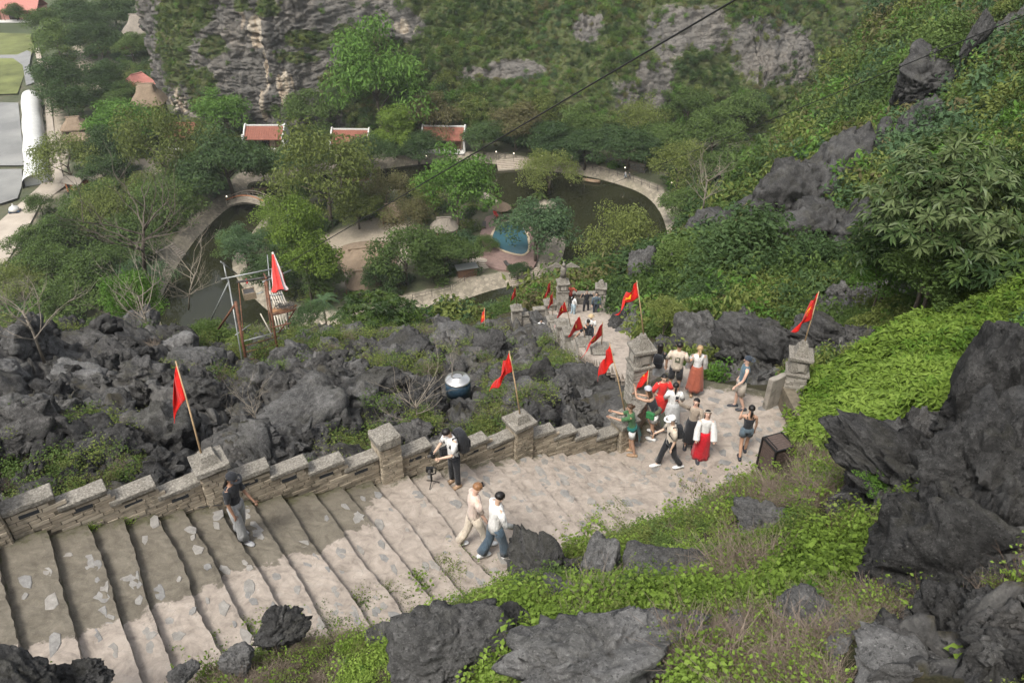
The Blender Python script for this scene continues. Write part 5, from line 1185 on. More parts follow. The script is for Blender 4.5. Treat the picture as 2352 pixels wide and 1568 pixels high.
def tree(cx, cy, w, kind, col, label, hr=0.9, group='trees on the valley floor', ground=1.4, z=None, sq=1.0, cat='tree', name='broadleaf_tree'):
    """crown centre as seen, crown width as seen; hr height/width"""
    global tcount; tcount += 1; rg = random.Random(tcount*13+5)
    if z is None:
        p = G(cx, cy, ground+4)
        for _ in range(4): W_ = w*depth(p)/F; p = G(cx, cy, ground+W_*hr*0.62)
        gz = ground
    else:
        p = WZ(cx, cy, z); W_ = w*z/F; gz = float(th(p.x, p.y)[0])
    Ht = max(0.6, p.z-gz)/0.62 if z is not None else W_*hr
    t = empty(name, (p.x, p.y, gz), rg.uniform(0, 6.28), label, cat, group)
    c = link('crown', rg.choice(CR[kind]), t, loc=(0, 0, Ht*0.62), scl=(W_*1.3, W_*1.3, W_*sq*1.2)); mt = MATS[col]
    c.material_slots[0].link = 'OBJECT'; c.material_slots[0].material = mt
    link('trunk', rg.choice(TRK), t, loc=(0, 0, 0), scl=(W_*0.8, W_*0.8, Ht*1.0)); return t
T = tree
T(865,190,200,'round','bright','tall vivid green tree towering at the cliff foot',1.1,sq=1.5)
T(370,345,195,'feather','olive','big olive feathery tree left of the channel bridge, in front of the small tiled roof',0.85,sq=1.3)
T(520,375,200,'layer','dark','wide dark green layered tree directly left above the arched bridge',0.7,sq=1.2)
T(745,415,235,'feather','olive','largest olive feathery tree right of the arched bridge on the island',0.8,sq=1.3)
T(655,500,120,'feather','lime','small yellowish olive tree just below the arched bridge',0.9)
T(700,590,135,'tall','lime','slender yellow green tree right behind the folded red umbrella',1.5,sq=1.4)
T(560,565,110,'round','blue','bluish green tree on the channel shore left of the cable tower top',0.9)
T(620,630,120,'round','dark','dark green tree directly behind the cable tower frame',0.8)
T(1050,435,165,'round','bright','big mid green tree left of the straw parasol on the island',1.1,sq=1.4)
T(930,595,160,'round','mid','flat topped green tree at the near island shore, left one of two',0.7,sq=1.1)
T(1020,578,135,'layer','mid','flat topped green tree at the near island shore, right one beside the pool steps',0.7,sq=1.1)
T(1232,528,165,'round','blue','bluish green tree overhanging the blue swimming pool',0.85)
T(1262,402,122,'feather','olive','pale olive bush standing in the pond below the waterside steps',0.5)
T(1418,560,150,'feather','olive','round olive tree rising alone before the right arm of the pond',1.1,sq=1.5)
T(1390,655,170,'round','mid','green tree directly above the two lower gate pillars',0.7)
T(1480,655,120,'round','mid','green tree right of the lower gate at the pond edge',0.7)
T(510,262,125,'round','bright','bright green tree at the cliff foot, left of the tiled house with white gables',0.6)
T(708,262,115,'round','mid','green tree at the foot of the pale hollow in the cliff',0.7)
T(285,285,170,'layer','bright','broad green tree between the thatched hut mound and the olive tree',0.6)
T(150,372,140,'feather','olive','grey olive tree leaning over the white covered tunnel',0.7)
T(255,345,120,'round','dark','dark tree below the broad green tree near the brown kiosk',0.8)
T(235,395,90,'round','dark','small dark tree right of the brown kiosk',0.8)
T(145,185,125,'round','dark','large dark tree left of the narrow lane at the far left',0.7)
T(150,235,110,'round','dark','dark rounded tree beside the far end of the white tunnel',0.6)
T(245,195,115,'round','dark','dark tree between the lane and the pink roofed pavilion',0.6)
T(290,215,90,'layer','mid','green tree in front of the pink roof',0.6)
T(300,110,70,'round','mid','small green tree left of the little red roof hut',0.7)
T(130,100,110,'round','mid','tree below the pink roofed hall, at the left',0.6)
T(225,95,110,'round','dark','dark tree below the long thatched house',0.6)
T(100,50,80,'round','mid','tree standing right of the pink hall',0.7)
T(170,30,110,'layer','dark','dark tree at the top edge left of the thatched house',0.6)
T(260,25,110,'layer','dark','dark tree at the top edge directly behind the thatched house',0.6)
T(210,60,100,'round','dark','dark tree in the far wood, middle of the top left corner',0.6)
T(345,15,70,'round','mid','tree at the top edge touching the cliff',0.8)
T(35,30,50,'round','mid','small round tree before the long pink hall',0.6)
T(330,95,50,'round','mid','small tree right below the thatched house',0.7)
T(380,470,165,'feather','mid','grey green tree left of the pale channel bank',0.6)
T(250,490,150,'feather','olive','grey green tree right of the sandy road, behind the leafless tree',0.6)
T(160,545,130,'round','mid','green bushy tree beside the sandy road',0.55)
T(300,560,140,'round','mid','green tree at the middle of the left wood',0.6)
T(230,620,150,'round','mid','green tree in the left wood, right of the leafless grey sapling',0.6)
T(110,610,130,'round','mid','green tree in the left wood under the sandy road',0.6)
T(40,650,120,'feather','olive','olive tree at the left picture edge above the leaning boulder',0.6)
T(330,640,110,'round','blue','bluish green tree beside the channel bank stairs',0.6)
T(170,690,140,'round','mid','green tree just above the leaning boulder',0.5)
T(905,300,95,'tall','lime','pale green tree right below the vivid tall tree',1.1)
T(852,352,100,'round','dark','dark tree between two tiled roofs in the middle',0.7)
T(960,335,100,'layer','dark','dark tree just left of the rightmost tiled house',0.6)
T(690,365,110,'layer','blue','dark layered tree below the second tiled house',0.6)
T(800,360,70,'round','brown','brownish tree beside the third tiled roof',0.7)
T(1110,315,95,'round','dark','dark round tree right of the rightmost tiled house',0.7)
T(1185,290,125,'round','brown','olive brown tree at the mountain foot behind the waterside steps',0.8)
T(1270,325,140,'layer','dark','wide dark green tree above the pale olive bush',0.6)
T(1345,335,120,'layer','dark','dark green tree over the stone wall by the far shore, left one',0.7)
T(1445,335,140,'layer','dark','dark green tree over the far shore walk, right one beside the walkers',0.7)
T(1560,385,135,'feather','olive','pale olive tree at the end of the far shore walk',0.7)
T(1575,470,115,'round','mid','green tree hanging over the right pond bank',0.7)
T(1530,320,120,'layer','mid','green tree below the right rocky rib',0.7)
T(1640,310,130,'round','mid','green tree left above the pale roof strip',0.8)
T(885,435,110,'feather','brown','brown olive tree behind the straw covered mound',0.7)
T(935,500,105,'feather','brown','scrubby olive tree right of the straw covered mound',0.6)
T(990,270,120,'round','brown','brown green tree at the mountain foot above the rightmost tiled house',0.8)
T(1080,250,110,'round','olive','olive tree on the mountain foot behind the dark round tree',0.8)
T(780,240,80,'round','dark','dark tree tucked left of the vivid tall tree',1.0)
T(960,210,70,'round','mid','green tree tucked right of the vivid tall tree',1.0)
T(60,560,90,'round','mid','green tree at the left edge just under the pale road bend',0.75)
T(200,470,110,'round','mid','green tree between the road and the grey green trees',0.75)
T(330,440,90,'feather','olive','olive tree between the kiosk and the big grey green tree',0.75)
T(445,410,120,'round','mid','green tree under the big olive feathery tree',0.75)
T(600,380,80,'round','mid','green tree between the bridge and the second tiled house',0.75)
T(820,480,110,'round','olive','olive green tree left of the small straw roof',0.75)
T(700,440,90,'round','mid','green tree peeking out left of the largest olive tree',0.75)
T(980,440,90,'round','olive','olive tree touching the big island tree on its left',0.75)
T(1120,560,50,'round','mid','small green tree at the left rim of the pool terrace',0.75)
T(1190,620,50,'round','dark','dark low tree at the near rim of the pool terrace',0.75)
T(880,640,90,'round','dark','dark tree at the island shore below the flat topped tree',0.75)
T(1640,390,120,'round','mid','green tree in front of the pale long roof',0.75)
T(1600,550,110,'round','mid','green tree where the right pond bank meets the hillside',0.75)
T(740,640,110,'round','mid','green tree right of the slender yellow green tree',0.75)
T(530,560,70,'round','mid','small green tree at the channel mouth below the bridge',0.75)
T(260,440,90,'round','mid','green tree right below the kiosk',0.75)
T(90,470,60,'round','mid','small tree by the white cart road',0.75)
T(470,330,90,'round','olive','olive tree between the first two tiled roofs',0.75)
T(640,250,70,'round','mid','small green tree under the pale hollow',0.75)
T(1230,270,110,'feather','olive','olive tree on the mountain foot, right of the olive brown one',0.75)
T(1340,290,110,'round','mid','green tree high behind the stone retaining wall',0.75)
T(1480,280,120,'feather','olive','olive tree below the grey rocky rib',0.75)
T(1580,250,110,'round','mid','green tree right of the grey rocky rib',0.75)
T(1690,260,120,'round','mid','green tree at the right end of the mountain foot',0.75)
for q, (a, b, w_, lab) in enumerate([(1030,745,120,'dark green tree on the slope beyond the rock crest, left of the far small flag'), (1110,738,115,'dark green tree on the slope right behind the far small flag'), (1180,752,100,'green tree on the slope left of the lone flag post'), (1235,732,80,'green tree on the slope behind the two flags'), (700,728,90,'dark tree beyond the rocks right of the cable tower')]):
    T(a, b, w_, 'round', ['blue', 'blue', 'mid', 'mid', 'dark'][q], lab, 0.7, 'trees on the slope below the crest', z=[70, 72, 66, 64, 95][q], sq=0.7)
# shrubs one can tell apart near the viewer
S = lambda *a, **k: tree(*a, cat='shrub', name='shrub', group='large shrubs on the hillside', **k)
S(1720,640,330,'round','dark','largest dark green shrub mass on the right, above the pointed rock',z=43,sq=0.9)
S(1860,630,200,'round','dark','dark green shrub left below the big leaved bush',z=40)
S(1560,640,110,'round','mid','pale green shrub growing against a rounded rock above the star flag',z=50)
S(1640,720,150,'round','dark','dark shrub right above the pointed rock',z=38,sq=0.8)
S(1530,720,90,'round','olive','yellowish shrub right of the flag on the left gate pillar',z=34)
S(2150,625,230,'round','mid','green shrub filling the gap under the whorl leaved tree',z=25,sq=0.8)
S(2290,560,200,'round','olive','olive shrub at the right edge behind the drooping tree',z=27)
S(2040,640,150,'round','bright','bright shrub between the dark rocks and the leafy field',z=28)
S(300,690,140,'round','bright','bright green dense shrub at the channel end, behind bare twigs',z=48,sq=1.2)
S(490,772,90,'round','mid','small green shrub on the rocks left of the cable tower',z=34)
S(2180,120,180,'round','mid','green shrub high on the right hillside near the dark upright rock',z=66)
S(1995,1165,110,'round','bright','round bright green bush in the foreground rocks',z=11.9,sq=0.8)
# the broad glossy tree beyond the rocks
def rosette_tree(cx, cy, z, w, hpx, label, mats, nros, leaf, cat='tree', name='glossy_tree', group=None, seed=0, asp=0.3, nleaf=9):
    p = WZ(cx, cy, z); W_ = w*z/F; Hh = hpx*z/F; gz = float(th(p.x, p.y)[0]); t = empty(name, (p.x, p.y, gz), 0, label, cat, group); r = np.random.default_rng(seed)
    for k, mt in enumerate(mats):
        me = rosettes('crown', nros//len(mats), nleaf, leaf, mt, seed+k, 1.0, 1.0, asp, 0.35); V = np.empty(len(me.vertices)*3); me.vertices.foreach_get('co', V); V = V.reshape(-1, nleaf*0+3)
        # rosette centres are stretched, the leaves keep their size
        nr_ = nros//len(mats); per = nr_*4; Vn = V.copy(); cen_ = np.zeros((nr_, 3))
        for q in range(nleaf): cen_ += V[q*per:(q+1)*per].reshape(nr_, 4, 3)[:, 0]/nleaf
        cl_ = cen_*np.array([W_/2, W_/2, Hh*0.75])*(1+0.12*vnoise(cen_*2.5, seed))[:, None]
        for q in range(nleaf): Vn[q*per:(q+1)*per] = (V[q*per:(q+1)*per].reshape(nr_, 4, 3)-cen_[:, None]+cl_[:, None]).reshape(-1, 3)
        me.vertices.foreach_set('co', Vn.astype(np.float32).ravel()); me.update(); link('crown', me, t, loc=(0, 0, p.z-gz-Hh*0.25))
    link('trunk', TRK[0], t, scl=(W_*0.5, W_*0.5, (p.z-gz)*1.3)); return t
G_gloss = leaf_mat('glossy_leaves', [(0.03, 0.05, 0.012), (0.065, 0.09, 0.022), (0.13, 0.15, 0.045)], 0.15, 0.4)
G_glossd = leaf_mat('dark_glossy_leaves', [(0.018, 0.032, 0.012), (0.04, 0.06, 0.022), (0.10, 0.12, 0.055)], 0.12, 0.38)
rosette_tree(868,735,50,240,105,'broad glossy leaved tree rising behind the middle rock crest',[G_gloss, G_glossd],620,0.34,group=None,seed=600)
rosette_tree(2190,450,24,400,270,'big leaved tree with grey green star shaped leaf whorls at the right edge',[G_glossd, leaf_mat('grey_green_leaves', [(0.035, 0.048, 0.02), (0.075, 0.09, 0.04), (0.14, 0.155, 0.08)], 0.12, 0.4)],560,0.34,name='whorl_leaved_tree',seed=620,asp=0.3,nleaf=8)
rosette_tree(2050,560,27,200,150,'lower whorl leaved tree beside the dark rocks on the right',[G_glossd],200,0.32,name='whorl_leaved_tree',seed=640,asp=0.3,nleaf=8)
rosette_tree(2290,600,23,220,100,'dark green drooping leaf tree at the right edge over the bright field',[G_dark, G_mid],260,0.34,name='drooping_tree',seed=650,asp=0.3,nleaf=8)
for q, (a, b, z_, w_, lab) in enumerate([(2060,1215,9.4,70,'pale lime seedling with round leaves left on the big rock face'), (2165,1290,8.6,90,'pale lime seedling with round leaves in the middle of the big rock face'), (2310,1440,6.6,120,'lime green plant with lobed leaves in the rock hollow at the right'), (2240,1525,6.0,90,'bright green low plant at the bottom right rocks'), (1440,1180,16,50,'green leafy tuft')][:4]):
    t = rosette_tree(a, b, z_, w_, w_*0.6, lab, [G_lime], 16, 0.13, 'plant', 'seedling', None, 700+q, 0.75, 5)
# leafless trees
def bare_tree(pxb, pyb, z, hpx, label, seed, mat, spread=0.6, th0=None, n=9, leanx=0.0, cat='tree'):
    p = WZ(pxb, pyb, z); Hh = hpx*z/F/0.8; t = empty('leafless_tree', tuple(p), 0, label, cat, 'leafless trees and saplings'); rg = random.Random(seed); m = MB(); tr = MB(); th0 = th0 or Hh*0.018
    top = Vector((leanx*Hh*0.4, 0, Hh*0.45)); tr.tube([(0, 0, -0.4), (leanx*Hh*.15, 0.05, Hh*.2), tuple(top)], [th0*1.3, th0, th0*.75], 6); tr.build('trunk', mat, t, True)
    def br(a, d, L_, r_, dep):
        pts = [a]; q = a
        for k in range(4):
            d = (d+Vector((rg.uniform(-.3, .3), rg.uniform(-.3, .3), rg.uniform(-.12, .22)))).normalized(); q = q+d*L_/4; pts.append(q)
        m.tube(pts, [r_, r_*.8, r_*.62, r_*.45, r_*.25], 4, False)
        if dep > 0:
            for k in range(3 if dep > 1 else 4): br(pts[rg.randint(1, 4)], (d+Vector((rg.uniform(-1, 1), rg.uniform(-1, 1), rg.uniform(-.2, .6)))).normalized(), L_*rg.uniform(.45, .75), r_*.5, dep-1)
    for k in range(n):
        a = 2*PI*k/n+rg.uniform(-.3, .3); s0 = rg.uniform(0.25, 1); br(Vector((top.x*s0, 0, top.z*s0)), Vector((math.cos(a)*spread, math.sin(a)*spread, rg.uniform(.5, 1))), Hh*rg.uniform(.35, .6), th0*.6, 2)
    m.build('branches', mat, t); return t
M_branch = plain('pale_branch', (0.22, 0.19, 0.15), 0.9, 0.3, 4)
M_branchd = plain('grey_branch', (0.085, 0.07, 0.055), 0.9, 0.3, 4)
bare_tree(92,808,24,200,'leafless pale sapling in front of the leaning boulder at the left',1,M_branch,0.9,0.035)
bare_tree(345,770,33,190,'leafless sapling standing at the rock crest left of the channel',2,M_branch,1.0,0.035)
bare_tree(330,620,60,210,'tall leafless dark branched tree before the channel, with arms spread wide',3,M_branchd,1.2,0.13,10,0.3)
bare_tree(430,700,55,150,'leafless twiggy tree reaching over the channel water',4,M_branch,1.3,0.05,10,0.5)
bare_tree(960,985,20.5,150,'leafless white twigged shrub behind the backpack photographer',5,M_branch,1.0,0.02,cat='shrub')
bare_tree(1185,960,22,90,'small leafless shrub beside the pillar flag',6,M_branch,1.2,0.015,cat='shrub')
bare_tree(1615,480,62,130,'leafless grey tree above the right hillside rocks',7,M_branch,0.9,0.06)
bare_tree(590,980,18.5,100,'thin leafless shrub left of the big square boulder',8,M_branch,0.8,0.015,cat='shrub')
# palms
def palm(cx, cy, z, w, label, seed):
    p = WZ(cx, cy, z); W_ = w*z/F; gz = 1.4 if p.z > 1.4 else p.z; t = empty('palm_tree', (p.x, p.y, gz), 0, label, 'palm', 'palms round the pond'); rg = random.Random(seed); Hh = max(1.0, p.z-gz)
    MB().tube([(0, 0, -0.1), (0.1, 0, Hh*.5), (0, 0, Hh)], [0.2, 0.15, 0.13], 8).build('trunk', M_bark, t, True)
    for k in range(13):
        a = 2*PI*k/13+rg.uniform(-.15, .15); el = rg.uniform(.1, 1.0); L_ = W_/2; m = MB(); pts = []
        for q in range(7):
            s = q/6; pts.append(Vector((math.cos(a)*L_*s*math.cos(el*.5), math.sin(a)*L_*s*math.cos(el*.5), L_*(s*math.sin(el)-s*s*0.75))))
        m.tube(pts, 0.03, 3, False)
        sd = Vector((-math.sin(a), math.cos(a), 0))
        for q in range(1, 7):
            for half in (0, 0.5):
                c = pts[q-1].lerp(pts[q], 0.5+half)
                for s in (-1, 1):
                    e = c+sd*s*L_*0.22+(pts[q]-pts[q-1])*0.9+Vector((0, 0, -L_*.08)); w0 = (pts[q]-pts[q-1]).normalized()*L_*.03; n0 = len(m.v); m.add([c-w0, c+w0, e], [[0, 1, 2]])
        o = m.build('frond', G_blue if seed % 2 else G_mid, t, loc=(0, 0, Hh))
palm(1170,548,160,75,'palm between the straw parasol and the near pool edge',1)
palm(1118,435,178,55,'palm at the pond edge left of the straw parasol',2)
palm(1278,470,170,45,'palm on the tiny islet in the pond',3)
palm(1240,450,172,40,'second palm on the tiny islet, left one',4)
palm(740,690,118,80,'dark palm at the island shore right of the cable tower',5)
palm(1290,540,160,50,'palm leaning over the island corner right of the pool',6)
# uncountable karst rubble
RB = [boulder_mesh(960+k, 4, 1.9, 9, [M_rockD, M_rockB, M_rockD, M_rock][k % 4], 0.6 if k % 3 == 0 else 0.0) for k in range(8)]
x, y, z, r = hill_sample(22000, (-46, 54), (4, 62), 23); rk = rk_at(x, y); px, py, dist = inv_px(x, y, z)
bfree = np.zeros(len(x), bool)
tp0 = WZ(605, 838, 31); tk0 = WZ(1051, 880, 25.4); tk1 = WZ(1051, 930, 23.5)
m = (np.hypot(x-tp0[0], y-tp0[1]) > 1.7) & (np.hypot(x-tk0[0], y-tk0[1]) > 1.0) & (np.hypot(x-tk1[0], y-tk1[1]) > 0.9)
m &= in_view(x, y, z, 800) & off_path(x, y, 0.6) & (rk > 0.45) & ((px > 1250) | (py > 790) | (r.random(len(x)) < 0.25)) & (r.random(len(x)) < 0.36); x, y, z, dist = x[m], y[m], z[m], dist[m]; k = len(x)
s = (0.07+0.5*r.random(k)**2.8)*(0.45+dist*0.035)*np.where(px[m] > 1250, 0.75, 1)
scatter('karst_rubble', 'broken karst stones filling the rock field', np.stack([x, y, z], 1), np.stack([r.uniform(-.6, .6, k), r.uniform(-.6, .6, k), r.uniform(0, 6.28, k)], 1), np.stack([s*r.uniform(.6, 1.2, k), s*r.uniform(.8, 1.7, k), s*r.uniform(.6, 1.6, k)], 1), r.integers(0, 8, k), RB)

# ------------------------------------------------------------------ flags
def cloth_mat(name, col, rough=0.75, trans=0.0):
    m, nt, b = newmat(name); v = coords(nt); n = noise(nt, v, 14, 4, 0.6)
    c = ramp(nt, n, [(0.3, tuple(x*0.85 for x in col)), (0.7, tuple(min(1, x*1.1) for x in col))]); nt.links.new(c, b.inputs['Base Color']); b.inputs['Roughness'].default_value = rough; b.inputs['Specular IOR Level'].default_value = 0.2
    b.inputs['Sheen Weight'].default_value = 0.15
    nf_ = noise(nt, coords(nt, (1.6, 1.6, 0.7)), 7, 3, 0.5, 0.8); bump(nt, b, nf_, 0.7, 0.06)
    if trans:
        tr = nt.nodes.new('ShaderNodeBsdfTranslucent'); tr.inputs['Color'].default_value = (*col, 1); ms = nt.nodes.new('ShaderNodeMixShader'); ms.inputs[0].default_value = trans
        nt.links.new(b.outputs[0], ms.inputs[1]); nt.links.new(tr.outputs[0], ms.inputs[2]); nt.links.new(ms.outputs[0], nt.nodes['Material Output'].inputs['Surface'])
    return m
M_red = cloth_mat('flag_red', (0.66, 0.018, 0.012), 0.6, 0.3); M_star = cloth_mat('flag_yellow', (0.85, 0.42, 0.01), 0.6, 0.2); M_bamboo = plain('bamboo_pole', (0.36, 0.25, 0.14), 0.6, 0.25, 6)
def flag(base, top, z, bot, wpx, label, star, side=-1, frac=0.55, zb=None, seed=0):
    """base, top: seen ends of the pole; bot: seen y of the lowest cloth corner; wpx seen width of the hanging cloth"""
    A = WZ(base[0], base[1], zb or z); B = WZ(top[0], top[1], z); t = empty('flag', tuple(A), 0, label, 'flag', 'red flags along the stairs'); A_, B_ = Vector((0, 0, 0)), B-A; d = (B_-A_).normalized(); rg = random.Random(seed)
    MB().tube([A_-d*0.15, A_.lerp(B_, .5)+Vector((.01, 0, 0)), B_+d*0.05], [0.020, 0.017, 0.013], 6).build('pole', M_bamboo, t, True)
    tot = abs(bot-top[1])*z/F/0.87; hoist = tot*frac; ln = tot-hoist*0.75; wid = wpx*1.6*z/F
    sx = Vector((side, 0.0, 0.0)); nu, nv = 14, 16
    def P(u, v):
        p = B_-d*(v*hoist*0.97)
        p = p+sx*(wid*(u**0.8)*(0.35+0.65*v))+Vector((0, 0, -1))*(ln*u*(0.75+0.35*v*(1 if not star else 0.8)))+Vector((0, 1, 0))*(0.2*wid*math.sin(u*9+v*4+seed)*(0.3+u)); p += sx*0.09*wid*math.sin(u*8+seed*1.7+v*3)*u
        return p
    V = [P(i/nu, j/nv) for i in range(nu+1) for j in range(nv+1)]; Fs = [[i*(nv+1)+j, (i+1)*(nv+1)+j, (i+1)*(nv+1)+j+1, i*(nv+1)+j+1] for i in range(nu) for j in range(nv)]
    c = MB().add(V, Fs).build('cloth', M_red, t, True); so = c.modifiers.new('thick', 'SOLIDIFY'); so.thickness = 0.004
    if star:
        pts = []
        for k in range(10):
            rr = 0.27 if k % 2 == 0 else 0.105; a = k*PI/5+PI/2; pts.append((0.45+rr*math.cos(a)*0.85, 0.5-rr*math.sin(a)))
        V = []; Fs = []
        for off in (-0.012, 0.012):
            n0 = len(V); V.append(P(.45, .5)+Vector((0, off, 0)))
            for u, v in pts: V.append(P(u, v)+Vector((0, off, 0)))
            for k in range(10): Fs.append([n0, n0+1+k, n0+1+(k+1) % 10])
        MB().add(V, Fs).build('star', M_star, c, False)
    return t
zt = lambda p: depth(p)
def topflag(pil_top, top, bot, w_, label, star, **k):
    z = depth(pil_top); q = inv_px(np.array(pil_top.x), np.array(pil_top.y), np.array(pil_top.z)); return flag((float(q[0])+k.pop('dx', 0), float(q[1])+k.pop('dy', 0)), top, z*k.pop('zf', 0.97), bot, w_, label, star, zb=z, **k)
topflag(UP[1][1], (405,835), 963, 34, 'plain red flag on a slanting bamboo pole, first pillar from the left', False, side=-1, frac=0.6, dx=-12, seed=1)
topflag(UP[3][1], (1170,810), 895, 32, 'plain red flag with straight pole on the pillar right of the water tank', False, frac=0.5, seed=2)
topflag(UP[4][1], (1401,792), 866, 22, 'plain red flag on the corner pillar beside the woman in green', False, frac=0.55, seed=3)
flag((1484,905), (1494,806), 22.2, 884, 18, 'narrow red flag with yellow star leaning before the left gate pillar', True, frac=0.8, seed=4)
topflag(LOWP[6][1], (1384,741), 822, 30, 'long torn red flag with star above the post nearest the rocks', True, frac=0.5, seed=5)
topflag(LOWP[5][1], (1332,727), 776, 20, 'red flag with a clear yellow star over the man in black with outstretched arm', True, frac=0.75, seed=6)
topflag(LOWP[4][1], (1298,694), 732, 16, 'red star flag above the crouching people in pink', True, frac=0.7, seed=7)
topflag(LOWP[2][1], (1270,671), 711, 8, 'narrow red star flag, lower one of the pair left of the winged gate pillar', True, frac=0.85, seed=8)
topflag(LOWP[1][1], (1264,646), 692, 9, 'narrow red star flag, upper one of the pair left of the winged gate pillar', True, frac=0.8, seed=9)
topflag(LOWP[0][1], (1184,660), 698, 8, 'red star flag on the lone post before the dark pond', True, frac=0.8, seed=10)
flag((1113,748), (1113,708), 44, 738, 7, 'small distant red star flag rising from behind the crest', True, frac=0.8, seed=11)
topflag(gl_top, (1463,648), 714, 34, 'waving red flag on top of the left gate pillar', True, frac=0.5, seed=12)
topflag(gr_top, (1880,673), 753, 22, 'slim red star flag leaning right on the right gate pillar', True, frac=0.75, seed=13)

# ------------------------------------------------------------------ cable tower
M_rust = plain('rusty_steel', (0.13, 0.06, 0.035), 0.7, 0.5, 9, 0.005); M_galv = plain('galvanised_pipe', (0.3, 0.31, 0.3), 0.5, 0.2, 8, 0, 0.5); M_dkst = plain('dark_steel', (0.06, 0.055, 0.05), 0.6, 0.3, 9); M_boardw = plain('pale_board', (0.55, 0.5, 0.42), 0.8, 0.25, 9); M_woodb = plain('brown_board', (0.27, 0.14, 0.07), 0.8, 0.3, 9)
b0 = WZ(600, 840, 31); tw = empty('cable_tower', tuple(b0), 0, 'rusty pipe hoist tower standing on the rocks before the channel', 'tower')
def pipe(p, q, r_, mat, nm='pipe', par=None, n=7): return MB().tube([WZ(*p)-b0, WZ(*q)-b0], r_, n).build(nm, mat, par or tw, True)
pipe((570,855,30.2),(541,692,29.4),0.055,M_rust,'post'); pipe((643,835,31.6),(611,645,30.4),0.05,M_rust,'post'); pipe((560,850,30.6),(524,640,30.6),0.028,M_galv,'post'); pipe((522,645,30.6),(513,603,30.6),0.025,M_galv,'post')
pipe((634,832,33.4),(606,640,33.4),0.025,M_rust,'post'); pipe((632,800,33.2),(614,585,32.8),0.02,M_galv,'post'); pipe((566,845,33),(548,650,33),0.022,M_rust,'post')
pipe((507,601,30.4),(543,629,32),0.03,M_galv,'beam'); pipe((508,641,30.4),(650,613,31.4),0.03,M_galv,'beam'); pipe((545,648,31.5),(640,632,31.3),0.045,M_dkst,'beam'); pipe((604,648,30.6),(668,621,33),0.04,M_galv,'beam'); pipe((612,640,30.6),(606,628,33.4),0.04,M_rust,'beam')
for a, b_, mt in [((560,783,30.8),(652,758,31.8),M_galv), ((560,795,31),(640,772,31.8),M_rust), ((566,808,30.4),(637,790,31.6),M_rust), ((568,828,30.3),(640,805,31.6),M_rust), ((615,843,30.6),(643,824,31.6),M_galv), ((540,770,31),(575,745,31.5),M_galv)]: pipe(a, b_, 0.022, mt, 'rung')
pipe((502,755,31),(541,697,29.6),0.045,M_rust,'brace'); pipe((484,735,32.5),(524,650,30.8),0.03,M_galv,'brace'); pipe((543,700,30.5),(565,830,30.6),0.03,M_boardw,'brace'); pipe((598,720,33),(625,770,33.2),0.025,M_boardw,'brace'); pipe((590,675,33),(605,670,33),0.025,M_galv,'brace')
pf = MB(); 
for k in range(4): pipe((620+k*3.0,718-k*3.5,31.2+0.15*k),(672+k*3.0,712-k*3.5,31.2+0.15*k),0.04,M_woodb,'platform_board')
pipe((622,724,31.1),(676,712,31.1),0.04,M_rust,'beam'); pipe((660,716,31.3),(662,752,31.3),0.03,M_dkst,'post'); pipe((680,708,31.3),(640,765,31.4),0.03,M_rust,'brace'); pipe((625,752,31),(668,742,31),0.03,M_rust,'beam')
for k in range(6): pipe((618+k*5.5,668,31.8),(636+k*5.5,710,31.6),0.028,M_boardw,'white_slat')
for k in range(5): pipe((629+k*6.5,722,31.9),(637+k*6.5,756,31.9),0.028,M_boardw,'white_slat')
pipe((616,690,31.7),(640,688,31.7),0.025,M_dkst,'crossbar'); pipe((616,678,31.7),(648,676,31.7),0.025,M_galv,'crossbar')
rgt = random.Random(4); m = MB()
for k in range(26):
    c = Vector(WZ(655+rgt.uniform(-18, 18), 704+rgt.uniform(-5, 4), 31.0))-b0; r_ = rgt.uniform(.05, .14); m.tube([c+Vector((math.cos(a)*r_, math.sin(a)*r_, rgt.uniform(-.03, .05))) for a in [q*PI/4 for q in range(9)]], 0.012, 4, False)
net = m.build('black_net', M_dkst, None, loc=tuple(b0)); tag(net, 'tangled heap of black netting on the tower platform', 'net')
# folded parasol
up_t = WZ(627, 583, 30.6); up_b = WZ(644, 668, 30.6); um = empty('folded_parasol', tuple(up_b), 0, 'folded red and white parasol tied to the cable tower', 'parasol')
M_pred = cloth_mat('parasol_red', (0.60, 0.05, 0.04), 0.7); M_pwht = cloth_mat('parasol_white', (0.62, 0.52, 0.5), 0.7)
ax = up_t-up_b; L_ = ax.length; ax.normalize(); e1 = ax.cross(Vector((0, 1, 0))).normalized(); e2 = ax.cross(e1)
MB().tube([-ax*0.35, ax*(L_+0.03)], 0.022, 6).build('pole', M_galv, um); MB().tube([ax*(L_-0.02), ax*(L_+0.07)], [0.05, 0.04], 8).build('top_cap', M_boardw, um)
prof = [(0.0, 0.34), (0.04, 0.33), (0.12, 0.27), (0.25, 0.24), (0.45, 0.22), (0.7, 0.14), (0.9, 0.075), (1.0, 0.05)]
for g_ in range(8):
    rings = []
    for s, rr in prof:
        row = []
        for q in range(5):
            a = (g_+q/4)*PI/4; rp = rr*(0.62+0.38*abs(math.cos(2*PI*q/4*0.5+0.0)))*(1+0.1*math.sin(a*3+s*5)); zz = s*L_*0.98+0.04*math.sin(a*4)*(1-s); row.append(ax*zz+(e1*math.cos(a)+e2*math.sin(a))*rp)
        rings.append(row)
    V = [p for r_ in rings for p in r_]; Fs = [[i*5+q, i*5+q+1, (i+1)*5+q+1, (i+1)*5+q] for i in range(len(rings)-1) for q in range(4)]
    MB().add(V, Fs).build('canopy_panel', M_pred if g_ % 3 else M_pwht, um, True)
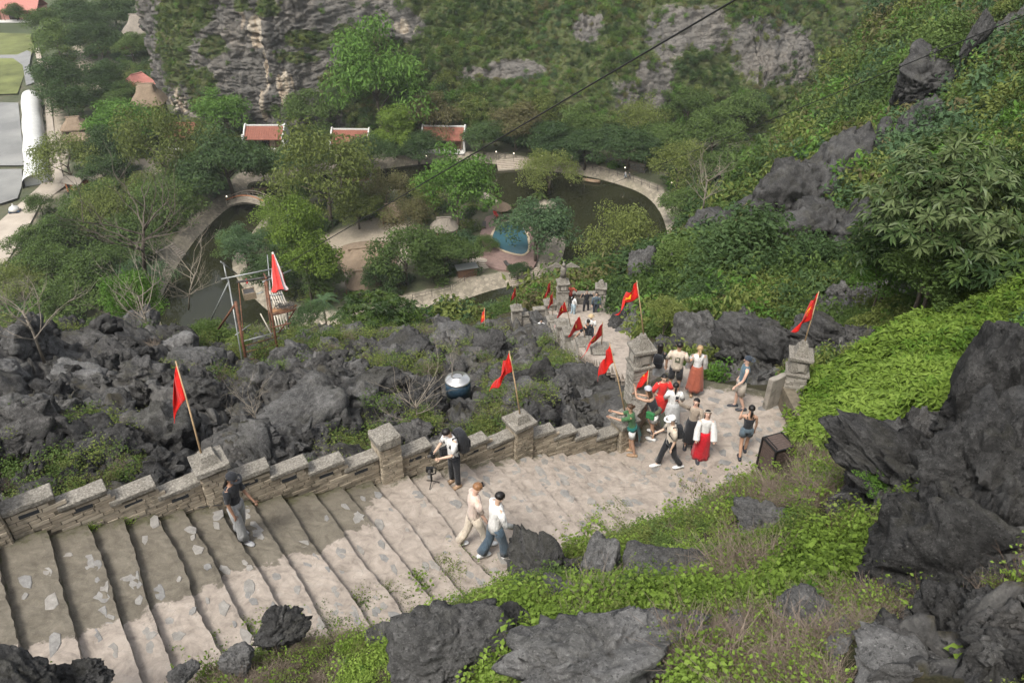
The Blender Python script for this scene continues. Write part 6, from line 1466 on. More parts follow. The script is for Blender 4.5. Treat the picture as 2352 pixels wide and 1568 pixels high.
# hanging basket
hb = WZ(572, 672, 33.5); bk = empty('cargo_basket', tuple(hb), 0.4, 'small wicker cargo basket hanging inside the cable tower', 'basket'); M_wick = plain('wicker', (0.28, 0.22, 0.15), 0.85, 0.35, 20, 0.01)
m = MB(); 
for k in range(4):
    a = k*PI/2; m.box((math.cos(a)*.24, math.sin(a)*.24, -0.05), (0.03, 0.5, 0.3), a)
m.box((0, 0, -0.2), (0.46, 0.46, 0.03)); m.build('basket_wall', M_wick, bk); MB().box((0, 0, 0.06), (0.42, 0.42, 0.02)).build('net_lid', M_dkst, bk)
for k in range(4): MB().tube([(math.cos(k*PI/2+.8)*.33, math.sin(k*PI/2+.8)*.33, .1), (0, 0, .5)], 0.008, 4).build('sling', M_dkst, bk)
MB().tube([(0, 0, .45), (.03, 0, .55), (0, 0, .66)], [.03, .05, .03], 6).build('hook', M_pred, bk)
MB().tube([(0, 0, .6), (0, 0.0, .95)], 0.008, 4).build('line', M_dkst, bk)
# cables
M_cab = plain('cable', (0.02, 0.02, 0.02), 0.5)
def cable(p, q, r_, sag, label, n=24):
    A, B = WZ(*p), WZ(*q); m = MB(); m.tube([A.lerp(B, k/n)-Vector((0, 0, sag*4*(k/n)*(1-k/n))) for k in range(n+1)], r_, 5, False); return tag(m.build('hoist_cable', M_cab, None, True), label, 'cable')
cable((648,612,31.2),(1790,-60,9.0),0.014,0.0,'thick black hoist cable running from the tower up to the top edge')
cable((1130,520,150),(2420,8,22),0.018,0.5,'thin cable crossing the right hillside down to the island')
cable((-30,1205,14.2),(512,1158,15.1),0.010,0.05,'thin wire strung along the wall at the left')
# water tank
M_stain = plain('stainless_steel', (0.62, 0.6, 0.56), 0.28, 0.08, 5, 0, 0.9, 0.5); M_tank = plain('tank_blue', (0.03, 0.06, 0.09), 0.4, 0.3, 5, 0, 0.3); M_tankd = plain('tank_dark', (0.03, 0.035, 0.02), 0.6, 0.5, 4)
tp = WZ(1051, 866, 23.9); tk = empty('water_tank', (tp.x, tp.y, tp.z-0.95), 0, 'round water tank with shiny steel lid sunk between the rocks', 'tank')
MB().lathe((0, 0, 0), [(0.36, -0.3), (0.37, 0.3), (0.37, 0.35)], 28).build('lower_shell', M_tankd, tk, True); MB().lathe((0, 0, 0), [(0.375, 0.35), (0.385, 0.6), (0.375, 0.84)], 28).build('shell', M_tank, tk, True)
MB().lathe((0, 0, 0), [(0.38, 0.84), (0.395, 0.86), (0.38, 0.89), (0.30, 0.94), (0.15, 0.985), (0.14, 1.0), (0.12, 1.0), (0.1, 0.99), (0.0, 1.0)], 28, False).build('lid', M_stain, tk, True)
MB().tube([(math.cos(a)*.17-.02, math.sin(a)*.13, 1.0) for a in [q*PI/8 for q in range(15)]], 0.010, 5).build('handle', M_dkst, tk); MB().tube([(math.cos(a)*.4, math.sin(a)*.4, -0.05) for a in [PI+q*PI/10 for q in range(11)]], 0.012, 5).build('hoop', M_stain, tk)
# slatted cabinet by the landing
cb0 = G(1772, 1082, PLZ); cb = empty('slatted_cabinet', (cb0.x, cb0.y, PLZ), 0.35, 'brown slatted metal cabinet with black frame beside the leafy bushes', 'cabinet'); M_slat = plain('brown_slat', (0.085, 0.062, 0.052), 0.6, 0.2, 14); M_blk = plain('black_frame', (0.012, 0.012, 0.012), 0.5)
CW, CD, CH = 0.55, 0.55, 1.02
for x_ in (-CW/2, CW/2):
    for y_ in (-CD/2, CD/2): MB().box((x_, y_, CH/2), (0.045, 0.045, CH)).build('corner_post', M_blk, cb)
for z_ in (0.06, CH-0.02):
    for s in (-1, 1): MB().box((0, s*CD/2, z_), (CW, 0.035, 0.045)).build('rail', M_blk, cb); MB().box((s*CW/2, 0, z_), (0.035, CD, 0.045)).build('rail', M_blk, cb)
for k in range(11):
    z_ = 0.11+0.078*k+0.03
    for s in (-1, 1): MB().box((0, s*(CD/2-0.012), z_), (CW-0.05, 0.018, 0.07)).build('slat', M_slat, cb); MB().box((s*(CW/2-0.012), 0, z_), (0.018, CD-0.05, 0.07)).build('slat', M_slat, cb)
for k in range(7): MB().box((0, -CD/2+0.045+0.077*k, CH-0.012), (CW-0.05, 0.071, 0.02)).build('top_slat', M_slat, cb)
for s in (-1, 1): MB().tube([(s*(CW/2-.04), -CD/2+.04, CH+.0), (s*(CW/2-.04), -CD/2+.04, CH+.05), (s*(CW/2-.04), CD/2-.04, CH+.05), (s*(CW/2-.04), CD/2-.04, CH)], 0.012, 5).build('top_rail', M_blk, cb)
# gimbal on the steps
gp = G(992, 1112, PLZ+RIS*9); gb = empty('camera_gimbal', tuple(gp), 0, 'black camera on a small gimbal stand waiting on the step', 'camera stand')
for k in range(3): MB().tube([(0, 0, .12), (math.cos(k*2.1+.3)*.17, math.sin(k*2.1+.3)*.17, .01)], 0.010, 5).build('leg', M_blk, gb)
MB().tube([(0, 0, .1), (0, 0, .32)], 0.022, 8).build('grip', M_blk, gb); MB().tube([(0, 0, .3), (.1, 0, .34), (.12, 0, .5), (0, .02, .52)], 0.016, 6).build('arm', M_blk, gb)
cmb = MB().box((-.02, -.02, .47), (.15, .08, .11)).build('camera_body', M_blk, gb); MB().tube([(-.02, -.06, .47), (-.02, -.16, .47)], 0.035, 10).build('lens', M_dkst, cmb)

# ------------------------------------------------------------------ buildings and things in the valley
def tile_mat(name, a, b_):
    m, nt, b = newmat(name); v = coords(nt); n = noise(nt, v, 1.2, 6, 0.7); n2 = noise(nt, v, 7, 4, 0.7); c = mix(nt, 0.4, ramp(nt, n, [(0.3, a), (0.7, b_)]), ramp(nt, n2, [(0.3, tuple(x*0.6 for x in a)), (0.7, b_)])); nt.links.new(c, b.inputs['Base Color']); b.inputs['Roughness'].default_value = 0.85; return m
M_tile = tile_mat('red_tiles', (0.19, 0.065, 0.042), (0.29, 0.115, 0.075)); M_tilep = tile_mat('faded_pink_tiles', (0.45, 0.17, 0.14), (0.55, 0.25, 0.2)); M_white = plain('white_plaster', (0.55, 0.54, 0.5), 0.85, 0.15, 2); M_yel = plain('cream_wall', (0.42, 0.34, 0.24), 0.85, 0.2, 2)
M_dark = plain('dark_opening', (0.02, 0.018, 0.015), 0.8); M_wood = plain('old_wood', (0.16, 0.09, 0.055), 0.8, 0.3, 6); M_orange = plain('orange_wood', (0.42, 0.15, 0.05), 0.7, 0.25, 5)
def thatch_mat(name, a, b_):
    m, nt, b = newmat(name); v = coords(nt, (3, 3, 0.6)); n = noise(nt, v, 4, 6, 0.75); n2 = noise(nt, coords(nt), 0.9, 5, 0.7); c = mix(nt, 0.45, ramp(nt, n, [(0.3, a), (0.7, b_)]), ramp(nt, n2, [(0.3, tuple(x*0.55 for x in a)), (0.7, b_)])); nt.links.new(c, b.inputs['Base Color']); b.inputs['Roughness'].default_value = 0.95; bump(nt, b, n, 0.9, 0.08); return m
M_that = thatch_mat('thatch', (0.15, 0.105, 0.068), (0.28, 0.21, 0.14)); M_thatg = thatch_mat('grey_thatch', (0.15, 0.13, 0.105), (0.3, 0.26, 0.21))
def gable_roof(t, W_, D_, eave, ridge, mat, name='roof', over=0.5, rows=True, th_=0.16, hip=0.0):
    hw, hd = W_/2+over*0.4, D_/2+over; par = None
    for s in (-1, 1):
        m = MB(); n = 9 if rows else 1
        for k in range(n):
            t0, t1 = k/n, (k+1)/n; y0 = s*hd*(1-t0); y1 = s*hd*(1-t1); z0 = eave+(ridge-eave)*t0; z1 = eave+(ridge-eave)*t1; x0 = hw-hip*t0; x1 = hw-hip*t1; l = 0.05 if rows else 0
            m.add([(-x0, y0, z0+l), (x0, y0, z0+l), (x1, y1, z1), (-x1, y1, z1), (-x0, y0, z0-th_), (x0, y0, z0-th_), (x1, y1, z1-th_), (-x1, y1, z1-th_)], [[0, 1, 2, 3][::s], [4, 5, 6, 7][::-s], [0, 4, 5, 1], [2, 6, 7, 3], [0, 3, 7, 4], [1, 5, 6, 2]])
        o = m.build(name, mat, t)
        if rows:
            mm = MB(); nr = int(W_/0.55)
            for q in range(nr+1):
                x_ = -W_/2+q*W_/nr; mm.tube([(x_, s*hd, eave+.07), (x_*(hw-hip)/hw, 0.05*s, ridge+.04)], 0.055, 4)
            mm.build('tile_ribs', mat, o)
    if hip:
        for s in (-1, 1): MB().add([(s*hw, -hd, eave), (s*hw, hd, eave), (s*(hw-hip), 0, ridge), (s*hw, -hd, eave-th_), (s*hw, hd, eave-th_), (s*(hw-hip), 0, ridge-th_)], [[0, 1, 2], [3, 5, 4], [0, 3, 4, 1]]).build(name, mat, t)
def house(cx, cy, wpx, label, rz=0.0, D_=6.0, eave=3.0, ridge=5.2, white=True, wall=None, roof=None, lvl=1.4, openw=True, group='tiled houses at the mountain foot', hip=0.0):
    p = G(cx, cy, lvl+ridge*0.85); W_ = wpx*depth(p)/F; t = empty('tiled_house', (p.x, p.y, lvl), rz, label, 'house', group); wall = wall or M_yel
    MB().box((0, 0.6, eave/2), (W_-0.4, D_-1.6, eave)).build('wall', wall, t); gable_roof(t, W_, D_, eave, ridge, roof or M_tile, hip=hip)
    MB().box((0, 0, ridge+0.10), (W_-2*hip+0.1, 0.35, 0.3)).build('ridge', M_white if white else (roof or M_tile), t)
    if white:
        for s in (-1, 1):
            m = MB(); x_ = s*(W_/2+0.28); hd = D_/2+0.3
            m.loft([[(x_+dx, -hd, 0.0), (x_+dx, hd, 0.0), (x_+dx, hd, eave+.2), (x_+dx, hd*.55, (eave+ridge)/2+.6), (x_+dx, .35, ridge+.5), (x_+dx, -.35, ridge+.5), (x_+dx, -hd*.55, (eave+ridge)/2+.6), (x_+dx, -hd, eave+.2)] for dx in (-.16, .16)]); m.build('gable_wall', M_white, t)
            MB().box((x_, -hd-0.15, eave/2+.6), (0.5, 0.5, eave+1.2)).build('gable_pier', M_white, t)
    for k in range(4):
        x_ = -W_/2+0.7+(W_-1.4)*k/3; MB().tube([(x_, -D_/2+0.2, 0), (x_, -D_/2+0.2, eave)], 0.12, 8).build('column', M_wood, t)
    for k in range(3):
        x_ = -W_/2+W_*(k+0.5)/3; dr = MB().box((x_, -D_/2+1.36, 1.2), (W_/3*0.55, 0.08, 2.3)).build('door', M_dark if k == 1 else M_wood, t)
        for q in (-1, 0, 1): MB().box((x_+q*W_/3*0.17, -D_/2+1.30, 1.2), (0.07, 0.05, 2.3)).build('door_bar', M_wood, dr)
    MB().box((0, -D_/2-0.0, 0.12), (W_+0.6, D_*0.5, 0.3)).build('plinth', M_white, t); return t
house(417,291,62,'small red tiled roof half hidden behind the big olive tree',0.0,white=False)
house(610,296,85,'red tiled house with white gables and open porch, second from the left',0.0)
house(806,305,80,'red tiled house between the lower trees in the middle of the row',-0.03)
house(1020,298,92,'rightmost red tiled house with white gable piers',-0.05)
house(30,2,120,'long pink roofed hall at the top left corner',0.05,9,4,7.5,False,plain('pink_wall', (0.5, 0.25, 0.2), 0.85),M_tilep,group=None)
house(290,97,26,'tiny hut with dark red hipped roof beside the terrace',0.2,4.5,2.4,4.4,False,M_wood,tile_mat('dark_red_tiles',(0.17,0.04,0.035),(0.27,0.08,0.06)),group=None,hip=1.2)
h = house(315,178,60,'pavilion with faded pink hipped roof before the cliff',0.9,8,3.2,6.4,False,M_wood,M_tilep,group=None,hip=2.0)
def thatch_house(cx, cy, wpx, label, rz, D_, eave, ridge, mat, hip=1.0, lvl=1.4, nm='thatched_house', cat='house', col=6):
    p = G(cx, cy, lvl+ridge*0.75); W_ = wpx*depth(p)/F; t = empty(nm, (p.x, p.y, lvl), rz, label, cat)
    m = MB(); N_ = 28; rg = random.Random(int(cx)); rings = []
    for s, zz in ((1.06, eave-.25), (1.08, eave), (0.86, eave+(ridge-eave)*.32), (0.6, eave+(ridge-eave)*.62), (0.34, ridge-.25), (0.2, ridge)):
        row = []
        for k in range(N_):
            a = 2*PI*k/N_; ca, sa = math.cos(a), math.sin(a); e = 0.85 if nm == 'straw_roof' else 0.45; cx_ = math.copysign(abs(ca)**e, ca); sy_ = math.copysign(abs(sa)**e, sa)
            lx = W_/2*s if s > .6 else W_/2*(0.6+(s-.6)*.4); row.append((cx_*(lx)*1, sy_*D_/2*s*(1 if s > .3 else .4), zz+rg.uniform(-.06, .06)))
        rings.append(row)
    m.loft(rings); m.build('thatch_roof', mat, t, False); MB().box((0, 0, ridge+.05), (W_*0.55, .5, .3)).build('ridge_roll', mat, t)
    MB().box((0, 0.3, eave/2), (W_*.8, D_*.7, eave)).build('wall', M_dark, t)
    for k in range(col):
        x_ = -W_/2*.9+W_*.9*k/(col-1); MB().tube([(x_, -D_/2*.92, 0), (x_, -D_/2*.92, eave)], .12, 6).build('post', M_wood, t)
        if k < col-1: MB().box((x_+W_*.45/(col-1), -D_/2*.92, 0.9), (W_*.9/(col-1)-.25, .06, .08)).build('railing', M_bamboo, t)
    return t
thatch_house(325,52,88,'long thatched house high at the top left, by the cliff corner',0.1,12,5.0,10.5,M_thatg)
thatch_house(338,215,72,'arched thatched stilt house leaning against the cliff foot',0.15,8,5.5,10,M_that)
thatch_house(168,277,56,'round thatched hut mound left of the broad green tree',0.3,6,1.2,3.6,M_that,nm='thatched_hut',cat='hut')
thatch_house(185,312,70,'flat thatched shelter just below the round hut mound',0.0,5,1.6,2.6,M_that,nm='thatched_shelter',cat='shelter')
thatch_house(838,575,140,'large straw covered mound roof on the island with rows of tied reeds',0.25,12,0.3,2.2,M_that,nm='straw_roof',cat='roof')
thatch_house(835,632,80,'lower straw roof edge below the straw mound',0.05,7,1.6,3.4,M_that,nm='straw_roof',cat='roof')
thatch_house(897,478,52,'small straw roof behind the straw mound',0.3,5,1.8,3.6,M_that,nm='straw_roof',cat='roof')
thatch_house(1020,510,62,'straw roof with dark open end left of the pool terrace',0.1,5,1.8,3.6,M_thatg,nm='straw_roof',cat='roof')
sr = G(835, 575, 3.6)
# kiosk
kp = G(183, 440, 1.4); kk = empty('brown_kiosk', (kp.x, kp.y, 1.4), -0.35, 'small orange brown wooden kiosk at the lane junction', 'kiosk')
MB().box((0, 0, 1.3), (4.2, 2.6, 2.6)).build('wall', M_orange, kk)
for x_ in (-1.2, .3, 1.5): d_ = MB().box((x_, -1.32, 1.1), (.8, .08, 2.0)).build('door', M_dark if x_ < 0 else M_yel, kk)
gable_roof(kk, 4.8, 3.0, 2.6, 3.5, M_thatg, rows=False)
for k in range(5): MB().tube([(-2.4+1.2*k, -1.6, 2.2), (-2.4+1.2*k, -1.6, 2.5)], .12, 6).build('lantern', M_pred, kk)
# white covered tunnel
ta = G(66, 210, 4.0); tb = G(78, 405, 4.0); tn = empty('white_tunnel', (tb.x, tb.y, 1.4), 0, 'long white netted tunnel arching beside the flooded field', 'tunnel'); M_net = plain('white_netting', (0.52, 0.52, 0.49), 0.8, 0.1, 0.6)
dv = ta-tb; Lt = Vector((dv.x, dv.y, 0)).length; dr = Vector((dv.x, dv.y, 0)).normalized(); nr_ = Vector((dr.y, -dr.x, 0))
for q in range(12):
    rings = []
    for e in (0, 1):
        s = (q+e)/12*Lt; row = []; wv = 2.5+0.15*math.sin((q+e)*1.9)+0.5*(1 if (q+e) in (0,) else 0)
        for k in range(13):
            a = PI*k/12; row.append(dr*s+nr_*(math.cos(a)*wv)+Vector((0, 0, math.sin(a)**0.7*3.0)))
        rings.append(row)
    V = rings[0]+rings[1]; MB().add(V, [[k, k+1, 14+k, 13+k] for k in range(12)]).build('cover_panel', M_net, tn, True)
for e in (0.02, 1.0): MB().add([dr*(Lt*e)+nr_*(math.cos(PI*k/12)*2.45)+Vector((0, 0, math.sin(PI*k/12)**.7*2.95)) for k in range(13)], [list(range(13))]).build('end_panel', M_net, tn)
# fields
def sheet(name, px, z, mat, label): return tag(link(name, mesh_np(name, [tuple(G(a, b, z)) for a, b in px], [list(range(len(px)))], mat)), label, kind='structure')
M_pad = water_mat('flooded_field', (0.19, 0.185, 0.165), 0.25, 0.5, 0.5)
sheet('flooded_field', [(-200,232),(42,236),(56,378),(50,380),(-210,380)], 1.85, M_pad, 'grey flooded field left of the white tunnel')
sheet('lower_flooded_field', [(-220,392),(50,388),(52,420),(40,455),(0,468),(-230,470)], 1.85, M_pad, 'lower grey flooded field')
M_grs = plain('field_grass', (0.13, 0.145, 0.05), 0.95, 0.4, 0.12); sheet('grassy_field', [(-250,68),(70,78),(78,110),(60,160),(40,215),(-250,228)], 1.85, M_grs, 'yellow green wet field at the top left'); sheet('field_ditch', [(-250,128),(40,126),(62,116),(72,120),(66,160),(80,190),(60,196),(52,150),(30,134),(-250,136)], 1.87, M_pad, 'water filled ditch in the field')
sheet('road', [(-60,640),(-60,560),(42,470),(88,430),(116,395),(108,300),(100,200),(78,110),(88,104),(112,196),(124,300),(142,395),(152,425),(92,470),(55,540),(15,600)], 1.84, plain('pale_road', (0.37, 0.32, 0.26), 0.9, 0.15, 0.3), 'pale dusty road beside the white tunnel')
ct = G(36, 490, 1.5); c_ = empty('white_cart', (ct.x, ct.y, 1.5), 0.2, 'small white covered cart on blue base at the left edge of the road', 'cart')
MB().box((0, 0, .6), (2.0, 1.4, .3)).build('base', plain('blue_paint', (0.05, 0.09, 0.16), 0.5), c_); MB().lathe((0, 0, 0), [(1.05, .75), (1.0, 1.1), (.85, 1.4), (.4, 1.6), (.15, 1.9), (.05, 2.2)], 16).build('cover', M_net, c_, True)
for s in (-1, 1):
    for e in (-1, 1): MB().tube([(s*.7, e*.75, .3), (s*.7, e*.85, .3)], .3, 12).build('wheel', M_blk, c_)
# bridge
ba, bb = G(528, 464, 2.0), G(628, 474, 2.0); br_ = empty('arched_bridge', tuple(ba), 0, 'pale arched footbridge over the channel', 'bridge'); dv = bb-ba; L_ = dv.length; dr = dv.normalized(); nr_ = Vector((dr.y, -dr.x, 0)); M_conc = plain('pale_concrete', (0.36, 0.31, 0.25), 0.85, 0.2, 2)
def arch(s): return 1.5*math.sin(PI*s)
N_ = 16; m = MB()
rings = [[dr*(L_*k/N_)+nr_*a+Vector((0, 0, arch(k/N_)+b)) for a, b in ((-1.3, 0), (1.3, 0), (1.3, -.5), (-1.3, -.5))] for k in range(N_+1)]; m.loft(rings); m.build('deck', M_conc, br_)
for s in (-1.25, 1.25):
    MB().tube([dr*(L_*k/N_)+nr_*s+Vector((0, 0, arch(k/N_)+1.05)) for k in range(N_+1)], .09, 5).build('handrail', M_orange if s > 0 else M_conc, br_)
    MB().tube([dr*(L_*k/N_)+nr_*s+Vector((0, 0, arch(k/N_)+.5)) for k in range(N_+1)], .05, 5).build('middle_rail', M_conc, br_)
    for k in range(N_//2+1): q = 2*k/N_; MB().tube([dr*(L_*q)+nr_*s+Vector((0, 0, arch(q)-.1)), dr*(L_*q)+nr_*s+Vector((0, 0, arch(q)+1.05))], .07, 5).build('post', M_conc, br_)
# pool terrace, pool, parasol
deck = smooth_poly([G(a, b, 1.9) for a, b in [(1118,492),(1190,492),(1225,520),(1240,560),(1232,612),(1205,622),(1130,618),(1100,590),(1098,550),(1110,515)]], 1)
def extr(name, poly, z0, z1, mat, par=None):
    n = len(poly); V = [(p[0], p[1], z0) for p in poly]+[(p[0], p[1], z1) for p in poly]; return link(name, mesh_np(name, V, [[k, (k+1) % n, n+(k+1) % n, n+k] for k in range(n)]+[[n+k for k in range(n)]], mat), par)
tag(extr('pool_terrace', deck, 1.0, 1.9, plain('terrace_tiles', (0.2, 0.135, 0.115), 0.8, 0.2, 2)), 'reddish brown terrace round the swimming pool', kind='structure')
pool = smooth_poly([G(a, b, 2.0) for a, b in [(1135,530),(1150,512),(1185,508),(1208,530),(1215,570),(1205,585),(1180,582),(1150,572),(1128,556)]], 2)
pl_ = empty('swimming_pool', (0, 0, 0), 0, 'kidney shaped blue swimming pool on the island terrace', 'pool'); extr('rim', [tuple(np.array(p)+(np.array(p)-np.mean(pool, 0))/np.linalg.norm(np.array(p)-np.mean(pool, 0))*0.5) for p in pool], 1.8, 2.02, plain('cream_rim', (0.45, 0.36, 0.25), 0.8), pl_)
extr('water', pool, 1.9, 2.05, plain('pool_water', (0.035, 0.095, 0.12), 0.08, 0.1, 0.3, 0, 0, 0.5), pl_)
pp = G(1152, 500, 1.9); pr = empty('straw_parasol', (pp.x, pp.y, 1.9), 0, 'round straw parasol at the pool terrace edge', 'parasol')
MB().tube([(0, 0, 0), (0, 0, 2.6)], .1, 8).build('pole', M_wood, pr)
rgp = random.Random(8); MB().loft([[(math.cos(2*PI*k/26)*r_*rgp.uniform(.95, 1.05), math.sin(2*PI*k/26)*r_*rgp.uniform(.95, 1.05), z_) for k in range(26)] for r_, z_ in ((1.9, 2.15), (2.0, 2.3), (1.5, 2.75), (.9, 3.15), (.35, 3.4), (.3, 3.6), (.12, 3.8))]).build('straw_roof', M_that, pr)
for q, (a, b, lab) in enumerate([(1112,522,'dark sun lounger at the left edge of the pool terrace'), (1140,497,'red sun lounger below the straw parasol'), (1168,612,'dark sun lounger at the near side of the pool')]):
    p = G(a, b, 1.9); t = empty('sun_lounger', (p.x, p.y, 1.9), 0.4*q, lab, 'lounger', 'sun loungers on the pool terrace'); mt = M_pred if q == 1 else M_dkst
    MB().box((0, -.2, .35), (.7, 1.3, .12)).build('seat', mt, t); MB().box((0, .0, 0), (.7, .8, .12), 0, Matrix.Rotation(.7, 3, 'X')).build('backrest', mt, t, loc=(0, .7, .58))
    for sx_ in (-.3, .3):
        for sy_ in (-.7, .3): MB().box((sx_, sy_, .15), (.06, .06, .3)).build('leg', M_wood, t)
# round steps, small shed, bank stairs
st = G(1108, 602, 1.6); rs_ = empty('round_steps', (st.x, st.y, 1.4), 0, 'half round pale steps below the pool terrace', 'steps')
for k in range(4): MB().lathe((0, 0, 0), [(2.4-.5*k, .14*k), (2.4-.5*k, .14*k+.15)], 28).build('step', M_conc, rs_)
sh = G(1072, 632, 1.4); s_ = empty('small_shed', (sh.x, sh.y, 1.4), 0.3, 'low shed with grey sheet roof near the island shore', 'shed'); MB().box((0, 0, .9), (3.6, 1.8, 1.8)).build('wall', M_wood, s_); MB().box((0, 0, 1.86), (4.0, 2.2, .1)).build('roof', plain('grey_sheet', (0.3, 0.31, 0.3), 0.5), s_)
def bank_steps(a, b, n, wd, lab, z0=0.0, z1=1.5):
    A, B = G(*a, z0), G(*b, z1); t = empty('bank_steps', tuple(A), 0, lab, 'steps', 'stone steps down to the pond'); d = Vector((B.x-A.x, B.y-A.y, 0)); L_ = d.length; d.normalize(); rz = math.atan2(d.y, d.x)
    for k in range(n): MB().box((d.x*L_*(k+.5)/n, d.y*L_*(k+.5)/n, (z1-z0)*(k+1)/n-.25+0.1), (L_/n*1.02, wd-.01*k, .5), rz).build('step', M_conc, t)
bank_steps((1185,390),(1180,366),6,8.5,'pale stone steps at the far pond shore')
bank_steps((1212,652),(1200,622),7,6.0,'stone steps on the near island bank')
bank_steps((404,598),(372,572),7,5.0,'stone steps on the left channel bank')
# iron fences, lamp posts
def iron_fence(pts, lab, step=2.0):
    P = [G(a, b, 1.6) for a, b in pts]; t = empty('iron_fence', tuple(P[0]), 0, lab, 'fence', 'dark iron fences round the pond'); o = P[0]; rows = resample(P, max(3, int(sum((q-p).length for p, q in zip(P, P[1:]))/step)))
    for z_ in (.35, .95): MB().tube([p-o+Vector((0, 0, z_)) for p in rows], .035, 4).build('rail', M_dkst, t)
    for p in rows: MB().tube([p-o-Vector((0, 0, .3)), p-o+Vector((0, 0, 1.1))], .05, 5).build('post', M_dkst, t)
    m = MB()
    for a, b in zip(rows, rows[1:]):
        for k in range(1, 6): q = a.lerp(b, k/6)-o; m.tube([q+Vector((0, 0, .35)), q+Vector((0, 0, .95))], .022, 3, False)
    tag(m.build('bars', M_dkst, t), kind='stuff'); return t
iron_fence([(948,688),(1000,676),(1036,668)], 'iron fence along the near island shore, left stretch'); iron_fence([(1040,664),(1060,650),(1075,640),(1095,628)], 'iron fence along the near island shore, right stretch'); iron_fence([(668,702),(700,716),(730,728)], 'iron fence on the island shore right of the cable tower')
iron_fence([(1300,372),(1360,384),(1420,402),(1480,424),(1510,436)], 'iron fence along the far shore walk'); iron_fence([(500,462),(480,474),(450,492)], 'iron fence beside the left end of the bridge'); iron_fence([(1146,368),(1160,360),(1185,360)], 'iron railing round the top of the waterside steps')
M_lamp, nt_, b_ = newmat('lamp_glow'); b_.inputs['Emission Color'].default_value = (1, .85, .6, 1); b_.inputs['Emission Strength'].default_value = 1.6
for k, (a, b, lab) in enumerate([(1140,368,'lamp post left of the waterside steps'), (1180,372,'lamp post at the top of the waterside steps'), (1245,378,'lamp post behind the pale olive bush'), (1313,380,'lamp post at the start of the far fence'), (1434,405,'lamp post before the walkers on the far shore'), (1540,440,'lamp post at the right end of the far shore walk'), (980,378,'lamp post left of the far shore path'), (690,395,'lamp post beside the second tiled house'), (525,472,'lamp post at the left end of the arched bridge')]):
    p = G(a, b, 1.5); t = empty('lamp_post', (p.x, p.y, 1.5), 0, lab, 'lamp', 'small lamp posts round the pond'); MB().tube([(0, 0, 0), (0, 0, 2.0)], .05, 6).build('pole', M_dkst, t); MB().lathe((0, 0, 2.1), [(.04, -.14), (.13, -.05), (.13, .05), (.04, .14)], 10).build('globe', M_lamp, t, True)
# retaining wall, pale roof strip
a = G(1340, 362, 1.5); b_ = G(1480, 398, 1.5); t = empty('retaining_wall', tuple(a), 0, 'dark stone retaining wall behind the far shore walk', 'wall'); d = b_-a; L_ = d.length; d.normalize(); rz = math.atan2(d.y, d.x); rgq = random.Random(2)
MB().box((d.x*L_/2, d.y*L_/2, 1.0), (L_, .8, 2.0), rz).build('core', M_mortar, t)
SB = [boulder_mesh(980+k, 2, 0.5, 8, rock_mat('wall_stone', (0.06, 0.058, 0.05), (0.17, 0.16, 0.135), 0.5)) for k in range(2)]
for k in range(130):
    s = rgq.uniform(0, L_); o = link('stone', SB[k % 2], t, loc=(d.x*s+d.y*.42, d.y*s-d.x*.42, rgq.uniform(.2, 1.9)), rot=(0, 0, rz), scl=(rgq.uniform(.25, .45), .14, rgq.uniform(.18, .3)))
a = G(1622, 366, 4.5); b_ = G(1718, 400, 4.5); t = empty('pale_long_roof', tuple(a), 0, 'pale cracked long roof at the foot of the right hillside', 'roof'); d = b_-a; L_ = d.length; d.normalize(); nr_ = Vector((d.y, -d.x, 0)); M_pal = plain('pale_roof', (0.42, 0.33, 0.25), 0.85, 0.2, 0.8)
MB().add([(0, 0, .3), tuple(d*L_+Vector((0, 0, .3))), tuple(d*L_+nr_*3.4-Vector((0, 0, .6))), tuple(nr_*3.4-Vector((0, 0, .6))), (0, 0, .05), tuple(d*L_+Vector((0, 0, .05))), tuple(d*L_+nr_*3.4-Vector((0, 0, .85))), tuple(nr_*3.4-Vector((0, 0, .85)))], [[0, 3, 2, 1], [4, 5, 6, 7], [0, 1, 5, 4], [2, 3, 7, 6], [1, 2, 6, 5], [3, 0, 4, 7]]).build('roof_sheet', M_pal, t)
MB().box((d.x*L_/2+nr_.x*1.6, d.y*L_/2+nr_.y*1.6, -1.7), (L_*.96, 2.6, 2.4), math.atan2(d.y, d.x)).build('wall', M_dark, t)
# boats
def boat(cx, cy, L_, rz, lab):
    p = G(cx, cy, 0.05); t = empty('rowing_boat', (p.x, p.y, 0.05), rz, lab, 'boat', 'small boats on the pond'); rings = []
    for k in range(9):
        s = k/8*2-1; w_ = .62*(1-abs(s)**2.6)+.04; h_ = .42+.28*s*s; rings.append([Vector((s*L_/2, math.cos(PI+PI*q/8)*w_, h_-math.sin(PI*q/8)*(h_+.12))) for q in range(9)])
    m = MB(); V = [p_ for r_ in rings for p_ in r_]; m.add(V, [[i*9+q, i*9+q+1, (i+1)*9+q+1, (i+1)*9+q] for i in range(8) for q in range(8)]); o = m.build('hull', M_boat, t, True); so = o.modifiers.new('thick', 'SOLIDIFY'); so.thickness = .05
    for s in (-.25, .2): MB().box((s*L_, 0, .28), (.28, 1.05, .05)).build('bench', M_wood, t)
    return t
M_boat = plain('boat_planks', (0.24, 0.17, 0.11), 0.8, 0.3, 4)
BT1 = boat(1358, 418, 4.2, -0.35, 'small wooden boat moored at the far pond shore'); BT2 = boat(588, 440, 5.0, 0.25, 'dark boat with a person in pink above the bridge')
